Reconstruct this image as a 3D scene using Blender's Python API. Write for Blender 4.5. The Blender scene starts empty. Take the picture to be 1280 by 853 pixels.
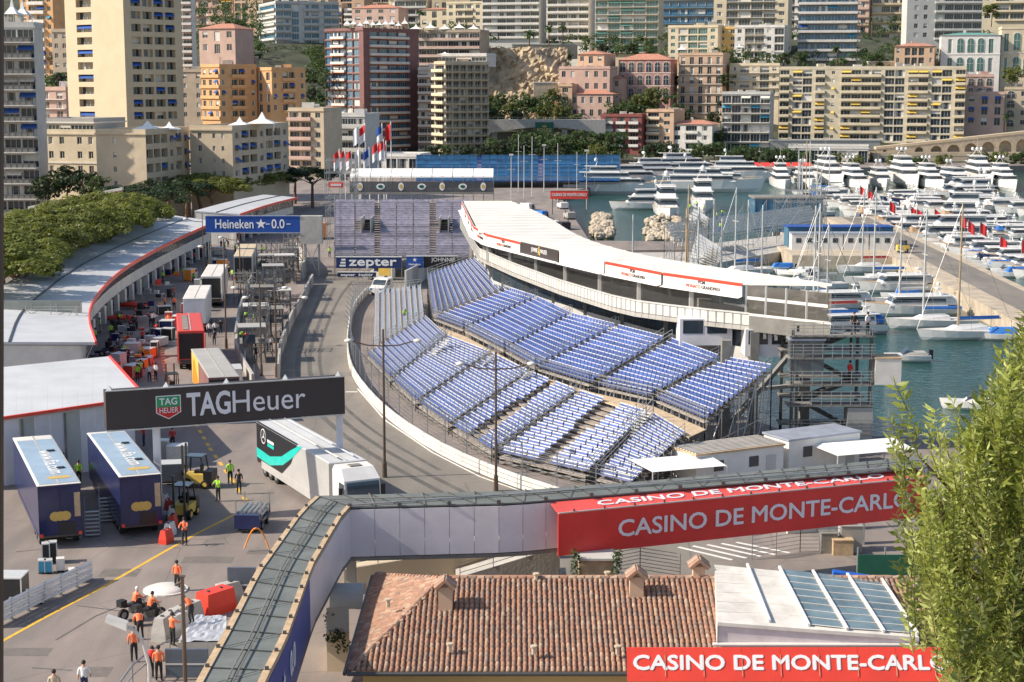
import bpy, math, random
from mathutils import Vector, Matrix
R = math.radians
rnd = random.Random(7)
S = bpy.context.scene
C = S.collection
# ---------------------------------------------------------------- camera, sky, sun, exposure
FPX, HZ, CZ = 2080.0, 105.0, 30.0
TH = math.atan((426.5 - HZ) / FPX)
cam = bpy.data.cameras.new('camera')
cam.sensor_width = 36.0
cam.lens = 36.0 * FPX / 1280.0
cam.clip_start, cam.clip_end = 0.5, 6000
camo = bpy.data.objects.new('camera', cam)
C.objects.link(camo)
camo.location = (0, 0, CZ)
camo.rotation_euler = (math.pi / 2 - TH, 0, 0)
S.camera = camo
SUN_EL, SUN_AZ = R(37), R(-99)          # azimuth from +Y, clockwise
w = bpy.data.worlds.new('World')
S.world = w
w.use_nodes = True
nt = w.node_tree
sky = nt.nodes.new('ShaderNodeTexSky')
sky.sky_type = 'NISHITA'
sky.sun_disc = False
sky.sun_elevation = SUN_EL
sky.sun_rotation = SUN_AZ % (2 * math.pi)
sky.altitude = 30
sky.dust_density = 1.5
bg = nt.nodes['Background']
bg.inputs[1].default_value = 0.13
nt.links.new(sky.outputs[0], bg.inputs[0])
sun = bpy.data.lights.new('sun', 'SUN')
sun.energy = 5.0
sun.angle = R(0.55)
sun.color = (1.0, 0.9, 0.76)
suno = bpy.data.objects.new('sun', sun)
C.objects.link(suno)
sv = Vector((math.cos(SUN_EL) * math.sin(SUN_AZ), math.cos(SUN_EL) * math.cos(SUN_AZ), math.sin(SUN_EL)))
suno.rotation_euler = sv.to_track_quat('Z', 'Y').to_euler()
suno.location = sv * 200
S.view_settings.view_transform = 'Standard'
S.view_settings.look = 'None'
S.view_settings.exposure = 0.33
S.view_settings.gamma = 1.0
S.render.resolution_x, S.render.resolution_y = 1024, 682

# ---------------------------------------------------------------- survey helpers (picture sightline -> place)
_F = Vector((0, math.cos(TH), -math.sin(TH)))
_U = Vector((0, math.sin(TH), math.cos(TH)))
def ray(px, py):
	return _F + Vector((1, 0, 0)) * ((px - 640) / FPX) + _U * ((426.5 - py) / FPX)
def G(px, py, z=2.0):
	d = ray(px, py)
	t = (z - CZ) / d.z
	return Vector((d.x * t, d.y * t, z))
def D(px, py, Y):
	d = ray(px, py)
	t = Y / d.y
	return Vector((d.x * t, Y, CZ + d.z * t))
def sc(P):
	return FPX / (P[1] * math.cos(TH) + (CZ - P[2]) * math.sin(TH))

# ---------------------------------------------------------------- materials
MATS = {}
def mat(name, col, rough=.6, metal=0., var=.12, scale=1.5, bump=0., bscale=8., spec=.5, rand=0., stretch=None):
	if name in MATS:
		return MATS[name]
	m = bpy.data.materials.new(name)
	m.use_nodes = True
	n, l = m.node_tree.nodes, m.node_tree.links
	b = n['Principled BSDF']
	b.inputs['Roughness'].default_value = rough
	b.inputs['Metallic'].default_value = metal
	b.inputs['Specular IOR Level'].default_value = spec
	tc = n.new('ShaderNodeTexCoord')
	vec = tc.outputs['Object']
	if stretch:
		mp = n.new('ShaderNodeMapping')
		mp.inputs['Scale'].default_value = stretch
		l.new(vec, mp.inputs[0])
		vec = mp.outputs[0]
	no = n.new('ShaderNodeTexNoise')
	no.inputs['Scale'].default_value = scale
	no.inputs['Detail'].default_value = 6
	no.inputs['Roughness'].default_value = .65
	l.new(vec, no.inputs['Vector'])
	rp = n.new('ShaderNodeMapRange')
	rp.inputs[1].default_value, rp.inputs[2].default_value = .3, .7
	rp.inputs[3].default_value, rp.inputs[4].default_value = 1 - var, 1 + var
	l.new(no.outputs['Fac'], rp.inputs[0])
	fac = rp.outputs[0]
	if rand:
		oi = n.new('ShaderNodeObjectInfo')
		r2 = n.new('ShaderNodeMapRange')
		r2.inputs[3].default_value, r2.inputs[4].default_value = 1 - rand, 1 + rand
		l.new(oi.outputs['Random'], r2.inputs[0])
		mu = n.new('ShaderNodeMath')
		mu.operation = 'MULTIPLY'
		l.new(fac, mu.inputs[0])
		l.new(r2.outputs[0], mu.inputs[1])
		fac = mu.outputs[0]
	vm = n.new('ShaderNodeVectorMath')
	vm.operation = 'SCALE'
	vm.inputs[0].default_value = col
	l.new(fac, vm.inputs['Scale'])
	l.new(vm.outputs[0], b.inputs['Base Color'])
	if bump:
		nb = n.new('ShaderNodeTexNoise')
		nb.inputs['Scale'].default_value = bscale
		nb.inputs['Detail'].default_value = 5
		l.new(vec, nb.inputs['Vector'])
		bp = n.new('ShaderNodeBump')
		bp.inputs['Strength'].default_value = bump
		bp.inputs['Distance'].default_value = .1
		l.new(nb.outputs['Fac'], bp.inputs['Height'])
		l.new(bp.outputs[0], b.inputs['Normal'])
	MATS[name] = m
	return m
def leafmat(name, col, col2, scale=.6):
	m = mat(name, col, .55, var=.3, scale=scale, rand=.12)
	n, l = m.node_tree.nodes, m.node_tree.links
	b = n['Principled BSDF']
	out = n['Material Output']
	tr = n.new('ShaderNodeBsdfTranslucent')
	tr.inputs[0].default_value = (*col2, 1)
	mx = n.new('ShaderNodeMixShader')
	mx.inputs[0].default_value = .38
	l.new(b.outputs[0], mx.inputs[1])
	l.new(tr.outputs[0], mx.inputs[2])
	l.new(mx.outputs[0], out.inputs[0])
	return m
def glassmat(name, col, alpha=.35):
	m = mat(name, col, .08, var=.02, spec=.6)
	b = m.node_tree.nodes['Principled BSDF']
	b.inputs['Alpha'].default_value = alpha
	return m
MT = dict(
	white=mat('white paint', (.74, .72, .68), .4, var=.12, scale=.6),
	white2=mat('weathered white', (.66, .63, .58), .6, var=.14, scale=.5),
	cream=mat('cream render', (.62, .53, .38), .8, scale=.3),
	tan=mat('tan render', (.57, .46, .31), .8, scale=.2, var=.08),
	beige=mat('beige render', (.55, .45, .32), .8, scale=.3),
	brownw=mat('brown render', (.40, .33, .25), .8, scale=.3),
	greyw=mat('grey render', (.36, .35, .33), .8, scale=.3),
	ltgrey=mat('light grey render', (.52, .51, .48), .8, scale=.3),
	yellow=mat('pale yellow render', (.57, .50, .37), .8, scale=.3),
	ochre=mat('ochre panel', (.62, .42, .16), .8, scale=.3),
	orange=mat('orange render', (.62, .36, .17), .8, scale=.3),
	pink=mat('pink render', (.55, .38, .31), .8, scale=.3),
	salmon=mat('salmon render', (.55, .38, .26), .8, scale=.3),
	rose=mat('rose render', (.46, .24, .20), .8, scale=.3),
	plum=mat('plum render', (.22, .105, .095), .7, scale=.3),
	darkred=mat('dark red render', (.24, .075, .065), .8, scale=.3),
	rust=mat('orange slab edge', (.60, .20, .07), .7),
	stone=mat('pale stone', (.44, .37, .28), .9, scale=.6, var=.25, bump=.6, bscale=2),
	stone2=mat('grey stone', (.30, .27, .23), .9, scale=.5, var=.3, bump=.6, bscale=1.5),
	rock=mat('cliff rock', (.42, .33, .22), .95, scale=.18, var=.45, bump=1., bscale=.8),
	concrete=mat('concrete', (.42, .40, .37), .85, scale=.8, var=.18, bump=.2),
	concrete2=mat('dark concrete', (.22, .21, .19), .85, scale=.8, var=.2, bump=.2),
	tile=mat('terracotta tile', (.42, .19, .11), .8, scale=1.2, var=.35, rand=.25),
	tilefar=mat('far terracotta roof', (.46, .21, .14), .8, scale=.8, var=.25, bump=.5, bscale=3),
	steel=mat('galvanised steel', (.42, .43, .43), .42, .65, var=.15, scale=3),
	silver=mat('silver lorry paint', (.55, .54, .53), .3, .2, var=.12, scale=.5),
	scaf=mat('weathered scaffold steel', (.20, .20, .20), .5, .5, var=.25, scale=2),
	alu=mat('aluminium plank', (.62, .62, .60), .45, .25, var=.12, scale=3),
	darkst=mat('dark steel', (.10, .10, .10), .5, .5),
	brownst=mat('brown pole paint', (.10, .065, .045), .5),
	black=mat('black plastic', (.018, .018, .02), .45),
	rubber=mat('tyre rubber', (.02, .02, .02), .8),
	glass=mat('dark window glass', (.035, .05, .065), .06, var=.4, scale=.25, spec=.8),
	glassb=mat('blue window glass', (.05, .16, .27), .06, var=.3, scale=.25, spec=.8),
	glassg=mat('green window glass', (.06, .16, .15), .06, var=.3, scale=.25, spec=.8),
	blind=mat('window blind', (.62, .60, .55), .7, rand=.2),
	wood=mat('bleached timber', (.50, .36, .22), .8, scale=2, var=.25),
	tan2=mat('plywood deck', (.52, .40, .27), .8, scale=2, var=.25),
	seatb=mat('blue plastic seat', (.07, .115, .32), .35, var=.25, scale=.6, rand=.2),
	glint=mat('painted seat glint', (.60, .62, .72), .35),  # pale colour standing in for sun glinting off the seats
	deckgrey=mat('grey timber deck', (.33, .28, .23), .8, var=.3, scale=2),
	seatg=mat('grey blue seat', (.33, .36, .43), .35, var=.2, scale=.8),
	seatv=mat('violet grey seat', (.33, .31, .37), .5, var=.35, scale=1.5, rand=.25),
	plankdk=mat('weathered plank', (.13, .11, .12), .8, var=.3, scale=1),
	seatcy=mat('bright blue seat', (.04, .15, .29), .6, var=.35, scale=.3, rand=.4),
	red=mat('red vinyl', (.70, .045, .04), .42, var=.12, scale=.5, bump=.15, bscale=.9),
	redb=mat('bright red paint', (.75, .06, .035), .4, var=.1, scale=.7, bump=.08, bscale=1.2),
	redroof=mat('red trailer paint', (.62, .07, .05), .45, var=.1),
	orangep=mat('orange plastic', (.85, .28, .03), .45),
	hivis=mat('lime vest', (.42, .85, .04), .6, var=.05),
	hiviso=mat('orange vest', (.95, .20, .07), .6, var=.05),
	navy=mat('navy paint', (.018, .025, .09), .22, var=.3, scale=.7),
	royal=mat('royal blue vinyl', (.012, .07, .33), .4, var=.08),
	blueaw=mat('blue awning', (.02, .09, .36), .6, rand=.2),
	cyaw=mat('cyan awning', (.05, .32, .50), .6),
	greenaw=mat('green awning', (.13, .30, .26), .6),
	yelaw=mat('yellow awning', (.70, .48, .10), .6),
	taggrey=mat('charcoal vinyl', (.045, .035, .035), .5, var=.08),
	text=mat('white lettering', (.80, .80, .80), .5, var=.03),
	textsh=mat('shaded white lettering', (.78, .76, .80), .5, var=.03),  # white lettering for shaded banners, cool shade put into its colour
	green=mat('signal green', (.02, .30, .12), .5),
	rolex=mat('deep green board', (.01, .10, .06), .5),
	gold=mat('gold paint', (.60, .40, .10), .4),
	teal=mat('teal paint', (.02, .55, .48), .3),
	skin=mat('skin', (.48, .27, .18), .6),
	hair=mat('dark hair', (.03, .02, .015), .7),
	cloth_n=mat('navy cloth', (.02, .025, .05), .8),
	cloth_w=mat('white cloth', (.72, .72, .74), .8),
	cloth_r=mat('red cloth', (.6, .03, .03), .8),
	cloth_k=mat('black cloth', (.02, .02, .022), .8),
	tarp=mat('white canvas', (.80, .79, .76), .65, var=.06, bump=.15, bscale=1.2),
	roofcanvas=mat('roof canvas', (.60, .58, .54), .6, var=.12, scale=.25, bump=.1, bscale=1),
	mesh=mat('walkway canopy mesh', (.15, .165, .155), .65, var=.2, scale=.7, bump=.2, bscale=3),
	panel=mat('white hoarding panel', (.72, .70, .73), .4, var=.12, scale=.35, bump=.12, bscale=.8),
	pitroof=mat('pit roof sheet', (.54, .55, .56), .5, var=.12, scale=.25),
	yelline=mat('yellow road paint', (.72, .42, .05), .7, var=.2, scale=3),
	whiteline=mat('white road paint', (.70, .68, .64), .7, var=.2, scale=3),
	hull=mat('gelcoat white', (.76, .75, .73), .2, var=.08, rand=.08),
	hullblue=mat('navy hull', (.02, .035, .10), .2),
	deck=mat('teak deck', (.45, .30, .17), .7),
	bluecov=mat('blue boat cover', (.03, .16, .50), .7, rand=.2),
	bark=mat('bark', (.16, .10, .07), .95, var=.3, bump=.6, scale=3),
	earth=mat('dry earth', (.30, .24, .16), .95, scale=.15, var=.35),
)
LEAF = dict(
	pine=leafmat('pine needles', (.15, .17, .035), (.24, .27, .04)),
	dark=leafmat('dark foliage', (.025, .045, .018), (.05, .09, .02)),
	mid=leafmat('green foliage', (.05, .085, .025), (.10, .16, .03)),
	light=leafmat('light foliage', (.12, .14, .03), (.20, .24, .04)),
	olive2=leafmat('pale olive leaf', (.42, .46, .15), (.62, .66, .16), scale=2.5),
	olive3=leafmat('deep olive leaf', (.10, .13, .035), (.26, .32, .05), scale=2.5),
	olive=leafmat('olive leaf', (.25, .29, .06), (.52, .58, .10), scale=2.5),
)
# ---------------------------------------------------------------- mesh + object helpers
class MB:
	def __init__(s, M=None):
		s.v, s.f, s.m, s.M, s.k, s.sm = [], [], [], M, 0, False
	def add(s, pts, faces):
		o = len(s.v)
		s.v.extend([s.M @ Vector(p) for p in pts] if s.M is not None else [Vector(p) for p in pts])
		s.f.extend([[i + o for i in f] for f in faces])
		s.m.extend([s.k] * len(faces))
		return s
	def quad(s, a, b, c, d):
		return s.add([a, b, c, d], [(0, 1, 2, 3)])
	def box(s, x0, x1, y0, y1, z0, z1):
		return s.add([(x0, y0, z0), (x1, y0, z0), (x1, y1, z0), (x0, y1, z0), (x0, y0, z1), (x1, y0, z1), (x1, y1, z1), (x0, y1, z1)],
                     [(0, 3, 2, 1), (4, 5, 6, 7), (0, 1, 5, 4), (1, 2, 6, 5), (2, 3, 7, 6), (3, 0, 4, 7)])
	def cbox(s, c, sx, sy, sz):
		return s.box(c[0] - sx / 2, c[0] + sx / 2, c[1] - sy / 2, c[1] + sy / 2, c[2], c[2] + sz)
	def prism(s, poly, z0, z1):
		n = len(poly)
		a = [(p[0], p[1], z0 if not callable(z0) else z0(p)) for p in poly] + [(p[0], p[1], z1 if not callable(z1) else z1(p)) for p in poly]
		fs = [tuple(range(n - 1, -1, -1)), tuple(range(n, 2 * n))] + [(i, (i + 1) % n, n + (i + 1) % n, n + i) for i in range(n)]
		return s.add(a, fs)
	def ext(s, prof, y0, y1):            # profile in x,z extruded along y
		n = len(prof)
		a = [(p[0], y0, p[1]) for p in prof] + [(p[0], y1, p[1]) for p in prof]
		return s.add(a, [tuple(range(n)), tuple(range(2 * n - 1, n - 1, -1))] + [(i, n + i, n + (i + 1) % n, (i + 1) % n) for i in range(n)])
	def tube(s, a, b, r, r2=None, n=6, cap=True):
		a, b = Vector(a), Vector(b)
		d = b - a
		if d.length < 1e-6:
			return s
		d.normalize()
		u = d.cross(Vector((0, 0, 1)) if abs(d.z) < .95 else Vector((1, 0, 0))).normalized()
		w_ = d.cross(u)
		r2 = r if r2 is None else r2
		P = []
		for c, q in ((a, r), (b, r2)):
			for i in range(n):
				t = 2 * math.pi * (i + .5) / n
				P.append(c + u * (q * math.cos(t)) + w_ * (q * math.sin(t)))
		fs = [(i, (i + 1) % n, n + (i + 1) % n, n + i) for i in range(n)]
		if cap:
			fs += [tuple(range(n - 1, -1, -1)), tuple(range(n, 2 * n))]
		return s.add(P, fs)
	def beam(s, a, b, wd=.06):
		return s.tube(a, b, wd * .7, n=4)
	def wire(s, a, b, r=.03):
		return s.tube(a, b, r, n=3, cap=False)
	def path(s, pts, r, n=6):
		for i in range(len(pts) - 1):
			s.tube(pts[i], pts[i + 1], r if not isinstance(r, list) else r[i], r if not isinstance(r, list) else r[i + 1], n)
		return s
	def rings(s, rings, cap=True):       # loft between closed rings
		n = len(rings[0])
		P = [p for r in rings for p in r]
		fs = []
		for k in range(len(rings) - 1):
			for i in range(n):
				j = (i + 1) % n
				fs.append((k * n + i, k * n + j, (k + 1) * n + j, (k + 1) * n + i))
		if cap:
			fs += [tuple(range(n - 1, -1, -1)), tuple(range((len(rings) - 1) * n, len(rings) * n))]
		return s.add(P, fs)
	def ball(s, c, r, n=10, m=6, sz=1., half=False):
		rs = []
		for k in range(m + 1):
			t = (math.pi / 2 if half else math.pi) * k / m - (0 if half else math.pi / 2)
			q = max(.02, math.cos(t)) * r
			rs.append([(c[0] + q * math.cos(2 * math.pi * i / n), c[1] + q * math.sin(2 * math.pi * i / n), c[2] + r * sz * math.sin(t)) for i in range(n)])
		return s.rings(rs)
	def mesh(s, name, mats, smooth=False):
		me = bpy.data.meshes.new(name)
		me.from_pydata([tuple(p) for p in s.v], [], s.f)
		for m_ in (mats if isinstance(mats, (list, tuple)) else [mats]):
			me.materials.append(MT[m_] if isinstance(m_, str) else m_)
		if any(s.m):
			me.polygons.foreach_set('material_index', s.m)
		if smooth:
			me.polygons.foreach_set('use_smooth', [True] * len(s.f))
		me.update()
		return me
	def build(s, name, mats, parent=None, loc=(0, 0, 0), rz=0, smooth=False, world=True):
		# world=True: vertices are in world space, the object origin is put at the parent
		if world and parent is not None:
			L = parent_loc(parent)
			for p in s.v:
				p -= L
		return ob(name, s.mesh(name, mats, smooth), parent, loc, rz)
KIDS = {}
def parent_loc(p):
	L = Vector((0, 0, 0))
	while p is not None:
		L += Vector(p.location)
		p = p.parent
	return L
def ob(name, me, parent=None, loc=(0, 0, 0), rz=0):
	o = bpy.data.objects.new(name, me)
	C.objects.link(o)
	o.location = loc
	o.rotation_euler = (0, 0, rz)
	if parent is not None:
		o.parent = parent
		KIDS.setdefault(parent.name, []).append(o)
	return o
def tag(o, label=None, cat=None, group=None, kind=None):
	if label: o['label'] = label
	if cat: o['category'] = cat
	if group: o['group'] = group
	if kind: o['kind'] = kind
	return o
def thing(name, label, cat, loc=(0, 0, 0), rz=0, group=None):
	return tag(ob(name, None, None, loc, rz), label, cat, group)
def kids(o):
	return KIDS.get(o.name, [])
def dup(o, loc, rz=0, label=None, parent=None, scale=None):
	c = o.copy()
	C.objects.link(c)
	c.parent = parent
	if parent is not None:
		KIDS.setdefault(parent.name, []).append(c)
	if parent is None:
		c.location, c.rotation_euler = loc, (0, 0, rz)
		if label: c['label'] = label
		if scale: c.scale = (scale,) * 3 if not isinstance(scale, tuple) else scale
	for ch in kids(o):
		dup(ch, None, 0, None, c)
	return c
TS = bpy.data.scenes.new('type_setting')
def text_mesh(body, size, mats, bold=0., extr=.01, sx=1., shear=0., align='CENTER', space=1.):
	cu = bpy.data.curves.new('t', 'FONT')
	cu.body, cu.size, cu.offset, cu.extrude, cu.shear = body, size, bold, extr, shear
	cu.align_x, cu.align_y, cu.space_character = align, 'CENTER', space
	cu.resolution_u = 3
	o = bpy.data.objects.new('t', cu)
	TS.collection.objects.link(o)
	vl = TS.view_layers[0]
	vl.update()
	me = bpy.data.meshes.new_from_object(o.evaluated_get(vl.depsgraph))
	bpy.data.objects.remove(o)
	me.materials.clear()
	me.materials.append(MT[mats])
	if sx != 1.:
		for v in me.vertices:
			v.co.x *= sx
	return me
def letter(body, parent, centre, right, up, size, mats='text', bold=0., sx=1., width=None, name='lettering', shear=0., align='CENTER', space=1., fat=0.):
	# lettering as thin real relief on a face spanned by right/up, world coordinates
	right, up = Vector(right).normalized(), Vector(up).normalized()
	me = text_mesh(body, size, mats, bold, .012, sx, shear, align, space)
	if width:
		xs = [v.co.x for v in me.vertices]
		k = width / (max(xs) - min(xs))
		for v in me.vertices:
			v.co.x *= k
	if fat:
		vs, fs, nv = [], [], len(me.vertices)
		for q, (du, dv) in enumerate(((1, 0), (-1, 0), (0, 1), (0, -1), (0, 0))):
			vs += [(v.co.x + du * fat, v.co.y + dv * fat, v.co.z + q * .0012) for v in me.vertices]
			fs += [[i + q * nv for i in pl.vertices] for pl in me.polygons]
		m0 = me.materials[0]
		me = bpy.data.meshes.new('lettering')
		me.from_pydata(vs, [], fs)
		me.materials.append(m0)
	n = right.cross(up)
	M = Matrix((right, up, n)).transposed().to_4x4()
	me.transform(M)
	L = parent_loc(parent) if parent is not None else Vector((0, 0, 0))
	return ob(name, me, parent, Vector(centre) - L)
def struct(name, mb, mats, smooth=False):
	return tag(mb.build(name, mats, None, smooth=smooth), kind='structure')
ORD = ['first', 'second', 'third', 'fourth', 'fifth', 'sixth', 'seventh', 'eighth', 'ninth', 'tenth', 'eleventh', 'twelfth', 'thirteenth',
       'fourteenth', 'fifteenth', 'sixteenth', 'seventeenth', 'eighteenth', 'nineteenth', 'twentieth', 'twenty-first', 'twenty-second',
       'twenty-third', 'twenty-fourth', 'twenty-fifth', 'twenty-sixth', 'twenty-seventh', 'twenty-eighth', 'twenty-ninth', 'thirtieth']
# ---------------------------------------------------------------- the setting: sea, quays, track, hill
def interp(x, pts):
	for (a, b), (c, d) in zip(pts, pts[1:]):
		if x <= c:
			return b + (d - b) * max(0, (x - a)) / (c - a)
	return pts[-1][1]
HP = [(600, 2.1), (640, 3), (665, 9), (700, 18), (760, 34), (830, 46), (900, 52), (1000, 60), (1080, 68), (1300, 150), (1500, 220)]
def hillz(x, y):
	h = interp(y, HP)
	return h + (math.sin(x * .021 + y * .013) + math.sin(x * .05 - y * .03)) * min(3, max(0, (y - 640) * .03))
def watermat():
	m = mat('harbour water', (.006, .058, .045), .07, var=.35, scale=.03, spec=.6)
	n, l = m.node_tree.nodes, m.node_tree.links
	tc = n.new('ShaderNodeTexCoord')
	mp = n.new('ShaderNodeMapping')
	mp.inputs['Scale'].default_value = (.8, 1.6, 1)
	mp.inputs['Rotation'].default_value = (0, 0, .5)
	l.new(tc.outputs['Object'], mp.inputs[0])
	a = n.new('ShaderNodeTexNoise')
	a.inputs['Scale'].default_value, a.inputs['Detail'].default_value, a.inputs['Distortion'].default_value = .9, 5, .8
	l.new(mp.outputs[0], a.inputs['Vector'])
	bp = n.new('ShaderNodeBump')
	bp.inputs['Strength'].default_value, bp.inputs['Distance'].default_value = .55, .35
	l.new(a.outputs['Fac'], bp.inputs['Height'])
	l.new(bp.outputs[0], n['Principled BSDF'].inputs['Normal'])
	return m
def roadmat(name, col, patch, sc_=.12):
	m = mat(name, col, .85, var=.14, scale=sc_, bump=.25, bscale=12)
	n, l = m.node_tree.nodes, m.node_tree.links
	b = n['Principled BSDF']
	src = b.inputs['Base Color'].links[0].from_socket
	tc = n.new('ShaderNodeTexCoord')
	mp = n.new('ShaderNodeMapping')
	mp.inputs['Scale'].default_value = (.09, .02, .05)
	mp.inputs['Rotation'].default_value = (0, 0, -.35)
	l.new(tc.outputs['Object'], mp.inputs[0])
	a = n.new('ShaderNodeTexNoise')
	a.inputs['Scale'].default_value, a.inputs['Detail'].default_value = 5., 8
	l.new(mp.outputs[0], a.inputs['Vector'])
	v = n.new('ShaderNodeTexVoronoi')
	v.feature = 'DISTANCE_TO_EDGE'
	v.inputs['Scale'].default_value = .11
	l.new(tc.outputs['Object'], v.inputs['Vector'])
	ck = n.new('ShaderNodeMapRange')
	ck.inputs[1].default_value, ck.inputs[2].default_value, ck.inputs[3].default_value, ck.inputs[4].default_value = 0, .006, .72, 1
	l.new(v.outputs['Distance'], ck.inputs[0])
	mr = n.new('ShaderNodeMapRange')
	mr.inputs[1].default_value, mr.inputs[2].default_value, mr.inputs[3].default_value, mr.inputs[4].default_value = .4, .68, 0, 1
	l.new(a.outputs['Fac'], mr.inputs[0])
	mx = n.new('ShaderNodeMix')
	mx.data_type = 'RGBA'
	l.new(mr.outputs[0], mx.inputs[0])
	l.new(src, mx.inputs[6])
	mx.inputs[7].default_value = (*patch, 1)
	sl = n.new('ShaderNodeVectorMath')
	sl.operation = 'SCALE'
	l.new(mx.outputs[2], sl.inputs[0])
	l.new(ck.outputs[0], sl.inputs['Scale'])
	l.new(sl.outputs[0], b.inputs['Base Color'])
	return m
M_quay = roadmat('paddock asphalt', (.265, .22, .195), (.185, .16, .145))
M_track = roadmat('track asphalt', (.225, .20, .17), (.17, .155, .135))
struct('sea', MB().quad((-60, 40, 0), (900, 40, 0), (900, 640, 0), (-60, 640, 0)), watermat())
QUAY = [(-400, -60), (160, -60), (160, 85), (90, 108), (45, 125), (31, 131), (23, 131.5), (15, 150), (9, 182), (9, 281), (33, 284), (33, 298), (14, 300),
		(12, 431), (32, 485), (80, 556), (180, 580), (600, 600), (600, 660), (-400, 660)]
struct('quay_ground', MB().prism(QUAY, -4, 2.0), M_quay)
_L = [(398, 346), (382, 375), (366, 400), (352, 440), (345, 480), (362, 520), (402, 555), (470, 598), (560, 645), (700, 715), (800, 765)]
_Rr = [(1020, 765), (905, 690), (760, 643), (662, 614), (600, 592), (540, 562), (480, 522), (446, 482), (433, 440), (436, 395), (462, 366), (560, 352), (600, 338), (415, 338)]
TRACK_R = [G(*p) for p in _Rr]
struct('race_track_road', MB().add([G(x, y, 2.004) for x, y in _L + _Rr], [tuple(range(len(_L + _Rr)))][::1]), M_track)
# pier with a road on it, and the container platform beyond
pier = MB().prism([(59.5, 190), (69, 190), (77, 352), (66, 352), (66, 290), (46, 288), (46, 272), (62, 270)], -4, 2.2)
struct('pier', pier, 'stone')
struct('pier_road', MB().add([(62.5, 192, 2.204), (68, 192, 2.204), (75, 350, 2.204), (69.5, 350, 2.204)], [(0, 1, 2, 3)]), M_track)
struct('far_jetty', MB().prism([(14, 286), (28, 262), (33, 266), (62, 306), (66, 306), (66, 332), (52, 332), (52, 316), (24, 286)], -4, 1.6), 'concrete')
mb = MB()
xs = [-460 + 22 * i for i in range(54)]
ys = [600, 620, 640, 655, 670, 690, 710, 735, 760, 790, 830, 870, 900, 950, 1000, 1100, 1300, 1500]
nx = len(xs)
mb.add([(x, y, hillz(x, y)) for y in ys for x in xs], [(j * nx + i, j * nx + i + 1, (j + 1) * nx + i + 1, (j + 1) * nx + i) for j in range(len(ys) - 1) for i in range(nx - 1)])
hm = mat('wooded hillside', (.05, .055, .03), .95, var=.6, scale=.12, bump=1., bscale=.5)
struct('hillside', mb, hm, smooth=True)
# road paint
def paint(name, pts, wd, m='yelline', z=2.008, parent=None):
	mb = MB()
	P = [G(x, y, z) for x, y in pts]
	for a, b in zip(P, P[1:]):
		t = (b - a).normalized()
		n = Vector((-t.y, t.x, 0)) * wd / 2
		mb.quad(a - n, b - n, b + n, a + n)
	return tag(mb.build(name, m), kind='structure')
paint('yellow_road_line', [(0, 803), (60, 770), (130, 733), (205, 690), (250, 665), (298, 641)], .22)
def dashes(name, pts, wd, ln, gap, m='yelline'):
	mb = MB()
	P = [G(x, y, 2.008) for x, y in pts]
	for a, b in zip(P, P[1:]):
		t = (b - a)
		L = t.length
		t.normalize()
		n = Vector((-t.y, t.x, 0)) * wd / 2
		q = 0
		while q < L:
			e = min(L, q + ln)
			mb.quad(a + t * q - n, a + t * e - n, a + t * e + n, a + t * q + n)
			q += ln + gap
	return tag(mb.build(name, m), kind='structure')
dashes('yellow_dashed_line', [(245, 530), (262, 560), (290, 600), (318, 642)], .28, 1.2, 1.4)
dashes('orange_dashed_line', [(205, 425), (203, 440), (206, 462), (212, 480)], .4, .9, .9, 'orangep')
dashes('orange_dashed_line', [(191, 440), (190, 452), (193, 478)], .4, .9, .9, 'orangep')
for i in range(5):
	paint('white_edge_line', [(848 + i * 18, 684 - i * 1.5), (915 + i * 18, 700 - i * 2.2)], .28, 'whiteline')
paint('white_grid_line', [(432, 490), (447, 490)], .35, 'whiteline')
paint('white_edge_line', [(447, 486), (482, 526), (541, 566), (600, 596), (662, 618), (760, 648)], .15, 'whiteline')
RUB = mat('rubbered asphalt', (.115, .105, .09), .7, var=.3, scale=.6)
for pts, wd in (([(405, 360), (388, 400), (372, 440), (372, 480), (400, 520), (450, 560), (530, 605), (620, 650)], .5), ([(418, 360), (400, 400), (386, 440), (388, 478), (415, 515), (462, 552), (540, 596), (630, 640)], .45),
				([(440, 352), (424, 372), (410, 402), (398, 440), (402, 474), (428, 508), (474, 545), (550, 588)], .35)):
	P_ = pts
	for _ in range(2):
		o_ = [P_[0]]
		for a_, b_ in zip(P_, P_[1:]): o_ += [(a_[0] * .75 + b_[0] * .25, a_[1] * .75 + b_[1] * .25), (a_[0] * .25 + b_[0] * .75, a_[1] * .25 + b_[1] * .75)]
		P_ = o_ + [P_[-1]]
	paint('tyre_mark', P_, wd, RUB, 2.0075)
for pts in ([(96, 757), (160, 765), (212, 772)], [(20, 690), (60, 686)], [(70, 800), (120, 770), (190, 742)], [(40, 835), (90, 838)]):
	paint('asphalt_joint', pts, .12, RUB, 2.0065)
for x_, y_, w_, d_ in ((30, 815, 2.6, 1.2), (150, 716, 2.2, 1.6), (120, 840, 1.4, 1.4), (260, 700, 3, 1.4), (330, 690, 2, 1)):
	q_ = G(x_, y_, 2.0055)
	tag(MB().quad(q_ + Vector((-w_ / 2, -d_ / 2, 0)), q_ + Vector((w_ / 2, -d_ / 2, 0)), q_ + Vector((w_ / 2, d_ / 2, 0)), q_ + Vector((-w_ / 2, d_ / 2, 0))).build('asphalt_patch', mat('asphalt patch', (.16, .14, .125), .9, var=.2)), kind='structure')
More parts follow.
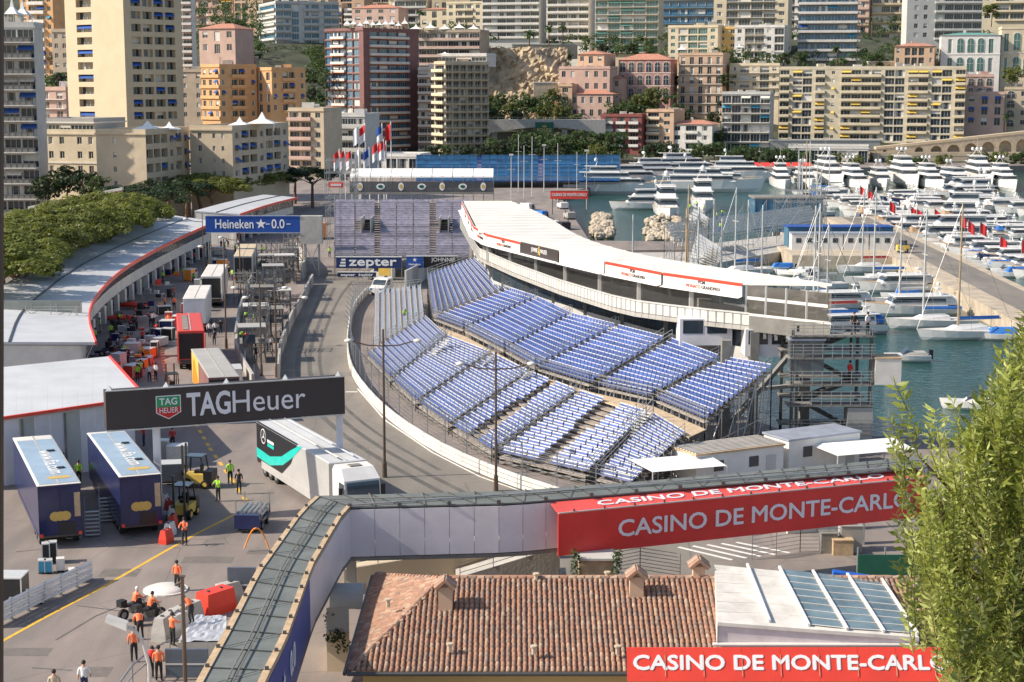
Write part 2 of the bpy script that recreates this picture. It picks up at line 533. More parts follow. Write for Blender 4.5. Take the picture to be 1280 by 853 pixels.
# ---------------------------------------------------------------- city buildings
WIN = {}
def win_mesh(w, h, var, awn=None, frame='white2', glass='glass'):
	k = (round(w, 1), round(h, 1), var, awn, frame, glass)
	if k in WIN:
		return WIN[k]
	w, h = k[0], k[1]
	m = MB()
	m.quad((-w / 2, 0, 0), (w / 2, 0, 0), (w / 2, 0, h), (-w / 2, 0, h))
	m.k = 1
	t = .07
	for x0, x1, z0, z1 in ((-w / 2, w / 2, 0, t), (-w / 2, w / 2, h - t, h), (-w / 2, -w / 2 + t, t, h - t), (w / 2 - t, w / 2, t, h - t)) + tuple(
			(x - t / 2, x + t / 2, t, h - t) for x in ([0] if w < 2.4 else [-w / 6, w / 6] if w < 4 else [-w / 4, 0, w / 4])):
		m.box(x0, x1, -.05, -.004, z0, z1)
	m.k = 2
	if var == 1:
		m.box(-w / 2 + .05, w / 2 - .05, -.03, -.008, h * .5, h - .05)
	elif var == 2:
		m.box(-w / 2 + .05, w / 2 - .05, -.03, -.008, .05, h - .05)
	elif var == 3:
		m.box(-w / 2 + .05, -w / 4, -.03, -.008, .05, h - .05)
		m.box(w / 4, w / 2 - .05, -.03, -.008, .05, h - .05)
	if awn:
		m.k = 3
		m.add([(-w / 2, -.06, h), (w / 2, -.06, h), (w / 2, -1.1, h - .75), (-w / 2, -1.1, h - .75), (-w / 2, -1.1, h - 1.0), (w / 2, -1.1, h - 1.0)],
              [(0, 1, 2, 3), (3, 2, 5, 4)])
	WIN[k] = m.mesh('window', [glass, frame, 'blind', awn or 'blind'])
	return WIN[k]
def arch_mesh(w, h, glass='glassg'):
	k = ('arch', round(w, 1), round(h, 1), glass)
	if k not in WIN:
		m = MB()
		def arc(r, z): return [(r * math.cos(t * math.pi / 8), z + r * math.sin(t * math.pi / 8)) for t in range(9)]
		for kk, ww, y0, y1 in ((1, w / 2 + .18, -.16, -.02), (0, w / 2, -.2, -.17)):
			m.k = kk
			m.ext([(-ww, 0), (ww, 0)] + arc(ww, h - w / 2), y0, y1)
		m.k = 1
		m.box(-.05, .05, -.25, -.205, 0, h)
		m.box(-w / 2, w / 2, -.25, -.205, h * .55, h * .55 + .1)
		WIN[k] = m.mesh('window', [glass, 'white2', 'blind'])
	return WIN[k]
CH = {'W': (.42, .50, .30, .22), 'w': (.30, .40, .34, .2), 'T': (.46, .74, .06, .25), 'L': (.84, .60, .32, 1.1), 'G': (.92, .80, .05, .45), 'g': (.92, .80, .05, 1.3),
      'S': (.97, .48, .34, .15), 'D': (.80, .78, .06, .7), 'P': (.70, .5, .3, .25)}
BAL = {}
def facade(bld, wall, P, d, W, z0, nf, fh, pat, o):
	n = Vector((d.y, -d.x, 0))
	d = Vector((d.x, d.y, 0))
	P = Vector((P.x, P.y, 0))
	rz = math.atan2(d.y, d.x)
	L = parent_loc(bld)
	def pt(u, w_, z): return P + d * u + n * w_ + Vector((0, 0, z))
	def Q(u0, u1, z0_, z1, w0=0, w1=None):
		wall.quad(pt(u0, w0, z0_), pt(u1, w0, z0_), pt(u1, w0 if w1 is None else w1, z1), pt(u0, w0 if w1 is None else w1, z1))
	nb = len(pat)
	wts = [1.0 if c != '.' else o.get('dotw', .6) for c in pat]
	bw = W / sum(wts)
	us = [0]
	for q in wts: us.append(us[-1] + bw * q)
	rr = o['rng']
	if not pat.strip('.'):
		Q(0, W, z0, z0 + nf * fh)
		return
	for i in range(nf):
		zb = z0 + i * fh
		lo, hi = max(CH.get(c, (0, .5, .3))[2] for c in pat if c != '.' and c != 'A') if pat.strip('.A') else .3, 0
		for j, c in enumerate(pat):
			u0, u1 = us[j], us[j + 1]
			if c == '.' or c == 'A' or (c not in CH):
				Q(u0, u1, zb, zb + fh)
				if c == 'A':
					ww = (u1 - u0) * .62
					q = pt((u0 + u1) / 2, 0, zb + fh * .12)
					ob('window', arch_mesh(ww, fh * .72, o.get('glass', 'glassg')), bld, q - L, rz)
				continue
			fw, fhh, sl, rec = CH[c]
			ow = (u1 - u0) * fw
			a, b = (u0 + u1 - ow) / 2, (u0 + u1 + ow) / 2
			s0, s1 = zb + fh * sl, zb + fh * min(.98, sl + fhh)
			Q(u0, u1, zb, s0); Q(u0, u1, s1, zb + fh)
			Q(u0, a, s0, s1); Q(b, u1, s0, s1)
			wall.quad(pt(a, 0, s0), pt(b, 0, s0), pt(b, -rec, s0), pt(a, -rec, s0))
			wall.quad(pt(a, -rec, s1), pt(b, -rec, s1), pt(b, 0, s1), pt(a, 0, s1))
			wall.quad(pt(a, 0, s0), pt(a, -rec, s0), pt(a, -rec, s1), pt(a, 0, s1))
			wall.quad(pt(b, -rec, s0), pt(b, 0, s0), pt(b, 0, s1), pt(b, -rec, s1))
			var = rr.choices([0, 1, 2, 3], o.get('mix', (8, 1.6, .9, 1.6)))[0]
			aw = None
			if o.get('awn') and rr.random() < o.get('ap', .15):
				aw = rr.choice(o['awn'])
			q = pt((a + b) / 2, -rec, s0)
			ob('window', win_mesh(ow, s1 - s0, var, aw, o.get('frame', 'white2'), o.get('glass', 'glass')), bld, q - L, rz)
	# balconies along the whole face or per bay
	bal = o.get('bal')
	if bal:
		kind, bd = bal[0], bal[1]
		spans = [(0, W)]
		if len(bal) > 2:
			spans = [(us[a], us[b]) for a, b in bal[2]]
		for a, b in spans:
			m = MB()
			w_ = b - a
			m.box(0, w_, -bd, 0, -.14, .06)
			m.k = 1
			if kind == 'solid':
				m.box(0, w_, -bd - .02, -bd + .1, .06, .95)
				m.box(0, .1, -bd + .1, 0, .06, .95); m.box(w_ - .1, w_, -bd + .1, 0, .06, .95)
			else:
				for zz in (.35, .65, .98) if kind == 'rail' else (.98,):
					m.box(0, w_, -bd, -bd + .05, zz - .05, zz)
				for t in range(int(w_ / 1.2) + 1):
					m.box(t * 1.2, t * 1.2 + .05, -bd, -bd + .05, .06, .95)
				if kind == 'glass':
					m.box(0, w_, -bd + .06, -bd + .09, .1, .9)
			me = m.mesh('balcony', [o.get('slab', o['wall']), o.get('par', o['wall'])])
			for i in range(o.get('b0', 0), nf + (1 if o.get('btop') else 0)):
				ob('balcony', me, bld, pt(a, 0, z0 + i * fh + .1) - L, rz)
BLD = {}
def B(name, label, xl, xc, xr, yt, yb, Y, ang, nf, patA, patB='', wall='cream', roof='flat', grp=None, depth=14, down=14, hut=2, cat='building', **o):
	o['wall'] = wall
	o['rng'] = random.Random(label)
	a = R(ang + (9 if not xr else 0))
	Pc = D(xc, (yt + yb) / 2, Y)
	def q(px): return D(px, (yt + yb) / 2, 1).x
	t = (Pc.x - q(xl) * Pc.y) / (math.cos(a) + q(xl) * math.sin(a))
	dl = Vector((-math.cos(a), math.sin(a), 0))
	dr = Vector((math.sin(a), math.cos(a), 0))
	tr = depth
	if xr:
		tr = (q(xr) * Pc.y - Pc.x) / (math.sin(a) - q(xr) * math.cos(a))
		tr = min(max(tr, 4), 45)
	zt, zb = D(xc, yt, Y).z, D(xc, yb, Y).z
	fh = (zt - zb) / nf
	Pc.z = 0
	Pl, Pr = Pc + dl * t, Pc + dr * tr
	Pb = Pl + Pr - Pc
	b = thing(name, label, cat, (Pc.x, Pc.y, zb), 0, grp)
	wm = MB()
	facade(b, wm, Pl, -dl, t, zb, nf, fh, patA, o)
	ob2 = dict(o)
	for k in ('bal', 'awn'):
		if k + 'B' in o: ob2[k] = o[k + 'B']
	if 'wallB' not in o and xr: facade(b, wm, Pc, dr, tr, zb, nf, fh, patB or '.', ob2)
	else:
		wm.quad((Pc.x, Pc.y, zb), (Pr.x, Pr.y, zb), (Pr.x, Pr.y, zt), (Pc.x, Pc.y, zt))
	for p, r_ in ((Pr, Pb), (Pb, Pl)):
		wm.quad((p.x, p.y, zb), (r_.x, r_.y, zb), (r_.x, r_.y, zt), (p.x, p.y, zt))
	foot = [Pl, Pc, Pr, Pb]
	for p, r_ in zip(foot, foot[1:] + foot[:1]):
		wm.quad((p.x, p.y, zb - down), (r_.x, r_.y, zb - down), (r_.x, r_.y, zb), (p.x, p.y, zb))
	wm.build('wall', wall, b)
	cen = (Pl + Pr) / 2
	def grow(e, k=1.): return [cen + (p - cen) * k + (p - cen).normalized() * e for p in foot]
	rm = MB()
	if roof == 'flat':
		rm.prism([(p.x, p.y) for p in grow(.35)], zt - .1, zt + .22)
		rm.build('roof', o.get('roofm', wall), b)
		pm = MB()
		g, h = grow(.05), grow(-.3)
		for i in range(4):
			j = (i + 1) % 4
			pm.prism([(g[i].x, g[i].y), (g[j].x, g[j].y), (h[j].x, h[j].y), (h[i].x, h[i].y)], zt + .22, zt + 1.0)
		pm.build('parapet', o.get('parm', wall), b)
		rr = o['rng']
		for _ in range(hut):
			u, v = rr.uniform(.2, .8), rr.uniform(.3, .8)
			p = Pc + (Pl - Pc) * u + (Pr - Pc) * v
			MB().cbox((p.x, p.y, zt + .22), rr.uniform(1.2, 4), rr.uniform(1.2, 3), rr.uniform(1., 2.4)).build('roof_hut', rr.choice([wall, 'white2', 'concrete']), b)
			MB().cbox((p.x + 2.8, p.y + .5, zt + .22), .9, .7, .8).build('air_conditioner', 'white2', b)
			MB().tube((p.x - 2.4, p.y, zt), (p.x - 2.4, p.y, zt + 3.4), .06, n=4).build('aerial', 'darkst', b)
	elif roof == 'hip':
		e = grow(.7)
		rh = o.get('rh', 2.2)
		A, Bq, Cq, Dq = e
		k = .32
		long_ = (A - Bq).length >= (Bq - Cq).length
		if long_:
			m1, m2 = (A + Dq) / 2, (Bq + Cq) / 2
		else:
			m1, m2 = (A + Bq) / 2, (Dq + Cq) / 2
		r1, r2 = m1 + (m2 - m1) * k, m2 + (m1 - m2) * k
		V = [(p.x, p.y, zt + .05) for p in e] + [(r1.x, r1.y, zt + rh), (r2.x, r2.y, zt + rh)]
		fs = [(0, 1, 5, 4), (1, 2, 5), (2, 3, 4, 5), (3, 0, 4)] if long_ else [(0, 1, 4), (1, 2, 5, 4), (2, 3, 5), (3, 0, 4, 5)]
		rm.add(V, fs + [(3, 2, 1, 0)])
		rr_ = rm.build('roof', o.get('roofm', 'tilefar'), b)
		q2 = (r1 * .7 + r2 * .3)
		MB().cbox((q2.x, q2.y + .8, zt + rh * .5), .9, .7, rh * .5 + 1.).build('chimney', wall, rr_)
	if o.get('corn'):
		cm = MB()
		for fz in o['corn']:
			cm.prism([(p.x, p.y) for p in grow(.25)], zb + fz * fh - .15, zb + fz * fh + .15)
		cm.build('cornice', o.get('cornm', 'white2'), b)
	BLD[name] = (Pl, Pc, Pr, Pb, zb, zt)
	return b
def tent(label, px, py, Y, wpx, hpx, n=1, grp=None):
	P = D(px, py, Y)
	s_ = sc(P)
	w_, h_ = wpx / s_, hpx / s_
	t = thing('canopy_tent', label, 'tent', P, 0, grp)
	m = MB()
	m.add([(-w_ / 2, -w_ / 2, h_ * .35), (w_ / 2, -w_ / 2, h_ * .35), (w_ / 2, w_ / 2, h_ * .35), (-w_ / 2, w_ / 2, h_ * .35),
           (-w_ / 7, -w_ / 7, h_ * .6), (w_ / 7, -w_ / 7, h_ * .6), (w_ / 7, w_ / 7, h_ * .6), (-w_ / 7, w_ / 7, h_ * .6), (0, 0, h_)],
          [(0, 1, 5, 4), (1, 2, 6, 5), (2, 3, 7, 6), (3, 0, 4, 7), (4, 5, 8), (5, 6, 8), (6, 7, 8), (7, 4, 8)])
	m.build('canopy', 'tarp', t, world=False)
	m = MB()
	for sx in (-1, 1):
		for sy in (-1, 1):
			m.tube((sx * w_ / 2, sy * w_ / 2, -.3), (sx * w_ / 2, sy * w_ / 2, h_ * .36), .06, n=4)
	m.build('pole', 'white', t, world=False)
	return t
AB = ['blueaw']
# --- left quarter
B('apartment_tower', 'pale apartment tower with stacked long balconies at the left edge', -60, 47, None, 34, 268, 335, -8, 12, 'GGGGG', depth=6, wall='ltgrey', bal=('glass', 2.4), slab='white2', par='concrete2', awn=['blind', 'blueaw'], ap=.15, mix=(8, 2, 1, 2))
B('apartment_block', 'ochre block rising behind the pale tower with white balcony fronts', 26, 67, None, -40, 108, 560, 10, 13, 'WGGW', wall='orange', awn=['blueaw', 'cyaw'], ap=.2, bal=('solid', 1.0, [(1, 3)]), slab='white2', par='white2')
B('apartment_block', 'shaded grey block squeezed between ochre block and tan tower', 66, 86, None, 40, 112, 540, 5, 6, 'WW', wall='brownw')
B('town_house', 'small pink town house with roof terrace below the ochre block', 50, 83, None, 113, 160, 470, 10, 4, 'TT', wall='pink', bal=('rail', .8), slab='white2', corn=(4,))
B('tower_block', 'tall tan tower block with columns of recessed loggias', 83, 156, 228, -20, 155, 395, 38, 11, '.L...', '.LLLL.', wall='tan', awn=AB, ap=.25, mix=(8, 2, 1, 1), dotw=.55)
B('apartment_tower', 'narrow tower with red and white balconies beside the tan tower', 228, 240, None, -20, 84, 610, 0, 12, 'G', depth=4, wall='white2', bal=('solid', 1.), par='white2', slab='darkred')
B('villa', 'pink villa with red hipped roof above the orange twin blocks', 249, 294, None, 36, 68, 640, 12, 2, 'WTW', wall='pink', roof='hip')
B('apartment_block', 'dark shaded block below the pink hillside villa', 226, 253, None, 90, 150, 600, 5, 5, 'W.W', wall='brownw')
B('apartment_block', 'orange block with rounded corner, western one of the orange twins', 252, 275, 321, 84, 150, 560, 45, 5, 'TTT', 'W.DD.W', wall='orange', bal=('solid', .5, [(0, 3)]), balB=('solid', 1., [(2, 4)]), corn=(1, 3, 5), cornm='orange', awn=AB, ap=.2)
B('apartment_block', 'orange block with blue awnings, eastern one of the orange twins', 321, 340, 382, 88, 142, 565, 50, 4, 'TT', 'W.DD.W', wall='orange', balB=('solid', 1., [(2, 4)]), corn=(4,), cornm='orange', awnB=AB, ap=.35)
B('apartment_block', 'cream block with single windows and set-back grey penthouse', 44, 121, None, 168, 240, 352, 6, 4, 'WWW.WW', wall='cream', mix=(8, 1, 1, 3), corn=(2, 4), hut=0)
B('penthouse', 'grey glazed penthouse storey on the cream block roof', 46, 117, None, 154, 168, 356, 6, 1, 'SSSSS', wall='greyw', hut=0, down=1, roofm='white2')
B('apartment_block', 'block with blank brown gable and cream loggia front under roof terrace', 121, 183, 237, 168, 240, 335, 14, 4, '..w....', 'LLLWLW', wall='beige', awnB=AB, ap=.3, hut=0)
B('apartment_block', 'block with grey gable and cream loggias under white marquee', 238, 291, 361, 163, 226, 350, 14, 4, '.W.ww.', 'WLLWLLW', wall='beige', awnB=AB, ap=.35, hut=0)
B('apartment_block', 'pink beige block with rounded stacked balconies below red tower', 361, 405, None, 139, 212, 505, 8, 6, 'DDW', wall='beige', bal=('solid', 1.3, [(0, 2)]), par='pink', slab='pink')
B('apartment_block', 'grey modern block with ribbon windows left of the red tower base', 404, 456, None, 146, 205, 530, 6, 4, 'SSSSS', wall='ltgrey', bal=('solid', 1.2), par='ltgrey')
B('apartment_tower', 'tall red and white tower with orange slab edges and glazed front', 407, 455, 524, 38, 196, 630, 42, 15, 'GGGGG.', '.GGGG..', wall='plum', glass='glassb', bal=('solid', .9, [(1, 3)]), balB=('solid', 1.1, [(1, 5)]), slab='rust', par='white2', hut=0, mix=(8, 1, .6, 1))
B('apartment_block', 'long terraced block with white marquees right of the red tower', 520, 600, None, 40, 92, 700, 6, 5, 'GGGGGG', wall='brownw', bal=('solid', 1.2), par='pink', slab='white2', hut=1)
B('apartment_block', 'slim grey blue block wedged beside the red tower', 523, 545, None, 87, 190, 640, 4, 10, 'GG', wall='ltgrey', bal=('solid', .9), par='ltgrey', slab='darkred')
B('apartment_block', 'grid fronted concrete block with sunlit gable of stacked balconies', 543, 557, 611, 80, 190, 615, 62, 11, 'D', 'gggggg', wall='beige', bal=('solid', 1.3), par='cream', balB=('rail', .6), hut=2)
B('penthouse', 'glazed penthouse with white awning on the grid fronted block', 552, 608, None, 70, 80, 625, 5, 1, 'SSS', wall='white2', hut=0, down=1)
B('apartment_block', 'wide hillside block with two blue glass bays behind the orange twins', 324, 345, 424, 4, 68, 820, 70, 7, 'G', 'GGG.GG.GG', wall='ltgrey', bal=('solid', .9), par='ltgrey', balB=('glass', .9, [(0, 2), (4, 6), (7, 9)]), glass='glassb', hut=3)
B('retaining_house', 'brown plinth building under the wide hillside block', 322, 405, None, 66, 80, 800, 4, 1, 'WWWWWW', wall='brownw', hut=0)
B('town_house', 'pink gabled house on the skyline behind the red tower tents', 440, 498, None, 10, 36, 900, 10, 3, 'WWWW', wall='pink', roof='hip')
B('apartment_block', 'grey balconied block on the skyline above the marquees', 493, 533, None, -10, 30, 930, 8, 4, 'GGG', wall='ltgrey', bal=('solid', 1.))
B('town_house', 'cream house with palm in front on the skyline', 524, 562, None, 12, 34, 890, 8, 2, 'WTW', wall='cream', roof='hip', rh=1.2)
B('apartment_block', 'yellow cream block at the skyline left of the white gridded slab', 558, 603, None, 4, 40, 860, 12, 4, 'WGGW', wall='cream', bal=('solid', .8, [(1, 3)]))
B('apartment_block', 'sand coloured block on the skyline above wide hillside block', 345, 410, None, -30, 8, 960, 8, 4, 'WGWGW', wall='beige')
B('apartment_block', 'peach block on the skyline in the middle of the hilltop row', 410, 455, None, -35, 12, 990, 8, 5, 'WGW', wall='salmon')
B('apartment_block', 'tan block on the skyline behind the pink gabled house', 452, 500, None, -40, 14, 1010, 5, 5, 'WGGW', wall='tan')
B('apartment_block', 'cream skyline block behind the palm house', 530, 585, None, -40, 8, 1000, 5, 5, 'GWWG', wall='cream')
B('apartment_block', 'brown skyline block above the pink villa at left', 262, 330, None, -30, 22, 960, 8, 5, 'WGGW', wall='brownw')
# --- middle
B('apartment_slab', 'white gridded slab on the cliff top with brown stair strip', 603, 674, None, -20, 48, 800, 6, 8, 'G.GG.GG', wall='ltgrey', bal=('solid', 1.1), par='white2', slab='white2', mix=(8, 1, .5, 1))
B('apartment_slab', 'white balconied slab beside the tall green windowed slab', 684, 736, None, -20, 53, 790, 6, 8, 'gggg', wall='white2', bal=('solid', 1.), par='white2')
B('apartment_slab', 'tall slab with green blinds and long cream balconies', 744, 823, None, -20, 66, 770, 6, 9, 'GGGGG', wall='cream', bal=('rail', 1.1), slab='white2', par='steel', glass='glassg', awn=['greenaw'], ap=.4)
B('glass_tower', 'dark blue glass tower between cream blocks on the skyline', 826, 893, None, -40, 30, 900, 8, 7, 'GGGGGG', wall='greyw', glass='glassb', par='glassb', bal=('glass', .8), slab='concrete2')
B('apartment_block', 'cream block with green blinds above the salmon apartment house', 835, 897, None, 34, 78, 740, 12, 5, 'WGGGW', wall='cream', glass='glassg', hut=3)
B('apartment_block', 'ochre narrow block between two cream blocks up the hill', 896, 922, None, 36, 70, 745, 8, 4, 'WW', wall='ochre')
B('apartment_block', 'large cream block with flat terraces at the top right of centre', 892, 985, None, -8, 42, 790, 8, 5, 'WGGGGW', wall='cream', bal=('rail', 1., [(1, 5)]), slab='white2', par='steel')
B('apartment_block', 'cream block with balconies just above the pale grey modern block', 918, 980, None, 34, 84, 720, 8, 5, 'WGGWG', wall='white2', bal=('rail', .9, [(1, 3)]), slab='cream')
B('villa', 'small orange villa tower with red hipped roof beside the cliff', 722, 755, None, 68, 92, 690, 14, 2, 'WTW', wall='salmon', roof='hip', rh=1.6)
B('town_house', 'long lilac pink terrace house under the small orange villa', 699, 762, None, 86, 116, 680, 8, 2, 'WW.WWW', wall='pink', hut=1)
B('villa', 'big rose pink villa with arched windows and red hipped roof', 773, 838, None, 75, 124, 690, 8, 3, 'AAAAAA', wall='rose', roof='hip', glass='glass', rh=2.6, corn=(1, 2))
B('town_house', 'small orange roofed annex left of the rose pink villa', 755, 776, None, 98, 128, 685, 8, 2, 'WW', wall='pink', roof='hip', rh=1.2)
B('town_house', 'pink house with low red roof above the road viaduct', 713, 766, None, 118, 150, 672, 8, 2, 'WWWWW', wall='pink', roof='hip', rh=1.6)
B('tower_house', 'slim pink stair house with two windows on the cliff foot', 698, 715, None, 108, 130, 676, 8, 2, 'W', wall='salmon', hut=0)
B('apartment_house', 'salmon six storey house with tall shuttered windows', 848, 903, None, 69, 142, 690, 10, 6, 'TTTTT', wall='salmon', bal=('rail', .6), slab='white2', par='darkst', corn=(1, 5, 6))
B('apartment_house', 'dark red house with white bay windows near the waterfront', 751, 802, None, 146, 184, 640, 10, 4, '.D.D.D.', wall='darkred', bal=('solid', .9, [(1, 2), (3, 4), (5, 6)]), par='white2', slab='white2', dotw=.3)
B('apartment_house', 'narrow beige house with balconies beside the dark red house', 808, 842, None, 140, 188, 640, 14, 5, 'DW', wall='salmon', bal=('solid', .9, [(0, 1)]), par='cream')
B('villa', 'white waterfront house with low red roof and corner turret', 838, 890, None, 156, 190, 636, 10, 3, 'WDW', wall='white2', roof='hip', rh=1.6, bal=('solid', .7, [(1, 2)]))
B('apartment_block', 'pale grey modern block with long balconies beside yellow block', 902, 962, None, 118, 190, 640, 6, 6, 'GGGGG', wall='ltgrey', bal=('rail', 1.4), slab='white2', par='darkst', awn=['blind', 'cyaw'], ap=.25)
B('apartment_block', 'cream upper block stepping back above pale grey block', 912, 974, None, 82, 120, 690, 8, 4, 'WGWGW', wall='cream', bal=('rail', .9), slab='white2', par='steel')
# --- right
B('apartment_block', 'long yellow apartment block with eight rows of balconies', 974, 1206, None, 86, 178, 650, 7, 9, 'G.GG.G.w.GGGG.GG.GG.GG.G', wall='yellow', bal=('solid', 1.0, [(0, 1), (5, 6), (9, 13), (17, 19), (23, 24)]), par='cream', slab='cream', awn=['yelaw'], ap=.22, dotw=.3, hut=9, mix=(9, 2, 1, 2))
B('apartment_tower', 'curved tower with white balcony bands and blue awnings', 998, 1072, 1128, -30, 76, 730, 10, 9, 'GGGGGG', 'GGGG', wall='concrete2', bal=('solid', 1.3), par='white2', slab='white2', awn=['blueaw', 'cyaw'], ap=.08, glass='glassb', mix=(9, .5, .2, .5))
B('apartment_block', 'bluish grey block with white balcony rows at top right', 1134, 1228, None, -30, 50, 800, -6, 7, '.WW.GGGGG', wall='ltgrey', bal=('solid', 1., [(4, 9)]), par='white2', dotw=.5)
B('apartment_block', 'cream block edge in the top right corner behind palms', 1226, 1300, None, -30, 26, 880, 5, 5, 'WGGW', wall='cream', bal=('solid', .9, [(1, 3)]))
B('villa', 'peach villa with red hipped roof on top of yellow block', 1118, 1168, None, 58, 82, 690, 8, 2, 'W.DDD.W', wall='salmon', roof='hip', rh=1.4, dotw=.4)
B('grand_hotel', 'ornate white hotel with tall arched windows and green roof', 1176, 1250, None, 44, 92, 690, 2, 2, '.TAAAT.', wall='white', roof='hip', roofm='greenaw', rh=1.2, glass='glassg', corn=(1, 2), dotw=.4)
B('grand_hotel', 'cream hotel wing with large arched windows at the right edge', 1251, 1330, None, 36, 96, 688, 2, 2, 'TAATAT', wall='cream', glass='glassg', corn=(1, 2), hut=1)
B('apartment_house', 'mauve pink house with blue shutters right of the yellow block', 1206, 1255, None, 118, 158, 655, 4, 3, 'WTT', wall='pink', awn=AB, ap=.4, corn=(3,))
B('town_house', 'pink loggia house with arches stepping back above mauve house', 1208, 1242, None, 96, 120, 665, 4, 2, 'AAA', wall='pink', glass='glass', corn=(2,))
B('town_house', 'beige house with arched openings at the right edge below hotel', 1255, 1320, None, 112, 160, 660, 4, 4, 'AWAW', wall='beige', glass='glass', corn=(4,))
B('quay_pavilion', 'low glazed quayside pavilion with white fascia below yellow block', 985, 1085, None, 186, 206, 600, 4, 1, 'GGGGGGGG', wall='ltgrey', hut=0, down=3, roofm='white2')
B('quay_building', 'low beige quay building with windows under the arched ramp', 1092, 1300, None, 195, 210, 606, -8, 1, 'W.W.W.W.W.W', wall='beige', hut=0, down=3)
B('office_block', 'low pale terminal building with white curved roof behind the flags', 410, 525, None, 196, 214, 560, 3, 1, 'GGGGGGGG', wall='white', hut=0, down=4)
# --- two rows that close the hilltop
sk = random.Random(77)
CN = dict(cream="cream", beige="beige", pink="pink", ltgrey="grey", white2="white", salmon="salmon", tan="tan")
for Yq, y0q, y1q, ybq, nfq, rown in ((1075, -70, -40, 30, 9, 'upper'), (935, -28, 14, 52, 6, 'lower')):
	xq = 232
	iq = 0
	while xq < 1290:
		wq = sk.uniform(34, 60)
		cw_ = sk.choice(list(CN))
		B('skyline_block', f'{CN[cw_]} block in the {rown} hilltop skyline row, {ORD[iq]} from the left', xq, xq + wq, None, sk.uniform(y0q, y1q), ybq, Yq + sk.uniform(-12, 20), sk.uniform(0, 10), nfq, sk.choice(['GWWG', 'WGGW', 'GGGG', 'WWGW', 'G.WG', 'DDWD']), wall=cw_, bal=sk.choice([None, ('solid', .9), ('rail', .9)]), awn=['blueaw', 'blind', 'yelaw'], ap=.08, hut=1, down=25, depth=12, grp='skyline blocks')
		xq += wq + sk.uniform(0, 5)
		iq += 1
# ---------------------------------------------------------------- trees, bushes, cliff
def leaf_quads(mb, c, n, spread, size, rr, flat=.7, up=.35):
	for _ in range(n):
		while True:
			q = Vector((rr.uniform(-1, 1), rr.uniform(-1, 1), rr.uniform(-1, 1)))
			if .15 < q.length < 1: break
		q = q.normalized() * (q.length ** .5)
		p = Vector(c) + Vector((q.x * spread, q.y * spread, q.z * spread * flat))
		nn = (q + Vector((rr.uniform(-.8, .8), rr.uniform(-.8, .8), rr.uniform(-.4, .8) + up))).normalized()
		u = nn.cross(Vector((rr.uniform(-1, 1), rr.uniform(-1, 1), .3))).normalized()
		v = nn.cross(u)
		s_ = size * rr.uniform(.6, 1.3)
		mb.add([p - u * s_ - v * s_ * .6, p + u * s_ - v * s_ * .5, p + u * s_ * .8 + v * s_ * .6, p - u * s_ * .9 + v * s_ * .55], [(0, 1, 2, 3)])
def trunk_mesh(h, r, rr, limbs, spread):
	m = MB()
	bend = Vector((rr.uniform(-.08, .08) * h, rr.uniform(-.08, .08) * h, 0))
	pts = [Vector((0, 0, -.3)), bend * .3 + Vector((0, 0, h * .35)), bend + Vector((0, 0, h * .7))]
	m.path(pts, [r, r * .8, r * .65], 7)
	for i in range(limbs):
		t = 2 * math.pi * (i + rr.random() * .5) / limbs
		e = pts[2] + Vector((math.cos(t) * spread, math.sin(t) * spread, h * rr.uniform(.18, .34)))
		mid = (pts[2] + e) / 2 + Vector((0, 0, -h * .03))
		m.path([pts[2] - Vector((0, 0, h * rr.uniform(0, .12))), mid, e], [r * .45, r * .33, r * .16], 5)
	return m
def pine_proto(seed, leafm, nclump=74, per=110, size=.17, R_=5.6, H=11.5):
	rr = random.Random(seed)
	t = thing('umbrella_pine', 'x', 'tree')
	trunk_mesh(H, .32, rr, 6, R_ * .6).build('trunk', 'bark', t, world=False)
	m = MB()
	for i in range(nclump):
		a, q = rr.uniform(0, 2 * math.pi), math.sqrt(rr.random())
		x, y = R_ * q * math.cos(a), R_ * q * math.sin(a)
		z = H - 1.7 + 2.2 * (1 - q * q) + rr.uniform(-.35, .35) - (1.2 if i % 4 == 0 else 0)
		leaf_quads(m, (x, y, z), per, rr.uniform(.75, 1.25), size, rr)
	m.build('crown', leafm, t, world=False)
	return t
def round_proto(seed, leafm, name='broadleaf_tree', H=7., R_=3., nclump=22, per=48, size=.26, zf=.9):
	rr = random.Random(seed)
	t = thing(name, 'x', 'tree')
	trunk_mesh(H, .2, rr, 5, R_ * .5).build('trunk', 'bark', t, world=False)
	m = MB()
	for i in range(nclump):
		while True:
			q = Vector((rr.uniform(-1, 1), rr.uniform(-1, 1), rr.uniform(-1, 1)))
			if q.length < 1: break
		leaf_quads(m, (q.x * R_, q.y * R_, H - R_ * zf * .6 + q.z * R_ * zf), per, rr.uniform(.7, 1.15) * R_ * .36, size, rr)
	m.build('crown', leafm, t, world=False)
	return t
def palm_proto(seed):
	rr = random.Random(seed)
	t = thing('palm_tree', 'x', 'tree')
	m = MB()
	m.path([(0, 0, -.3), (.15, 0, 3), (.1, .1, 7)], [.28, .22, .2], 7)
	m.build('trunk', 'bark', t, world=False)
	m = MB()
	for i in range(22):
		a, el = rr.uniform(0, 6.28), rr.uniform(-.2, 1.1)
		d = Vector((math.cos(a), math.sin(a), 0))
		sd = Vector((-d.y, d.x, 0))
		P = Vector((.1, .1, 7))
		pr = None
		for k in range(5):
			wd = [.1, .45, .5, .35, .04][k]
			cur = (P - sd * wd - Vector((0, 0, wd * .4)), P.copy(), P + sd * wd - Vector((0, 0, wd * .4)))
			if pr: m.add([pr[0], cur[0], cur[1], pr[1], cur[2], pr[2]], [(0, 1, 2, 3), (3, 2, 4, 5)])
			pr = cur
			P += d * .75 * math.cos(el) + Vector((0, 0, .75 * math.sin(el)))
			el -= .42
	m.build('crown', LEAF['mid'], t, world=False)
	return t
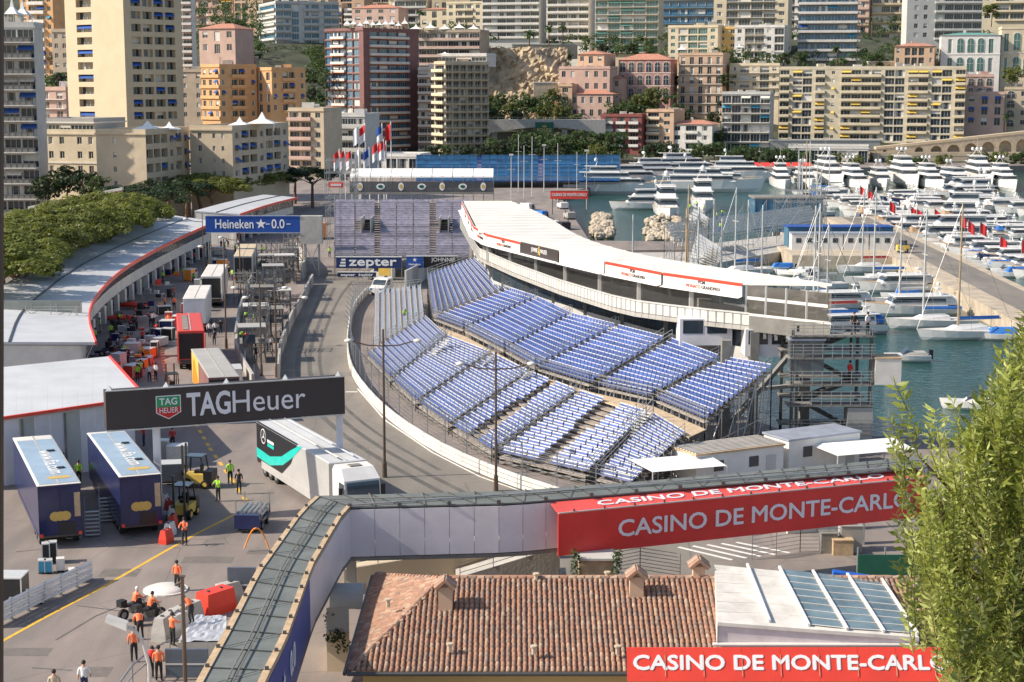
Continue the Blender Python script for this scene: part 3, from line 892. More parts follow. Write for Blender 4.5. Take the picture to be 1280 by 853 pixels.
def first_or_dup(proto, used, loc, rz, label, scale=1., group=None):
	if proto.name not in used:
		used.add(proto.name)
		o = proto
		o.location, o.rotation_euler = loc, (0, 0, rz)
		o.scale = scale if isinstance(scale, tuple) else (scale,) * 3
		o['label'] = label
	else:
		o = dup(proto, loc, rz, label, scale=scale)
	if group: o['group'] = group
	return o
USED = set()
PIN = [pine_proto(k, LEAF['pine']) for k in (1, 2, 3)]
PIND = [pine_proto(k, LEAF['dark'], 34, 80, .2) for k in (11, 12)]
near = [(6, 314), (34, 300), (66, 290), (98, 280), (128, 272), (156, 264), (18, 292), (50, 280), (82, 270), (112, 262), (140, 257), (-10, 330)]
for i, (x, y) in enumerate(near):
	P = G(x, y, 11.0)
	first_or_dup(PIN[i % 3], USED, (P.x, P.y, 2), i * 1.3, f'sunlit umbrella pine behind the pit building, {ORD[i]} of its clump counted from the left edge', (1.2, 1.2, .9), 'pines behind the pit building')
for i, (x, y) in enumerate([(8, 342), (32, 324), (60, 309), (90, 298), (120, 288), (148, 279), (172, 270)]):
	P = G(x, y, 8.4)
	first_or_dup(PIN[(i + 1) % 3], USED, (P.x, P.y, 2), i * 1.9, f'low sunlit umbrella pine against the pit roof edge, {ORD[i]} from the left', (1.0, 1.0, .74), 'pines behind the pit building')
far_ = [(160, 249), (190, 252), (210, 244), (232, 240), (252, 236), (270, 238), (288, 230), (306, 227), (322, 225), (345, 223), (368, 220), (390, 224)]
for i, (x, y) in enumerate(far_):
	P = G(x, y, 8.6)
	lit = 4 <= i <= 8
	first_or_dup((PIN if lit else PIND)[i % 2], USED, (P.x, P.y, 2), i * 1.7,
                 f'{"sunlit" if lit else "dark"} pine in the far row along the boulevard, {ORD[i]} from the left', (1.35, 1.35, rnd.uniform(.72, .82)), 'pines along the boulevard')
RT = {k: [round_proto(s_ + 20, LEAF[k]) for s_ in range(3)] for k in ('dark', 'mid', 'light')}
trees = [  # px, py of crown, distance, crown width px, kind, where
	(620, 128, 676, 26, 'mid', 'at the foot of the cliff'), (640, 136, 672, 24, 'light', 'at the foot of the cliff'), (660, 130, 674, 26, 'mid', 'at the foot of the cliff'),
	(680, 138, 670, 22, 'light', 'at the foot of the cliff'), (692, 118, 676, 18, 'light', 'at the foot of the cliff'), (612, 140, 668, 20, 'mid', 'at the foot of the cliff'),
	(650, 146, 662, 22, 'dark', 'at the foot of the cliff'), (702, 140, 664, 20, 'light', 'at the foot of the cliff'),
	(640, 68, 740, 24, 'dark', 'on top of the cliff'), (662, 72, 738, 24, 'dark', 'on top of the cliff'), (685, 76, 736, 26, 'dark', 'on top of the cliff'), (705, 72, 738, 20, 'mid', 'on top of the cliff'),
	(625, 74, 742, 20, 'mid', 'on top of the cliff'), (700, 86, 728, 20, 'dark', 'on top of the cliff'), (690, 96, 722, 18, 'mid', 'on top of the cliff'),
	(820, 122, 670, 32, 'light', 'in front of the rose pink villa'), (800, 128, 668, 24, 'light', 'in front of the rose pink villa'), (785, 136, 660, 26, 'mid', 'in front of the rose pink villa'), (770, 140, 658, 20, 'mid', 'in front of the rose pink villa'),
	(895, 150, 655, 26, 'dark', 'beside the white waterfront house'), (898, 170, 640, 20, 'mid', 'beside the white waterfront house'), (860, 144, 660, 18, 'mid', 'beside the white waterfront house'),
	(700, 180, 600, 30, 'mid', 'under the road viaduct'), (728, 176, 606, 32, 'mid', 'under the road viaduct'), (655, 182, 600, 30, 'dark', 'under the road viaduct'), (628, 186, 596, 26, 'dark', 'under the road viaduct'), (745, 188, 590, 24, 'light', 'under the road viaduct'),
	(770, 178, 600, 30, 'mid', 'under the road viaduct'), (680, 190, 594, 24, 'dark', 'under the road viaduct'), (752, 172, 606, 20, 'mid', 'under the road viaduct'),
	(815, 186, 598, 22, 'dark', 'on the far quay'), (832, 186, 598, 28, 'dark', 'on the far quay'), (872, 187, 598, 24, 'mid', 'on the far quay'), (893, 186, 598, 26, 'mid', 'on the far quay'),
	(925, 193, 598, 24, 'mid', 'on the far quay'), (945, 194, 597, 24, 'mid', 'on the far quay'), (965, 195, 597, 24, 'dark', 'on the far quay'), (985, 196, 594, 22, 'mid', 'on the far quay'), (1008, 196, 592, 24, 'mid', 'on the far quay'),
	(1048, 200, 590, 22, 'light', 'on the far quay'), (1068, 201, 590, 22, 'light', 'on the far quay'), (1120, 203, 590, 24, 'light', 'on the far quay'), (1150, 203, 590, 24, 'mid', 'on the far quay'), (1180, 203, 590, 24, 'light', 'on the far quay'),
	(1225, 199, 590, 26, 'mid', 'on the far quay'), (1250, 199, 590, 24, 'light', 'on the far quay'), (1275, 198, 590, 26, 'mid', 'on the far quay'),
	(540, 190, 590, 24, 'dark', 'behind the blue stand'), (560, 190, 590, 22, 'mid', 'behind the blue stand'), (583, 188, 596, 22, 'dark', 'behind the blue stand'), (605, 190, 592, 24, 'dark', 'behind the blue stand'),
	(278, 50, 700, 24, 'dark', 'by the pink hillside villa'), (305, 48, 690, 22, 'dark', 'by the pink hillside villa'), (314, 72, 660, 24, 'dark', 'by the pink hillside villa'), (300, 30, 760, 20, 'dark', 'by the pink hillside villa'),
	(388, 95, 640, 22, 'dark', 'between the orange twin and red tower'), (392, 118, 600, 20, 'dark', 'between the orange twin and red tower'), (398, 78, 660, 20, 'dark', 'between the orange twin and red tower'),
	(75, 100, 500, 22, 'dark', 'beside the tan tower'), (70, 75, 560, 20, 'dark', 'beside the tan tower'), (82, 222, 335, 44, 'dark', 'in the garden of the cream block'), (58, 232, 330, 40, 'dark', 'in the garden of the cream block'), (104, 228, 330, 40, 'dark', 'in the garden of the cream block'), (125, 232, 325, 30, 'mid', 'in the garden of the cream block'),
	(757, 62, 735, 20, 'dark', 'below the green windowed slab'), (790, 60, 738, 22, 'mid', 'below the green windowed slab'), (810, 66, 732, 20, 'mid', 'below the green windowed slab'), (690, 55, 770, 20, 'dark', 'below the green windowed slab'),
	(980, 72, 700, 20, 'mid', 'above the yellow block'), (1003, 70, 700, 18, 'mid', 'above the yellow block'), (1095, 74, 700, 24, 'mid', 'above the yellow block'), (1130, 72, 720, 20, 'dark', 'above the yellow block'),
	(1265, 92, 670, 26, 'light', 'below the hotel wing'), (1240, 12, 840, 24, 'light', 'in the top right corner'),
	(910, 75, 710, 20, 'mid', 'beside the salmon apartment house'), (908, 100, 690, 18, 'mid', 'beside the salmon apartment house'), (904, 130, 665, 16, 'dark', 'beside the salmon apartment house'),
	(843, 100, 700, 16, 'dark', 'beside the salmon apartment house'), (765, 118, 690, 18, 'dark', 'beside the rose villa annex'), (720, 148, 655, 18, 'light', 'beside the rose villa annex'),
]
cnt, tot = {}, {}
for t_ in trees: tot[t_[5]] = tot.get(t_[5], 0) + 1
for i, (x, y, Y, wd, k, wh) in enumerate(sorted(trees)):
	P = D(x, y, Y)
	s_ = wd / sc(P) / 6.4
	cnt[wh] = cnt.get(wh, 0) + 1
	lab = f'{ {"dark": "dark green", "mid": "green", "light": "yellow green"}[k]} tree {wh}, {ORD[cnt[wh] - 1]} from left'
	first_or_dup(RT[k][i % 3], USED, (P.x, P.y, P.z - 5.4 * s_), i * 2.1, lab, s_, 'trees ' + wh)
PALM = [palm_proto(1), palm_proto(2)]
for i, (x, y, Y, wd, wh) in enumerate([(661, 42, 745, 22, 'on the cliff terrace left of the white slab'), (686, 36, 750, 16, 'in front of the white balconied slab'), (704, 34, 750, 16, 'right of another palm before the white balconied slab'),
                                       (525, 16, 870, 14, 'in front of the skyline palm house'), (895, 62, 715, 14, 'beside the cream block above salmon house'), (1046, 62, 700, 18, 'on the roof garden of the yellow block'),
                                       (1053, 75, 690, 16, 'low on the roof terrace of the yellow block'), (1258, 146, 640, 14, 'in front of the house below the hotel'), (946, 74, 700, 14, 'behind the white terraces above the grey block')]):
	P = D(x, y, Y)
	s_ = wd / sc(P) / 5.5
	first_or_dup(PALM[i % 2], USED, (P.x, P.y, P.z - 7 * s_), i, f'palm tree {wh}', s_, 'palms in the town')
# undergrowth that reads as one mass
m = MB()
rr = random.Random(5)
for (x0, x1, y0, y1, Y0, Y1, n) in [(604, 710, 60, 85, 742, 730, 60), (604, 712, 118, 150, 680, 664, 110), (612, 780, 168, 196, 612, 596, 120), (900, 975, 62, 80, 715, 705, 30), (265, 325, 20, 80, 720, 650, 70), (382, 408, 60, 135, 670, 590, 50),
									(800, 1000, 185, 196, 612, 604, 60), (60, 84, 90, 115, 540, 520, 20), (755, 850, 118, 150, 680, 660, 60), (990, 1180, 60, 84, 740, 700, 60), (440, 620, 30, 60, 780, 760, 70), (330, 420, 60, 85, 800, 790, 40), (690, 850, 45, 70, 770, 745, 60), (240, 330, 0, 60, 900, 720, 130), (330, 620, 10, 66, 1000, 790, 300), (600, 900, 10, 60, 1000, 800, 260), (880, 1290, 10, 80, 1000, 730, 420)]:
	for _ in range(n):
		t = rr.random()
		leaf_quads(m, D(rr.uniform(x0, x1), y0 + (y1 - y0) * t, Y0 + (Y1 - Y0) * t + rr.uniform(-3, 3)), 34, rr.uniform(1.4, 2.8), .42, rr)
tag(m.build('undergrowth', LEAF['mid']), 'green undergrowth on the slopes between the houses', 'undergrowth', kind='stuff')
# cliff
def cliff(name, label, x0, x1, y0, y1, Y, nx=34, nz=26):
	rr = random.Random(3)
	A = D(x0, y1, Y)
	Bq = D(x1, y0, Y)
	W_, H_ = Bq.x - A.x, Bq.z - A.z
	ph = [rr.uniform(0, 6) for _ in range(12)]
	m = MB()
	P = []
	for j in range(nz + 1):
		for i in range(nx + 1):
			u, v = i / nx, j / nz
			dz = sum(math.sin(u * (5 + 4 * k) + v * (4 + 3.1 * k) + ph[k]) / (1 + k * .7) for k in range(9)) * 1.5 + rr.uniform(-.9, .9)
			P.append((A.x + W_ * u, Y + v * 22 - dz * 1.2 + abs(u - .5) * 10, A.z + H_ * v + rr.uniform(-.5, .5)))
	m.add(P, [(j * (nx + 1) + i, j * (nx + 1) + i + 1, (j + 1) * (nx + 1) + i + 1, (j + 1) * (nx + 1) + i) for j in range(nz) for i in range(nx)])
	return tag(m.build(name, 'rock'), kind='structure')
cliff('cliff', '', 596, 712, 58, 150, 690)
def wallbox(name, label, x0, x1, yt, yb, Y, th=1.2, m='stone', cat='wall', sl=0):
	a, b = D(x0, yt, Y), D(x1, yt + sl, Y)
	c = D(x0, yb, Y)
	q = MB().add([(a.x, Y, c.z), (b.x, Y, c.z), (b.x, Y + th, c.z), (a.x, Y + th, c.z), (a.x, Y, a.z), (b.x, Y, b.z), (b.x, Y + th, b.z), (a.x, Y + th, a.z)],
                 [(0, 3, 2, 1), (4, 5, 6, 7), (0, 1, 5, 4), (1, 2, 6, 5), (2, 3, 7, 6), (3, 0, 4, 7)])
	t = thing(name, label, cat, (a.x, Y, c.z))
	q.build('wall', m, t)
	q = MB()
	q.add([(a.x - .1, Y - .2, a.z + .003), (b.x + .1, Y - .2, b.z + .003), (b.x + .1, Y + th + .2, b.z + .003), (a.x - .1, Y + th + .2, a.z + .003),
           (a.x - .1, Y - .2, a.z + .5), (b.x + .1, Y - .2, b.z + .5), (b.x + .1, Y + th + .2, b.z + .5), (a.x - .1, Y + th + .2, a.z + .5)],
          [(0, 3, 2, 1), (4, 5, 6, 7), (0, 1, 5, 4), (1, 2, 6, 5), (2, 3, 7, 6), (3, 0, 4, 7)])
	q.build('coping', 'white2', t)
	return t
wallbox('retaining_wall', 'pale stone retaining wall on the cliff top under the white slab', 640, 722, 56, 74, 752, 3)
wallbox('retaining_wall', 'stone garden wall under the pink hillside villa', 253, 322, 72, 84, 655, 2)
wallbox('retaining_wall', 'round-topped stone bastion wall at the cliff foot', 667, 696, 104, 124, 683, 6)
wallbox('retaining_wall', 'long sunlit terrace wall behind the yellow block roofs', 1085, 1180, 78, 92, 700, 2, 'cream')
wallbox('retaining_wall', 'dark terrace wall between the tan tower and orange twins', 228, 254, 88, 108, 640, 2, 'concrete2')
wallbox('boulevard_wall', 'brown boulevard parapet wall behind the umbrella pines', 36, 152, 262, 275, 300, 1, 'rose', sl=-24)
wallbox('quay_wall', 'low grey quay wall under the yellow block', 962, 1100, 176, 188, 640, 2, 'concrete')
# arched ramp wall at right
def arcade():
	t = thing('arched_ramp', 'stone ramp with a row of dark arches at the far right quay', 'viaduct', D(1090, 205, 618))
	Y = 618
	m, q = MB(), MB()
	xa = [1095 + i * 21.5 for i in range(10)]
	for i, x in enumerate(xa):
		a, b = D(x, 190, Y), D(x + 21.5, 190, Y)
		top = D(x + 10, 187 - i * 2.3, Y).z
		topb = D(x + 10, 187 - i * 2.3 - 2.3, Y).z
		h = min(5.2, max(.5, (top - a.z) * .74))
		w_ = (b.x - a.x)
		c = (a.x + b.x) / 2
		r = min(w_ * .36, h * .95)
		arc = [(c + r * math.cos(math.pi - k * math.pi / 8), a.z + max(.2, h - r) + r * math.sin(k * math.pi / 8)) for k in range(9)]
		pts = [(a.x, a.z), (c - r, a.z)] + arc + [(c + r, a.z), (b.x, a.z), (b.x, topb), (a.x, top)]
		m.add([(p[0], Y, p[1]) for p in pts], [tuple(range(len(pts)))])
		m.box(a.x, b.x, Y + 2.5, Y + 2.7, a.z - 5, a.z + h)
		m.quad((a.x, Y, a.z - 6), (b.x, Y, a.z - 6), (b.x, Y, a.z), (a.x, Y, a.z))
		mm = MB().add([(a.x, Y - .15, top), (b.x, Y - .15, topb), (b.x, Y + 4, topb), (a.x, Y + 4, top), (a.x, Y - .15, top + .9), (b.x, Y - .15, topb + .9), (b.x, Y + 4, topb + .9), (a.x, Y + 4, top + .9)],
                      [(0, 3, 2, 1), (4, 5, 6, 7), (0, 1, 5, 4), (1, 2, 6, 5), (2, 3, 7, 6), (3, 0, 4, 7)])
		mm.build('parapet', 'beige', t)
	m.build('wall', 'stone', t)
arcade()
def road_bridge():
	Y = 640
	t = thing('road_viaduct', 'grey road viaduct with flat arch behind the blue stand', 'bridge', D(610, 165, Y))
	a, b = D(604, 150, Y), D(757, 152, Y)
	zd = D(604, 158, Y).z
	m = MB()
	pts = [(a.x, zd - 6), (a.x + 3, zd - 2.5)] + [(a.x + (b.x - a.x) * k / 10, zd - 3.2 + 2.9 * math.sin(math.pi * k / 10)) for k in range(1, 10)] + [(b.x, zd - 4), (b.x, a.z), (a.x, a.z)]
	m.add([(p[0], Y, p[1]) for p in pts] + [(p[0], Y + 8, p[1]) for p in pts], [tuple(range(len(pts)))] + [(i, len(pts) + i, len(pts) + (i + 1) % len(pts), (i + 1) % len(pts)) for i in range(len(pts))])
	m.build('deck', 'concrete', t)
	m = MB()
	for k in range(26):
		x = a.x + (b.x - a.x) * k / 25
		m.box(x, x + .1, Y + .1, Y + .2, a.z, a.z + 1)
	m.box(a.x, b.x, Y + .08, Y + .22, a.z + .95, a.z + 1.05)
	m.build('railing', 'steel', t)
	for px in (618, 706):
		p = D(px, 165, Y)
		MB().box(p.x - 1, p.x + 1, Y + 2, Y + 6, p.z - 8, zd - 1).build('pier', 'concrete', t)
	p, q = D(669, 153, Y - .6), D(692, 166.5, Y - .6)
	s_ = thing('sign_board', 'deep green advertising board with gold crown on the road viaduct', 'sign', (p.x, Y - .6, q.z))
	MB().box(p.x, q.x, Y - .8, Y - .45, q.z, p.z).build('board', 'rolex', s_)
	letter('ROLEX', s_, ((p.x + q.x) / 2, Y - .83, q.z + 1.1), (1, 0, 0), (0, 0, 1), 1.7, 'gold', .03, width=5.6)
	m = MB()
	cx, cz = (p.x + q.x) / 2, q.z + 2.2
	m.box(cx - .7, cx + .7, Y - .86, Y - .81, cz, cz + .2)
	for k in range(5):
		m.add([(cx - .6 + k * .28 - .1, Y - .84, cz + .2), (cx - .6 + k * .28 + .14, Y - .84, cz + .2), (cx - .9 + k * .45, Y - .84, cz + 1.1)], [(0, 1, 2)])
	m.build('crown_emblem', 'gold', s_)
road_bridge()
# roof-top marquees
for i, (x, y, Y, w_, h_) in enumerate([(16, 34, 337, 16, 34), (29, 34, 339, 18, 30)]):
	tent(f'white pointed tent on the pale left tower roof, {ORD[i]} from the left', x, y - 4, Y, w_, h_, grp='tents on the pale tower')
for i in range(10):
	tent(f'white pointed tent in the row on the red tower roof, {ORD[i]} from the left', 434 + i * 8, 36 - (i % 2), 634 + (i % 3) * 3, 9, 14 - (i % 3) * 2, grp='tents on the red tower roof')
for i in range(5):
	tent(f'white marquee in the row on the terraced block, {ORD[i]} from the left', 520 + i * 18, 40, 706, 15, 10 + (i % 2) * 3, grp='marquees on the terraced block')
for i, (x, y, Y, w_, h_, q) in enumerate([(185, 167, 345, 36, 16, 'over the brown gable block terrace'), (212, 167, 347, 26, 15, 'at the corner of the cream loggia front'), (300, 162, 362, 26, 16, 'at the left of the grey gable block'), (328, 162, 362, 34, 22, 'biggest one over the grey gable block'),
                                          (406, 140, 510, 16, 6, 'over the pink beige block'), (556, 70, 620, 20, 5, 'over the grid fronted block'), (852, 66, 700, 12, 10, 'on the salmon house roof'), (924, 62, 700, 12, 7, 'beside the cream block with balconies')]):
	tent(f'white roof canopy {q}', x, y, Y, w_, h_, grp='roof canopies')
# ---------------------------------------------------------------- pit building, second pit roof, gantry
def lerp(a, b, t): return a + (b - a) * t
def resample(pts, n):
	pts = [Vector(p) for p in pts]
	ds = [0]
	for a, b in zip(pts, pts[1:]): ds.append(ds[-1] + (b - a).length)
	out = []
	for i in range(n + 1):
		s_ = ds[-1] * i / n
		k = 0
		while k < len(ds) - 2 and ds[k + 1] < s_: k += 1
		out.append(pts[k].lerp(pts[k + 1], (s_ - ds[k]) / max(1e-6, ds[k + 1] - ds[k])))
	return out
def smooth(pts, it=2):
	pts = [Vector(p) for p in pts]
	for _ in range(it):
		o = [pts[0]]
		for a, b in zip(pts, pts[1:]):
			o += [a.lerp(b, .25), a.lerp(b, .75)]
		pts = o + [pts[-1]]
	return pts
def pit_building(name, label, redge, ledge, zr=7.3, n=24, low=2.0):
	Rr = resample(smooth([G(x, y, zr) for x, y in redge]), n)
	Lf = resample(smooth([G(x, y, zr) for x, y in ledge]), n)
	t = thing(name, label, 'building', (Rr[0].x, Rr[0].y, 2))
	for i in range(n):
		m = MB()
		a, b, c, d = Rr[i], Rr[i + 1], Lf[i + 1], Lf[i]
		e = (b - a).normalized() * .02
		up = Vector((0, 0, .6))                     # roof rises gently to the back
		m.add([a + e, b - e, c - e + up, d + e + up] + [p - Vector((0, 0, .25)) for p in (a + e, b - e, c - e + up, d + e + up)],
              [(0, 1, 2, 3), (7, 6, 5, 4), (0, 4, 5, 1), (1, 5, 6, 2), (2, 6, 7, 3), (3, 7, 4, 0)])
		m.build('roof_panel', 'pitroof', t)
		if i % 1 == 0:
			n_ = Vector(((b - a).y, -(b - a).x, 0)).normalized()
			o_ = n_ * -1.0
			A, Bq = a + o_, b + o_
			w_ = MB()
			def Q(z0, z1, off=0.):
				q = n_ * off
				w_.quad(Vector((A.x, A.y, z0)) + q, Vector((Bq.x, Bq.y, z0)) + q, Vector((Bq.x, Bq.y, z1)) + q, Vector((A.x, A.y, z1)) + q)
			Q(4.1, 5.45)
			w_.build('wall_panel', 'white2', t)
			w_ = MB()
			Q(5.45, zr - .28, -.05)
			w_.build('window', 'glass', t)
			w_ = MB()
			d_ = (Bq - A)
			w_.box(0, 0, 0, 0, 0, 0)
			w_ = MB()
			for f in (.02, .35, .68):
				p = A + d_ * f
				w_.beam((p.x, p.y, 5.45), (p.x + n_.x * .8, p.y + n_.y * .8, zr - .25), .07)
			w_.build('roof_strut', 'steel', t)
			w_ = MB()
			w_.box(0, 0, 0, 0, 0, 0)
			w_ = MB()
			back = n_ * -.9
			for p0, p1 in ((A, Bq),):
				w_.quad(Vector((p0.x, p0.y, 2)) + back, Vector((p1.x, p1.y, 2)) + back, Vector((p1.x, p1.y, 4.1)) + back, Vector((p0.x, p0.y, 4.1)) + back)
			w_.build('garage_door', 'navy' if i % 3 else 'concrete2', t)
			w_ = MB()
			w_.cbox((A.x, A.y, 2), .5, .9, 2.1)
			w_.build('pillar', 'white2', t)
	for i in range(n):                              # red roof edge
		a, b = Rr[i], Rr[i + 1]
		n_ = Vector(((b - a).y, -(b - a).x, 0)).normalized()
		m = MB()
		m.add([a - n_ * .02 + Vector((0, 0, -.3)), b - n_ * .02 + Vector((0, 0, -.3)), b + n_ * .14 + Vector((0, 0, -.3)), a + n_ * .14 + Vector((0, 0, -.3)),
               a - n_ * .02 + Vector((0, 0, .12)), b - n_ * .02 + Vector((0, 0, .12)), b + n_ * .14 + Vector((0, 0, .12)), a + n_ * .14 + Vector((0, 0, .12))],
              [(0, 3, 2, 1), (4, 5, 6, 7), (0, 1, 5, 4), (1, 2, 6, 5), (2, 3, 7, 6), (3, 0, 4, 7)])
		m.build('edge_trim', 'redb', t)
	bk = MB()
	for i in range(n):
		a, b = Lf[i], Lf[i + 1]
		bk.quad((a.x, a.y, 2), (b.x, b.y, 2), (b.x, b.y, zr + .3), (a.x, a.y, zr + .3))
	for p, q in ((Rr[0], Lf[0]), (Rr[-1], Lf[-1])):
		bk.quad((p.x - .9, p.y + .05, 2), (q.x, q.y + .05, 2), (q.x, q.y + .05, zr + .3), (p.x - .9, p.y + .05, zr - .3))
	bk.build('back_wall', 'white2', t)
	seam = MB()                                     # raised seam along the roof
	for i in range(n):
		a, b = Rr[i].lerp(Lf[i], .52), Rr[i + 1].lerp(Lf[i + 1], .52)
		seam.tube(a + Vector((0, 0, .36)), b + Vector((0, 0, .36)), .1, n=4)
	seam.build('roof_gutter', 'darkst', t)
	return t
pit_building('pit_building', 'long curved pit building with pale roof and red edge', [(119, 428), (108, 396), (118, 370), (147, 340), (190, 314), (240, 290), (270, 277)],
             [(-90, 436), (-52, 395), (0, 366), (52, 334), (125, 303), (182, 281), (205, 272)])
pit_building('pit_building', 'farther pit building with pale roof beyond the blue gantry', [(300, 268), (335, 256), (372, 247)], [(243, 268), (285, 256), (330, 247)], n=7)
def pit_lower():
	zr = 7.0
	P = [G(-40, 528, zr), G(134, 503, zr), G(174, 488, zr), G(136, 450, zr), G(-40, 468, zr)]
	t = thing('pit_annex', 'lower pit roof with red edge above the parked trailers', 'building', (P[1].x, P[1].y, 2))
	n = 9
	for i in range(n):
		a, b = P[0].lerp(P[1], i / n), P[0].lerp(P[1], (i + 1) / n)
		d, c = P[4].lerp(P[3], i / n), P[4].lerp(P[3], (i + 1) / n)
		up = Vector((0, 0, .3))
		MB().add([a, b - (b - a) * .006, c + up, d + up, a - up, b - (b - a) * .006 - up, c, d], [(0, 1, 2, 3), (7, 6, 5, 4), (0, 4, 5, 1), (1, 5, 6, 2), (2, 6, 7, 3), (3, 7, 4, 0)]).build('roof_panel', 'pitroof', t)
		w_ = MB()
		a2, b2 = a + Vector((0, .5, 0)), b + Vector((0, .5, 0))
		e = (b2 - a2) * .01
		w_.quad((a2.x + e.x, a2.y, 2), (b2.x, b2.y, 2), (b2.x, b2.y, zr - .3), (a2.x + e.x, a2.y, zr - .3))
		w_.build('wall_panel', 'panel' if i % 3 else 'ltgrey', t)
	up = Vector((0, 0, .3))
	MB().add([P[1], P[2], P[3] + up, P[1] - up, P[2] - up, P[3]], [(0, 1, 2), (5, 4, 3), (0, 3, 4, 1), (1, 4, 5, 2)]).build('roof_panel', 'pitroof', t)
	for a, b in ((P[0], P[1]), (P[1], P[2]), (P[2], P[3] + Vector((0, 0, .3)))):
		m = MB().beam(a + Vector((.05, -.05, -.05)), b + Vector((.05, -.05, -.05)), .22)
		m.build('edge_trim', 'redb', t)
	m = MB()
	a, b, c = P[1], P[2], P[3]
	m.quad((a.x - .2, a.y + .4, 2), (b.x - .5, b.y + .3, 2), (b.x - .5, b.y + .3, zr - .3), (a.x - .2, a.y + .4, zr - .3))
	m.quad((b.x - .5, b.y + .3, 2), (c.x - .5, c.y, 2), (c.x - .5, c.y, zr - .3), (b.x - .5, b.y + .3, zr - .3))
	m.build('side_wall', 'panel', t)
	m = MB()
	for f in (.35, .66):
		q = P[0].lerp(P[1], f)
		m.box(q.x, q.x + .15, q.y + .42, q.y + .48, 2, zr - .4)
	m.box(P[0].x, P[1].x - .2, P[1].y + .3, P[1].y + .34, 4.2, 4.35)
	m.build('door_seam', 'concrete2', t)
pit_lower()
# green netting and scaffold between the two pit roofs
def scaffold(name, label, x0, x1, y0, y1, z0, z1, bay=2.0, lift=2.0, mat_='steel', r=.05, diag=True, group=None, rz=0, loc=None):
	# a bay-and-lift tube scaffold; parts are the standards, ledgers and braces
	t = thing(name, label, 'scaffold', loc or (x0, y0, z0), rz, group)
	W_, Dp, H_ = x1 - x0, y1 - y0, z1 - z0
	nx_, ny_, nz_ = max(1, round(W_ / bay)), max(1, round(Dp / bay)), max(1, round(H_ / lift))
	a, b, c = MB(), MB(), MB()
	for i in range(nx_ + 1):
		for j in range(ny_ + 1):
			x, y = W_ * i / nx_, Dp * j / ny_
			a.tube((x, y, 0), (x, y, H_ + .4), r, n=4)
	for k in range(1, nz_ + 1):
		z = H_ * k / nz_
		for j in range(ny_ + 1): b.tube((0, Dp * j / ny_, z), (W_, Dp * j / ny_, z), r * .9, n=4)
		for i in range(nx_ + 1): b.tube((W_ * i / nx_, 0, z), (W_ * i / nx_, Dp, z), r * .9, n=4)
		if diag:
			for i in range(nx_):
				s_ = 1 if (i + k) % 2 else 0
				c.tube((W_ * (i + s_) / nx_, 0, z - H_ / nz_), (W_ * (i + 1 - s_) / nx_, 0, z), r * .8, n=4)
			for j in range(ny_):
				s_ = 1 if (j + k) % 2 else 0
				c.tube((W_, Dp * (j + s_) / ny_, z - H_ / nz_), (W_, Dp * (j + 1 - s_) / ny_, z), r * .8, n=4)
	a.build('standard', mat_, t, world=False)
	tag(b.build('ledger', mat_, t, world=False), kind='stuff')
	if c.f: tag(c.build('brace', mat_, t, world=False), kind='stuff')
	return t
p, q = G(25, 468), G(98, 462)
scaffold('scaffold_frame', 'steel scaffold frame between the two pit roofs', p.x, q.x, q.y, q.y + 2, 2, 8.0, 2, 2)
m = MB().box(p.x - 3, q.x, q.y + 2.2, q.y + 2.3, 2, 8.6)
t = thing('netting_screen', 'grey green netting screen behind the scaffold frame at the pits', 'screen', (p.x, q.y + 2.2, 2))
m.build('netting', mat('green netting', (.22, .24, .22), .9), t)
def gantry(name, label, a, b, zb, zt, th, face, legs=()):
	t = thing(name, label, 'gantry', (a.x, a.y, 2))
	d = Vector((b.x - a.x, b.y - a.y, 0))
	n_ = Vector((d.y, -d.x, 0)).normalized() * th
	P = [a, b, b - n_, a - n_]
	MB().prism([(p.x, p.y) for p in P], zb, zt).build('banner', face, t)
	m = MB()
	for z in (zb - .05, zt + .06):
		m.beam((a.x + n_.x * .06, a.y + n_.y * .06, z), (b.x + n_.x * .06, b.y + n_.y * .06, z), .07)
	m.build('edge_frame', 'alu', t)
	return t, d.normalized(), n_.normalized()
a, b = G(258, 345), G(376, 345)
a, b = Vector((-44.8, 243, 2)), Vector((-31.0, 243, 2))
t, d, n_ = gantry('sponsor_gantry', 'blue start gantry with white lettering across the far pit lane', a, b, 8.5, 10.9, 1.4, 'royal')
fr = n_ * .03
letter('Heineken', t, Vector((a.x, a.y, 9.7)) + d * 4.2 + fr, d, (0, 0, 1), 1.9, 'text', .02, width=5.6)
letter('0.0', t, Vector((a.x, a.y, 9.7)) + d * 10.6 + fr, d, (0, 0, 1), 1.9, 'text', .02, width=1.9)
m = MB()
c = Vector((a.x, a.y, 9.75)) + d * 8.1 + fr
st = [c + d * (math.sin(k * math.pi / 5) * (.8 if k % 2 == 0 else .32)) + Vector((0, 0, math.cos(k * math.pi / 5) * (.8 if k % 2 == 0 else .32))) for k in range(10)]
m.add([c] + st, [(0, 1 + (k + 1) % 10, 1 + k) for k in range(10)])
for o_ in (-1.5, 1.55):
	e = c + d * (2.5 + o_)
	m.box(e.x - .3, e.x + .3, e.y - .01, e.y + .02, 9.68, 9.8)
m.build('star_emblem', 'text', t)
MB().box(b.x + .02, b.x + 3.2, 243, 244.6, 6.8, 10.9).build('end_panel', 'concrete', t)
for i, x in enumerate((b.x + .6, b.x + 2.6)):
	for y in (243.3, 244.8):
		MB().beam((x, y, 2), (x, y, 6.8), .14).build('leg', 'steel', t)
m = MB()
m.beam((b.x + .6, 243.3, 2), (b.x + 2.6, 243.3, 6.8), .09).beam((b.x + 2.6, 243.3, 2), (b.x + .6, 243.3, 6.8), .09).beam((b.x + .6, 243.3, 4.4), (b.x + 2.6, 243.3, 4.4), .09)
m.build('brace', 'steel', t)
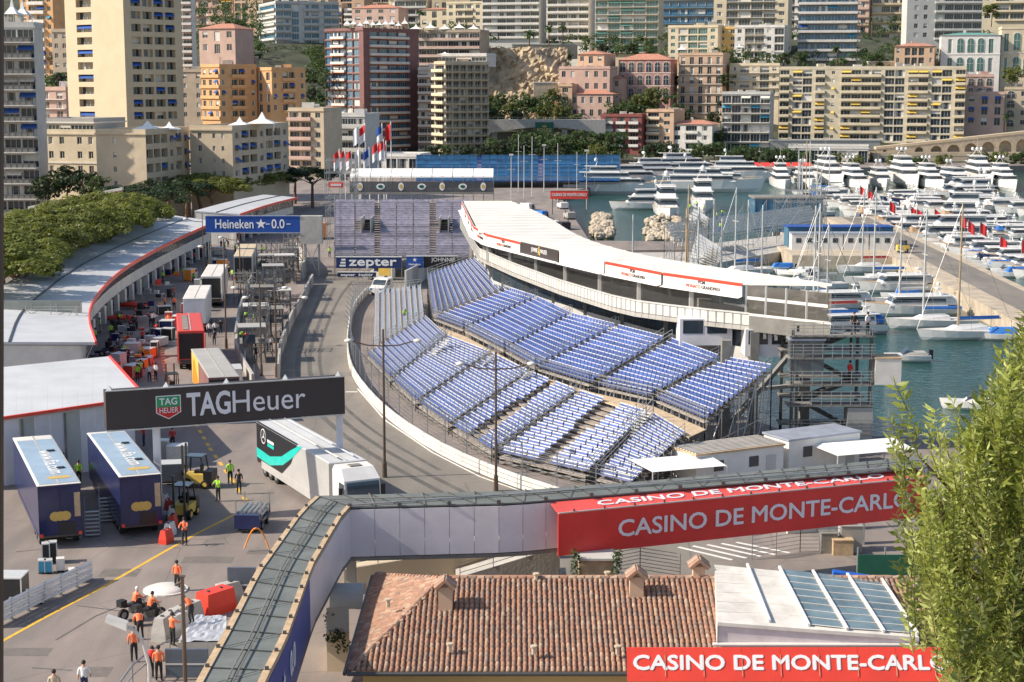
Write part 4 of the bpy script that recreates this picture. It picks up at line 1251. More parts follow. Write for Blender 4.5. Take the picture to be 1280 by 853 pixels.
for y in (243.3, 244.8):
	MB().beam((a.x + .3, y, 2), (a.x + .3, y, 8.5), .14).build('leg', 'steel', t)
# charcoal banner gantry in front
a, b = G(132, 541, 0), G(432, 516, 0)
A = Vector((D(132, 500, 104).x, 104, 2)); Bq = Vector((D(431, 500, 109.5).x, 109.5, 2))
zt1, zb1 = D(132, 491, 104).z, D(132, 540, 104).z
zt2, zb2 = D(431, 471, 109.5).z, D(431, 516, 109.5).z
zt, zb = (zt1 + zt2) / 2, (zb1 + zb2) / 2
t, d, n_ = gantry('sponsor_gantry', 'charcoal banner gantry with large white watch brand lettering over the paddock', A, Bq, zb, zt, 1.1, 'taggrey')
W_ = (Bq - A).length
fr = n_ * .03
mid = (zt + zb) / 2
def onb(f, z=0): return Vector((A.x, A.y, mid + z)) + d * (W_ * f) + fr
letter('TAG', t, onb(.42), d, (0, 0, 1), 2.1, 'textsh', .05, width=W_ * .182)
letter('Heuer', t, onb(.668), d, (0, 0, 1), 2.1, 'textsh', .0, width=W_ * .31)
m = MB()
def shield(w_, h_, col, off):
	m.k = col
	c = onb(.252) + n_ * off
	pts = [(-w_, h_), (w_, h_), (w_, -h_ * .45), (0, -h_), (-w_, -h_ * .45)]
	m.add([c + d * u + Vector((0, 0, v)) for u, v in pts], [(4, 3, 2, 1, 0)][::1])
shield(.80, .78, 0, .0); shield(.74, .72, 2, .012)
m.k = 1
c = onb(.252) + n_ * .02
m.add([c + d * -.74 + Vector((0, 0, .03)), c + d * .74 + Vector((0, 0, .03)), c + d * .74 + Vector((0, 0, .72)), c + d * -.74 + Vector((0, 0, .72))], [(0, 1, 2, 3)])
m.build('shield_emblem', ['text', 'green', 'cloth_r'], t)
letter('TAG', t, c + Vector((0, 0, .37)) + n_ * .02, d, (0, 0, 1), .62, 'text', .01, width=1.15)
letter('HEUER', t, c + Vector((0, 0, -.2)) + n_ * .02, d, (0, 0, 1), .5, 'text', .0, width=1.2)
for f in (.205, .985):
	p = Vector((A.x, A.y, 2)) + d * (W_ * f) - n_ * .6
	MB().cbox((p.x, p.y, 2), .42, .42, zb - 2.01).build('leg', 'panel', t)
	MB().cbox((p.x, p.y, 2.005), 1.2, 1.2, .3).build('foot', 'concrete', t)
for f in (.02, .25, .5, .75, .98):
	p = Vector((A.x, A.y, zt)) + d * (W_ * f) - n_ * .5
	MB().add([(p.x - .2, p.y - .2, zt), (p.x + .2, p.y - .2, zt), (p.x + .2, p.y + .2, zt), (p.x - .2, p.y + .2, zt), (p.x, p.y, zt + .35)], [(0, 1, 4), (1, 2, 4), (2, 3, 4), (3, 0, 4)]).build('cap', 'alu', t)
# ---------------------------------------------------------------- grandstands
def seat_mesh(rows, kind):
	# rows: list of (left point, right point, outward-uphill unit) -> one mesh holding that row's seats
	pass
def stand_block(label, FL, FR, BL, BR, n, kind='bucket', grp=None, seatm='seatb', deckm='tan2', plank='alu', zlow=2.0, gap=.0, aisle=None, legs=True, name='grandstand_block', mid=None):
	# four surveyed corners: front left/right, back left/right (seen from the track side uphill)
	c = (FL + FR) / 2
	t = thing(name, label, 'grandstand', (c.x, c.y, zlow), 0, grp)
	rise = (BL.z - FL.z) / n
	deckmesh = MB()
	rr = random.Random(label)
	for i in range(n):
		a, b = FL.lerp(BL, i / n), FR.lerp(BR, i / n)
		a2, b2 = FL.lerp(BL, (i + 1) / n), FR.lerp(BR, (i + 1) / n)
		z = FL.z + rise * i
		for p in (a, b, a2, b2): p.z = z
		dn = Vector((0, 0, -.1))
		deckmesh.add([a, b, b2, a2, a + dn, b + dn, b2 + dn, a2 + dn], [(0, 1, 2, 3), (7, 6, 5, 4), (0, 4, 5, 1), (1, 5, 6, 2), (2, 6, 7, 3), (3, 7, 4, 0)])
		u = (b - a).normalized()
		L = (b - a).length
		up = ((a2 - a) + (b2 - b)) / 2
		upn = up.normalized()
		dp = up.length
		m = MB()
		if kind == 'bucket':
			k = max(2, int(L / .56))
			w_ = L / k
			for j in range(k):
				f = j / k
				if aisle and abs(f - aisle) < .6 / max(L, 1) + .02: continue
				o = a.lerp(b, (j + .5) / k) + (a2 - a).lerp(b2 - b, (j + .5) / k) * .45
				h, q = w_ * .42, dp * .30
				z0 = Vector((0, 0, .36))
				s0, s1, s2, s3 = o - u * h - upn * q + z0, o + u * h - upn * q + z0, o + u * h + upn * q + z0 * .94, o - u * h + upn * q + z0 * .94
				bk = upn * (q * .35) + Vector((0, 0, .34))
				dz = Vector((0, 0, -.08))
				m.k = 0
				m.add([s0, s1, s2, s3, s2 + bk, s3 + bk, s0 + dz, s1 + dz, s2 + bk + upn * .05, s3 + bk + upn * .05],
                      [(0, 1, 2, 3), (3, 2, 4, 5), (0, 6, 7, 1), (5, 4, 8, 9)])
				m.k = 1  # back-top strip and some pan patches: glints painted on as pale faces
				e = Vector((0, 0, .006))
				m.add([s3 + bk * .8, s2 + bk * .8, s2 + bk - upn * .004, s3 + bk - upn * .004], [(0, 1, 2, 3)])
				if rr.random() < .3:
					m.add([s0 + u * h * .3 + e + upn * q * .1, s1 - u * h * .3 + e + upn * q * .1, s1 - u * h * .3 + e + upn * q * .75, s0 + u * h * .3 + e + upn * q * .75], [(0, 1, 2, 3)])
			m.k = 2
			o1, o2 = a + up * .02, b + up * .02
			th = Vector((0, 0, .05))
			m.add([o1, o2, o2 + up * .12, o1 + up * .12, o1 + th, o2 + th, o2 + up * .12 + th, o1 + up * .12 + th], [(4, 5, 6, 7), (0, 1, 5, 4), (2, 3, 7, 6)])
			mm = [seatm, 'glint', plank]
		else:
			k = max(1, int(L / 1.15))
			for j in range(k):
				f0, f1 = (j + .06) / k, (j + .94) / k
				if aisle and abs((j + .5) / k - aisle) < .5 / k + .001 and k > 2: continue
				p0, p1 = a.lerp(b, f0), a.lerp(b, f1)
				z0 = Vector((0, 0, .42))
				m.k = 0
				m.add([p0 + up * .25 + z0, p1 + up * .25 + z0, p1 + up * .72 + z0, p0 + up * .72 + z0, p0 + up * .25 + z0 * .8, p1 + up * .25 + z0 * .8], [(0, 1, 2, 3), (0, 4, 5, 1)])
				m.k = 2
				m.add([p0 + up * .06 + z0 * .1, p1 + up * .06 + z0 * .1, p1 + up * .26 + z0 * .1, p0 + up * .26 + z0 * .1], [(0, 1, 2, 3)])
				m.add([p0 + up * .74 + z0, p1 + up * .74 + z0, p1 + up * .86 + z0 * 1.75, p0 + up * .86 + z0 * 1.75], [(0, 1, 2, 3)])
				m.k = 0
				m.add([p0 + up * .74 + z0 * 1.2, p1 + up * .74 + z0 * 1.2, p1 + up * .80 + z0 * 1.55, p0 + up * .80 + z0 * 1.55], [(0, 1, 2, 3)])
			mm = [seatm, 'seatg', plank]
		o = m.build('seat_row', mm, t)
		o['kind'] = 'stuff'
	tag(deckmesh.build('step_deck', deckm, t), kind='stuff')
	# side skirts under the steps, posts and braces
	if legs:
		m, q = MB(), MB()
		for e0, e1, k in ((FL, BL, 4), (FR, BR, 4), (BL, BR, 6), (FL, FR, 6)):
			pr = None
			for i in range(k + 1):
				p = e0.lerp(e1, i / k)
				m.tube((p.x, p.y, zlow), (p.x, p.y, p.z), .05, n=4)
				if pr is not None:
					q.tube((pr.x, pr.y, zlow + .2), (p.x, p.y, p.z - .2), .04, n=4)
					q.tube((pr.x, pr.y, (zlow + pr.z) / 2), (p.x, p.y, (zlow + p.z) / 2), .04, n=4)
				pr = p
		tag(m.build('support_post', 'steel', t), kind='stuff')
		tag(q.build('brace', 'steel', t), kind='stuff')
	# guard rails along both sides and the front
	for nm, e0, e1 in (('side_rail', FL, BL), ('side_rail', FR, BR), ('front_rail', FL, FR)):
		m = MB()
		k = max(2, int((e1 - e0).length / 1.2))
		for i in range(k + 1):
			p = e0.lerp(e1, i / k)
			m.tube(p, p + Vector((0, 0, 1.1)), .028, n=4)
		for h in (.45, .78, 1.1):
			m.tube(e0 + Vector((0, 0, h)), e1 + Vector((0, 0, h)), .022, n=4)
		m.build(nm, 'steel', t)
	return t
ZL0, ZL1, ZU0, ZU1 = 2.6, 5.1, 5.7, 8.8
# dividing lines: (lower front, lower back, upper front, upper back) in the picture, surveyed with the heights above
EDG = [
	((458, 446), (531, 399), (541, 399), (637, 364)),
	((489, 478), (558, 424), (580, 414), (671, 375)),
	((521, 507), (614, 446), (631, 440), (714, 396)),
	((563, 536), (662, 470), (670, 462), (771, 411)),
	((617, 570), (722, 494), (739, 483), (832, 427)),
	((739, 598), (812, 522), (818, 501), (907, 452)),
	((795, 612), (861, 549), (883, 529), (967, 463)),
]
def edge(e):
	return G(*e[0], ZL0), G(*e[1], ZL1), G(*e[2], ZU0), G(*e[3], ZU1)
E_ = [edge(e) for e in EDG]
wh = ['beside the grey upper corner block', 'second along from the far end', 'third along from the far end', 'in the middle behind a lamp post', 'in front of the stepped gap', 'at the near end']
for i in range(6):
	a, b = E_[i], E_[i + 1]
	def inset(p, q, e):
		d = (q - p)
		d.z = 0
		return d.normalized() * e
	e1 = inset(a[0], b[0], .5)
	stand_block(f'lower tier block of bluish white bench seats, {wh[i]}', a[0] + e1, b[0] - e1, a[1] + e1 * .8, b[1] - e1 * .8, 13, 'bench', 'lower tier seat blocks', 'seatb', 'deckgrey', aisle=.5 if i in (4, 3) else None)
	e2 = inset(a[2], b[2], .3 if i != 4 else .8)
	stand_block(f'upper tier block of blue bucket seats, {wh[i]}', a[2] + e2, b[2] - e2, a[3] + e2, b[3] - e2, 14, 'bucket', 'upper tier seat blocks', 'seatb', 'deckgrey')
# far corner blocks, rows turned along the straight
f0, f1 = G(467, 436, 2.6), G(469, 366, 2.6)
stand_block('lower corner block of pale grey seats by the white lorry', f1, f0, G(527, 360, 4.9), G(530, 398, 4.9), 9, 'bench', None, 'seatg', 'tan2')
stand_block('upper corner block of blue seats below the pavilion balcony', G(534, 346, 5.4), G(541, 397, 5.4), G(592, 326, 8.4), G(634, 364, 8.4), 13, 'bench', None, 'seatb', 'tan2')
# stair flights between the blocks
def stair(label, a, b, wd, n=9, grp='aluminium stair flights of the stand'):
	t = thing('stair_flight', label, 'stairs', a, 0, grp)
	d = b - a
	h = Vector((d.x, d.y, 0)).normalized()
	s_ = Vector((h.y, -h.x, 0)) * wd / 2
	for i in range(n):
		p = a + d * (i / n) + Vector((0, 0, .12))
		e = h * (Vector((d.x, d.y, 0)).length / n * .9)
		MB().add([p - s_, p + s_, p + s_ + e, p - s_ + e] + [v - Vector((0, 0, .08)) for v in (p - s_, p + s_, p + s_ + e, p - s_ + e)],
                 [(0, 1, 2, 3), (0, 4, 5, 1), (1, 5, 6, 2), (2, 6, 7, 3), (3, 7, 4, 0)]).build('tread', 'alu', t)
	for q in (-1, 1):
		m = MB()
		for i in range(4):
			p = a + d * (i / 3) + s_ * q
			m.tube(p, p + Vector((0, 0, 1.1)), .03, n=4)
		m.tube(a + s_ * q + Vector((0, 0, 1.1)), b + s_ * q + Vector((0, 0, 1.1)), .03, n=4).tube(a + s_ * q + Vector((0, 0, .6)), b + s_ * q + Vector((0, 0, .6)), .025, n=4)
		m.build('handrail', 'steel', t)
for i, (p, q) in enumerate([((536, 448), (560, 424)), ((597, 466), (617, 444)), ((642, 486), (664, 464)), ((785, 545), (810, 514))]):
	stair(f'aluminium stair flight between seat tiers, {ORD[i]} from the far end', G(*p, 4.2), G(*q, 5.9), 1.3)
# walkway between lower and upper tier
m = MB()
t = thing('tier_walkway', 'timber walkway running between the two seat tiers', 'walkway', (E_[3][1].x, E_[3][1].y, ZL1))
for i in range(6):
	a, b = E_[i], E_[i + 1]
	z = Vector((0, 0, 1))
	P = [Vector((p.x, p.y, ZL1 + .12)) for p in (a[1], b[1], b[2], a[2])]
	MB().add(P + [p - Vector((0, 0, .1)) for p in P], [(0, 1, 2, 3), (7, 6, 5, 4), (0, 4, 5, 1), (2, 6, 7, 3)]).build('deck_panel', 'tan2', t)
	m = MB()
	for k in range(9):
		p = P[3].lerp(P[2], k / 8)
		m.tube(p, p + Vector((0, 0, 1.5)), .035, n=4)
	for h in (.5, 1., 1.5): m.tube(P[3] + z * h, P[2] + z * h, .03, n=4)
	m.build('railing', 'steel', t)
# track wall with catch fence
def track_wall(label, pts, h=1.05, fence=3.2, cat='barrier', m_='white2'):
	P = resample(smooth([G(x, y, 2.0) for x, y in pts]), 30)
	t = thing('track_barrier', label, cat, P[0])
	for i in range(30):
		a, b = P[i], P[i + 1]
		d = (b - a).normalized()
		n_ = Vector((d.y, -d.x, 0))
		g = d * .02
		for z0 in (.08, .42, .76):
			MB().add([a + g + Vector((0, 0, z0)), b - g + Vector((0, 0, z0)), b - g + Vector((0, 0, z0 + .27)), a + g + Vector((0, 0, z0 + .27))] +
                     [p + n_ * .12 + Vector((0, 0, z)) for p, z in ((a + g, z0), (b - g, z0), (b - g, z0 + .27), (a + g, z0 + .27))],
                     [(0, 1, 2, 3), (7, 6, 5, 4), (3, 2, 6, 7), (0, 4, 5, 1)]).build('rail', m_, t)
		m = MB()
		m.cbox((a.x, a.y, 2), .16, .2, 1.05)
		m.build('post', 'steel', t)
	if fence:
		m, q = MB(), MB()
		for i in range(31):
			p = P[i] + Vector((.25, .05, 0))
			m.tube(p, p + Vector((0, 0, fence)), .05, n=4)
			m.tube(p + Vector((0, 0, fence)), p + Vector((-.5, -.1, fence + .6)), .05, n=4)
			if i < 30:
				r_ = P[i + 1] + Vector((.25, .05, 0))
				for k in range(8): q.wire(p + Vector((0, 0, 1.1 + k * .3)), r_ + Vector((0, 0, 1.1 + k * .3)), .012)
		tag(m.build('fence_post', 'steel', t), kind='stuff')
		tag(q.build('fence_wire', 'steel', t), kind='stuff')
track_wall('white steel rail barrier with catch fence curving along the stand', [(460, 368), (441, 390), (434, 430), (437, 462), (450, 487), (484, 525), (542, 565), (602, 594), (664, 617), (740, 640)])
# violet-grey stand facing the camera at the end of the straight
def front_stand(label, x0, x1, yb, yt, zb, zt, n, seatm, gaps=(), vom=(), Yf=None, grp=None):
	FL, FR, BL, BR = G(x0, yb, zb), G(x1, yb, zb), G(x0, yt, zt), G(x1, yt, zt)
	FR.y = FL.y; BR.y = BL.y
	t = thing('grandstand', label, 'grandstand', (FL.x, FL.y, 2), 0, grp)
	dk = MB()
	for i in range(n):
		f = i / n
		y = lerp(FL.y, BL.y, f)
		y2 = lerp(FL.y, BL.y, (i + 1) / n)
		z = lerp(zb, zt, f)
		xa, xb = lerp(FL.x, BL.x, f), lerp(FR.x, BR.x, f)
		dk.box(xa, xb, y, y2, z - .15, z)
		m = MB()
		spans = []
		cur = xa
		for g0, g1 in sorted(gaps):
			a, b = lerp(xa, xb, g0), lerp(xa, xb, g1)
			spans.append((cur, a)); cur = b
		spans.append((cur, xb))
		for a, b in spans:
			k = max(1, int((b - a) / 2.2))
			for j in range(k):
				q0, q1 = a + (b - a) * (j + .03) / k, a + (b - a) * (j + .97) / k
				if any(v[0] < ((q0 + q1) / 2 - xa) / (xb - xa) < v[1] and v[2] < f < v[3] for v in vom): continue
				m.box(q0, q1, y + (y2 - y) * .35, y + (y2 - y) * .72, z + .28, z + .34)
				m.box(q0, q1, y + (y2 - y) * .72, y + (y2 - y) * .8, z + .34, z + .62)
				m.box(q0 + .1, q1 - .1, y + (y2 - y) * .2, y + (y2 - y) * .25, z + .003, z + .28)
		tag(m.build('seat_row', seatm, t), kind='stuff')
	dk.build('step_deck', 'royal' if seatm == 'seatcy' else 'plankdk', t)
	m = MB()
	for i in range(9):
		x = lerp(FL.x, FR.x, i / 8)
		m.tube((x, FL.y, 2), (x, FL.y, zb + 1), .07, n=4)
	m.box(FL.x, FR.x, FL.y - .05, FL.y, zb + .9, zb + 1).box(FL.x, FR.x, FL.y - .05, FL.y, zb + .4, zb + .47)
	m.build('front_rail', 'steel', t)
	for q0, q1 in ((FL, BL), (FR, BR)):
		m = MB()
		for i in range(9):
			p = q0.lerp(q1, i / 8)
			m.tube((p.x, p.y, 2), (p.x, p.y, p.z + 1), .06, n=4)
			if i < 8:
				r_ = q0.lerp(q1, (i + 1) / 8)
				m.tube((p.x, p.y, 2.2), (r_.x, r_.y, r_.z), .05, n=4)
				for k in range(4): m.tube((p.x, p.y, 2 + (p.z - 2) * k / 4), (r_.x, r_.y, 2 + (r_.z - 2) * k / 4), .04, n=4)
		m.tube(q0 + Vector((0, 0, 1)), q1 + Vector((0, 0, 1)), .05, n=4)
		tag(m.build('side_scaffold', 'steel', t), kind='stuff')
	for v in vom:
		f = (v[2] + v[3]) / 2
		xa, xb = lerp(FL.x, BL.x, f), lerp(FR.x, BR.x, f)
		y, z = lerp(FL.y, BL.y, v[2]), lerp(zb, zt, v[2])
		y2, z2 = lerp(FL.y, BL.y, v[3]), lerp(zb, zt, v[3])
		a, b = lerp(xa, xb, v[0]), lerp(xa, xb, v[1])
		m = MB().box(a, b, y2 - .1, y2, z, z2 + .3)
		m.build('vomitory', 'black', t)
		m = MB().box(a - .12, a, y, y2, z - .2, z2 + 1).box(b, b + .12, y, y2, z - .2, z2 + 1)
		m.build('vomitory_wall', 'concrete', t)
		MB().box(a + .4, b - .4, y2 - .16, y2 - .12, z + .6, z + 1.4).build('exit_sign', 'green', t)
	return t, FL, FR, BL, BR
front_stand('wide stand of violet grey seats at the end of the straight', 418, 586, 322, 252, 5.0, 11.3, 24, 'seatv', gaps=((.30, .335), (.71, .75)), vom=((.215, .28, .38, .62), (.79, .85, .38, .62)))
front_stand('far stand with bright blue seats at the harbour corner', 520, 775, 226, 195, 4.0, 9.2, 18, 'seatcy', gaps=((.3, .32), (.6, .62)))
# white canopy hospitality deck over the violet stand
def canopy_deck():
	Y = 330
	a, b = D(438, 247, Y), D(617, 247, Y)
	t = thing('hospitality_deck', 'scaffold hospitality deck with white vaulted canopy and oval crests', 'grandstand', (a.x, Y, 2))
	zt, zb = D(440, 212, Y).z, D(440, 240, Y).z
	n = 7
	W_ = (b.x - a.x) / n
	for i in range(n):
		x = a.x + W_ * i
		m = MB()
		for k in range(6):
			z0, z1 = zt - (k / 6) ** 1.8 * 1.5, zt - ((k + 1) / 6) ** 1.8 * 1.5
			y0, y1 = Y + 4 - k * .85, Y + 4 - (k + 1) * .85
			m.add([(x + .06, y1, z1), (x + W_ - .06, y1, z1), (x + W_ - .06, y0, z0), (x + .06, y0, z0)], [(0, 1, 2, 3)])
		m.build('canopy', 'tarp', t)
		c = (x + W_ / 2, Y - 1.0, zb + 1.1)
		m = MB()
		r0, r1 = (.55, .8) if i % 2 == 0 else (.85, .6)
		m.add([(c[0] + r0 * math.cos(k * math.pi / 7), c[1] - .05, c[2] + r1 * math.sin(k * math.pi / 7)) for k in range(14)], [tuple(range(14))])
		m.build('crest', 'text', t)
		m = MB()
		m.add([(c[0] + r0 * .6 * math.cos(k * math.pi / 7), c[1] - .09, c[2] + r1 * .55 * math.sin(k * math.pi / 7)) for k in range(14)], [tuple(range(14))])
		m.build('crest_centre', 'rolex' if i % 2 else 'gold', t)
	MB().box(a.x, b.x, Y - 1, Y - .9, zb, zb + 2.1).build('screen_panel', glassmat('smoked screen', (.10, .11, .12), .75), t)
	MB().box(a.x, b.x, Y - 1.2, Y + 5, zb - .4, zb).build('deck', 'concrete2', t)
	m, q = MB(), MB()
	for i in range(n * 2 + 1):
		x = a.x + W_ * i / 2
		for y in (Y - .9, Y + 4.8):
			m.tube((x, y, 2), (x, y, zt - (1.2 if y < Y else 0)), .06, n=4)
		for z in (4.5, 7, 9.5, 12):
			q.tube((x, Y - .9, z), (x, Y + 4.8, z), .04, n=4)
			if i: q.tube((x - W_ / 2, Y - .9, z), (x, Y - .9, z), .04, n=4)
		if i and i % 2: q.tube((x - W_ / 2, Y - .9, 9), (x, Y - .9, zb - .4), .04, n=4)
	tag(m.build('standard', 'steel', t), kind='stuff')
	tag(q.build('ledger', 'steel', t), kind='stuff')
canopy_deck()
p = D(411, 330, 290)
scaffold('stair_scaffold', 'tall scaffold stair tower left of the violet seats', p.x, p.x + 5, 286, 294, 2, 17, 2.5, 2.2, r=.06)
s_ = thing('sign_board', 'small red sign with white lettering on the scaffold stair tower', 'sign', D(420, 231, 285.6))
q0, q1 = D(411, 228, 285.6), D(429, 234.5, 285.6)
MB().box(q0.x, q1.x, 285.5, 285.7, q1.z, q0.z).build('board', 'redb', s_)
m = MB()
for k in range(7): m.box(q0.x + .35 + k * .26, q0.x + .55 + k * .26, 285.46, 285.49, (q0.z + q1.z) / 2 - .22, (q0.z + q1.z) / 2 + .2)
m.build('lettering', 'text', s_)
# sponsor wall at the end of the straight
def wall_sign(name, label, x0, x1, yt, yb, Y, face, th=.5, cat='sign', dz=0):
	a, b = D(x0, yt, Y), D(x1, yb, Y)
	t = thing(name, label, cat, (a.x, Y, b.z))
	MB().box(a.x, b.x, Y, Y + th, b.z, a.z).build('board', face, t)
	MB().box(a.x - .06, b.x + .06, Y - .04, Y + th + .04, a.z + .003, a.z + .12).build('top_rail', 'alu', t)
	return t, a, b
YZ = 235
t, a, b = wall_sign('banner_wall', 'navy banner wall with large white lettering at the end of the straight', 420, 502, 322, 335.5, YZ, mat('zepter navy', (.012, .03, .12), .4))
letter('zepter', t, (a.x + (b.x - a.x) * .56, YZ - .02, (a.z + b.z) / 2 + .12), (1, 0, 0), (0, 0, 1), 1.7, 'text', .0, width=(b.x - a.x) * .72, fat=.05)
m = MB()
for k in range(3): m.box(a.x + .5 + .12 * k, a.x + 1.35, YZ - .03, YZ - .003, b.z + .25 + k * .42, b.z + .5 + k * .42)
m.build('emblem', 'text', t)
t, a, b = wall_sign('banner_wall', 'low navy track board under the big navy banner wall', 422, 470, 341, 346.5, 233, 'navy')
letter('zepter  zepter', t, ((a.x + b.x) / 2, 232.98, (a.z + b.z) / 2), (1, 0, 0), (0, 0, 1), .55, 'text', .01, width=4.6)
t, a, b = wall_sign('banner_wall', 'royal blue banner with white star beside the navy banner wall', 508, 529, 321, 335, YZ, 'royal')
m = MB()
c = Vector(((a.x + b.x) / 2, YZ - .02, (a.z + b.z) / 2 + .35))
st = [c + Vector((math.sin(k * math.pi / 5) * (.34 if k % 2 == 0 else .14), 0, math.cos(k * math.pi / 5) * (.34 if k % 2 == 0 else .14))) for k in range(10)]
m.add([c] + st, [(0, 1 + (k + 1) % 10, 1 + k) for k in range(10)])
m.build('star_emblem', 'text', t)
letter('Heineken', t, c + Vector((0, 0, -.65)), (1, 0, 0), (0, 0, 1), .4, 'text', .005, width=1.7)
t, a, b = wall_sign('banner_wall', 'black whisky banner with pale lettering behind the corner block', 529.5, 572, 321, 335, YZ + .3, 'black')
letter('JOHNNIE', t, ((a.x + b.x) / 2 + .4, YZ + .27, (a.z + b.z) / 2 + .35), (1, 0, 0), (0, 0, 1), .8, 'text', .0, width=3.4)
# flags on white poles
fl = [(425, 222, 190, 'redw'), (432, 222, 190, 'redw'), (440, 222, 190, 'redw'), (451, 218, 188, 'white'), (462, 214, 188, 'blue'), (449, 202, 160, 'white'), (457, 190, 158, 'redw'), (473, 206, 180, 'redw'), (480, 206, 178, 'redw'), (483, 206, 180, 'redw'), (478, 186, 158, 'blue'), (489, 188, 156, 'red')]
for i, (x, yb, yt, k) in enumerate(sorted(fl)):
	Y = 345 + (i % 3) * 4
	P, T = D(x, yb + 18, Y), D(x, yt - 4, Y)
	t = thing('flagpole', f'white flagpole with {dict(redw="red and white", white="white", blue="blue and white", red="red")[k]} flag behind the violet stand, {ORD[i]} from the left', 'flag', (P.x, Y, P.z), 0, 'flags behind the stand')
	MB().tube((0, 0, -6), (0, 0, T.z - P.z), .11, n=6).build('pole', 'white', t, world=False)
	h = T.z - P.z
	for q, (m_, z0, z1) in enumerate([(dict(redw='cloth_r', white='cloth_w', blue='royal', red='cloth_r')[k], h - 2.0, h - .3), (dict(redw='cloth_w', white='cloth_w', blue='cloth_w', red='cloth_r')[k], h - 3.7, h - 2.0)]):
		m = MB()
		nseg = 5
		pts = []
		for j in range(nseg + 1):
			u = j / nseg
			xx, yy = -.1 - u * 1.1, .25 * math.sin(u * 6 + i)
			pts.append(((xx, yy, z1 - u * 1.0), (xx, yy, z0 - u * 1.0)))
		for j in range(nseg): m.quad(pts[j][0], pts[j][1], pts[j + 1][1], pts[j + 1][0])
		m.build('flag', m_, t, world=False)
# red casino board by the harbour
t, a, b = wall_sign('sign_board', 'red casino board on poles beside the inner harbour', 688, 735, 238.5, 249, 360, 'redb', .3)
letter('CASINO DE MONTE-CARLO', t, ((a.x + b.x) / 2, 359.97, (a.z + b.z) / 2), (1, 0, 0), (0, 0, 1), .9, 'text', .02, width=(b.x - a.x) * .92)
for f in (.06, .94):
	x = lerp(a.x, b.x, f)
	MB().tube((x, 360.5, 1.9), (x, 360.5, a.z), .09).build('pole', 'darkst', t)
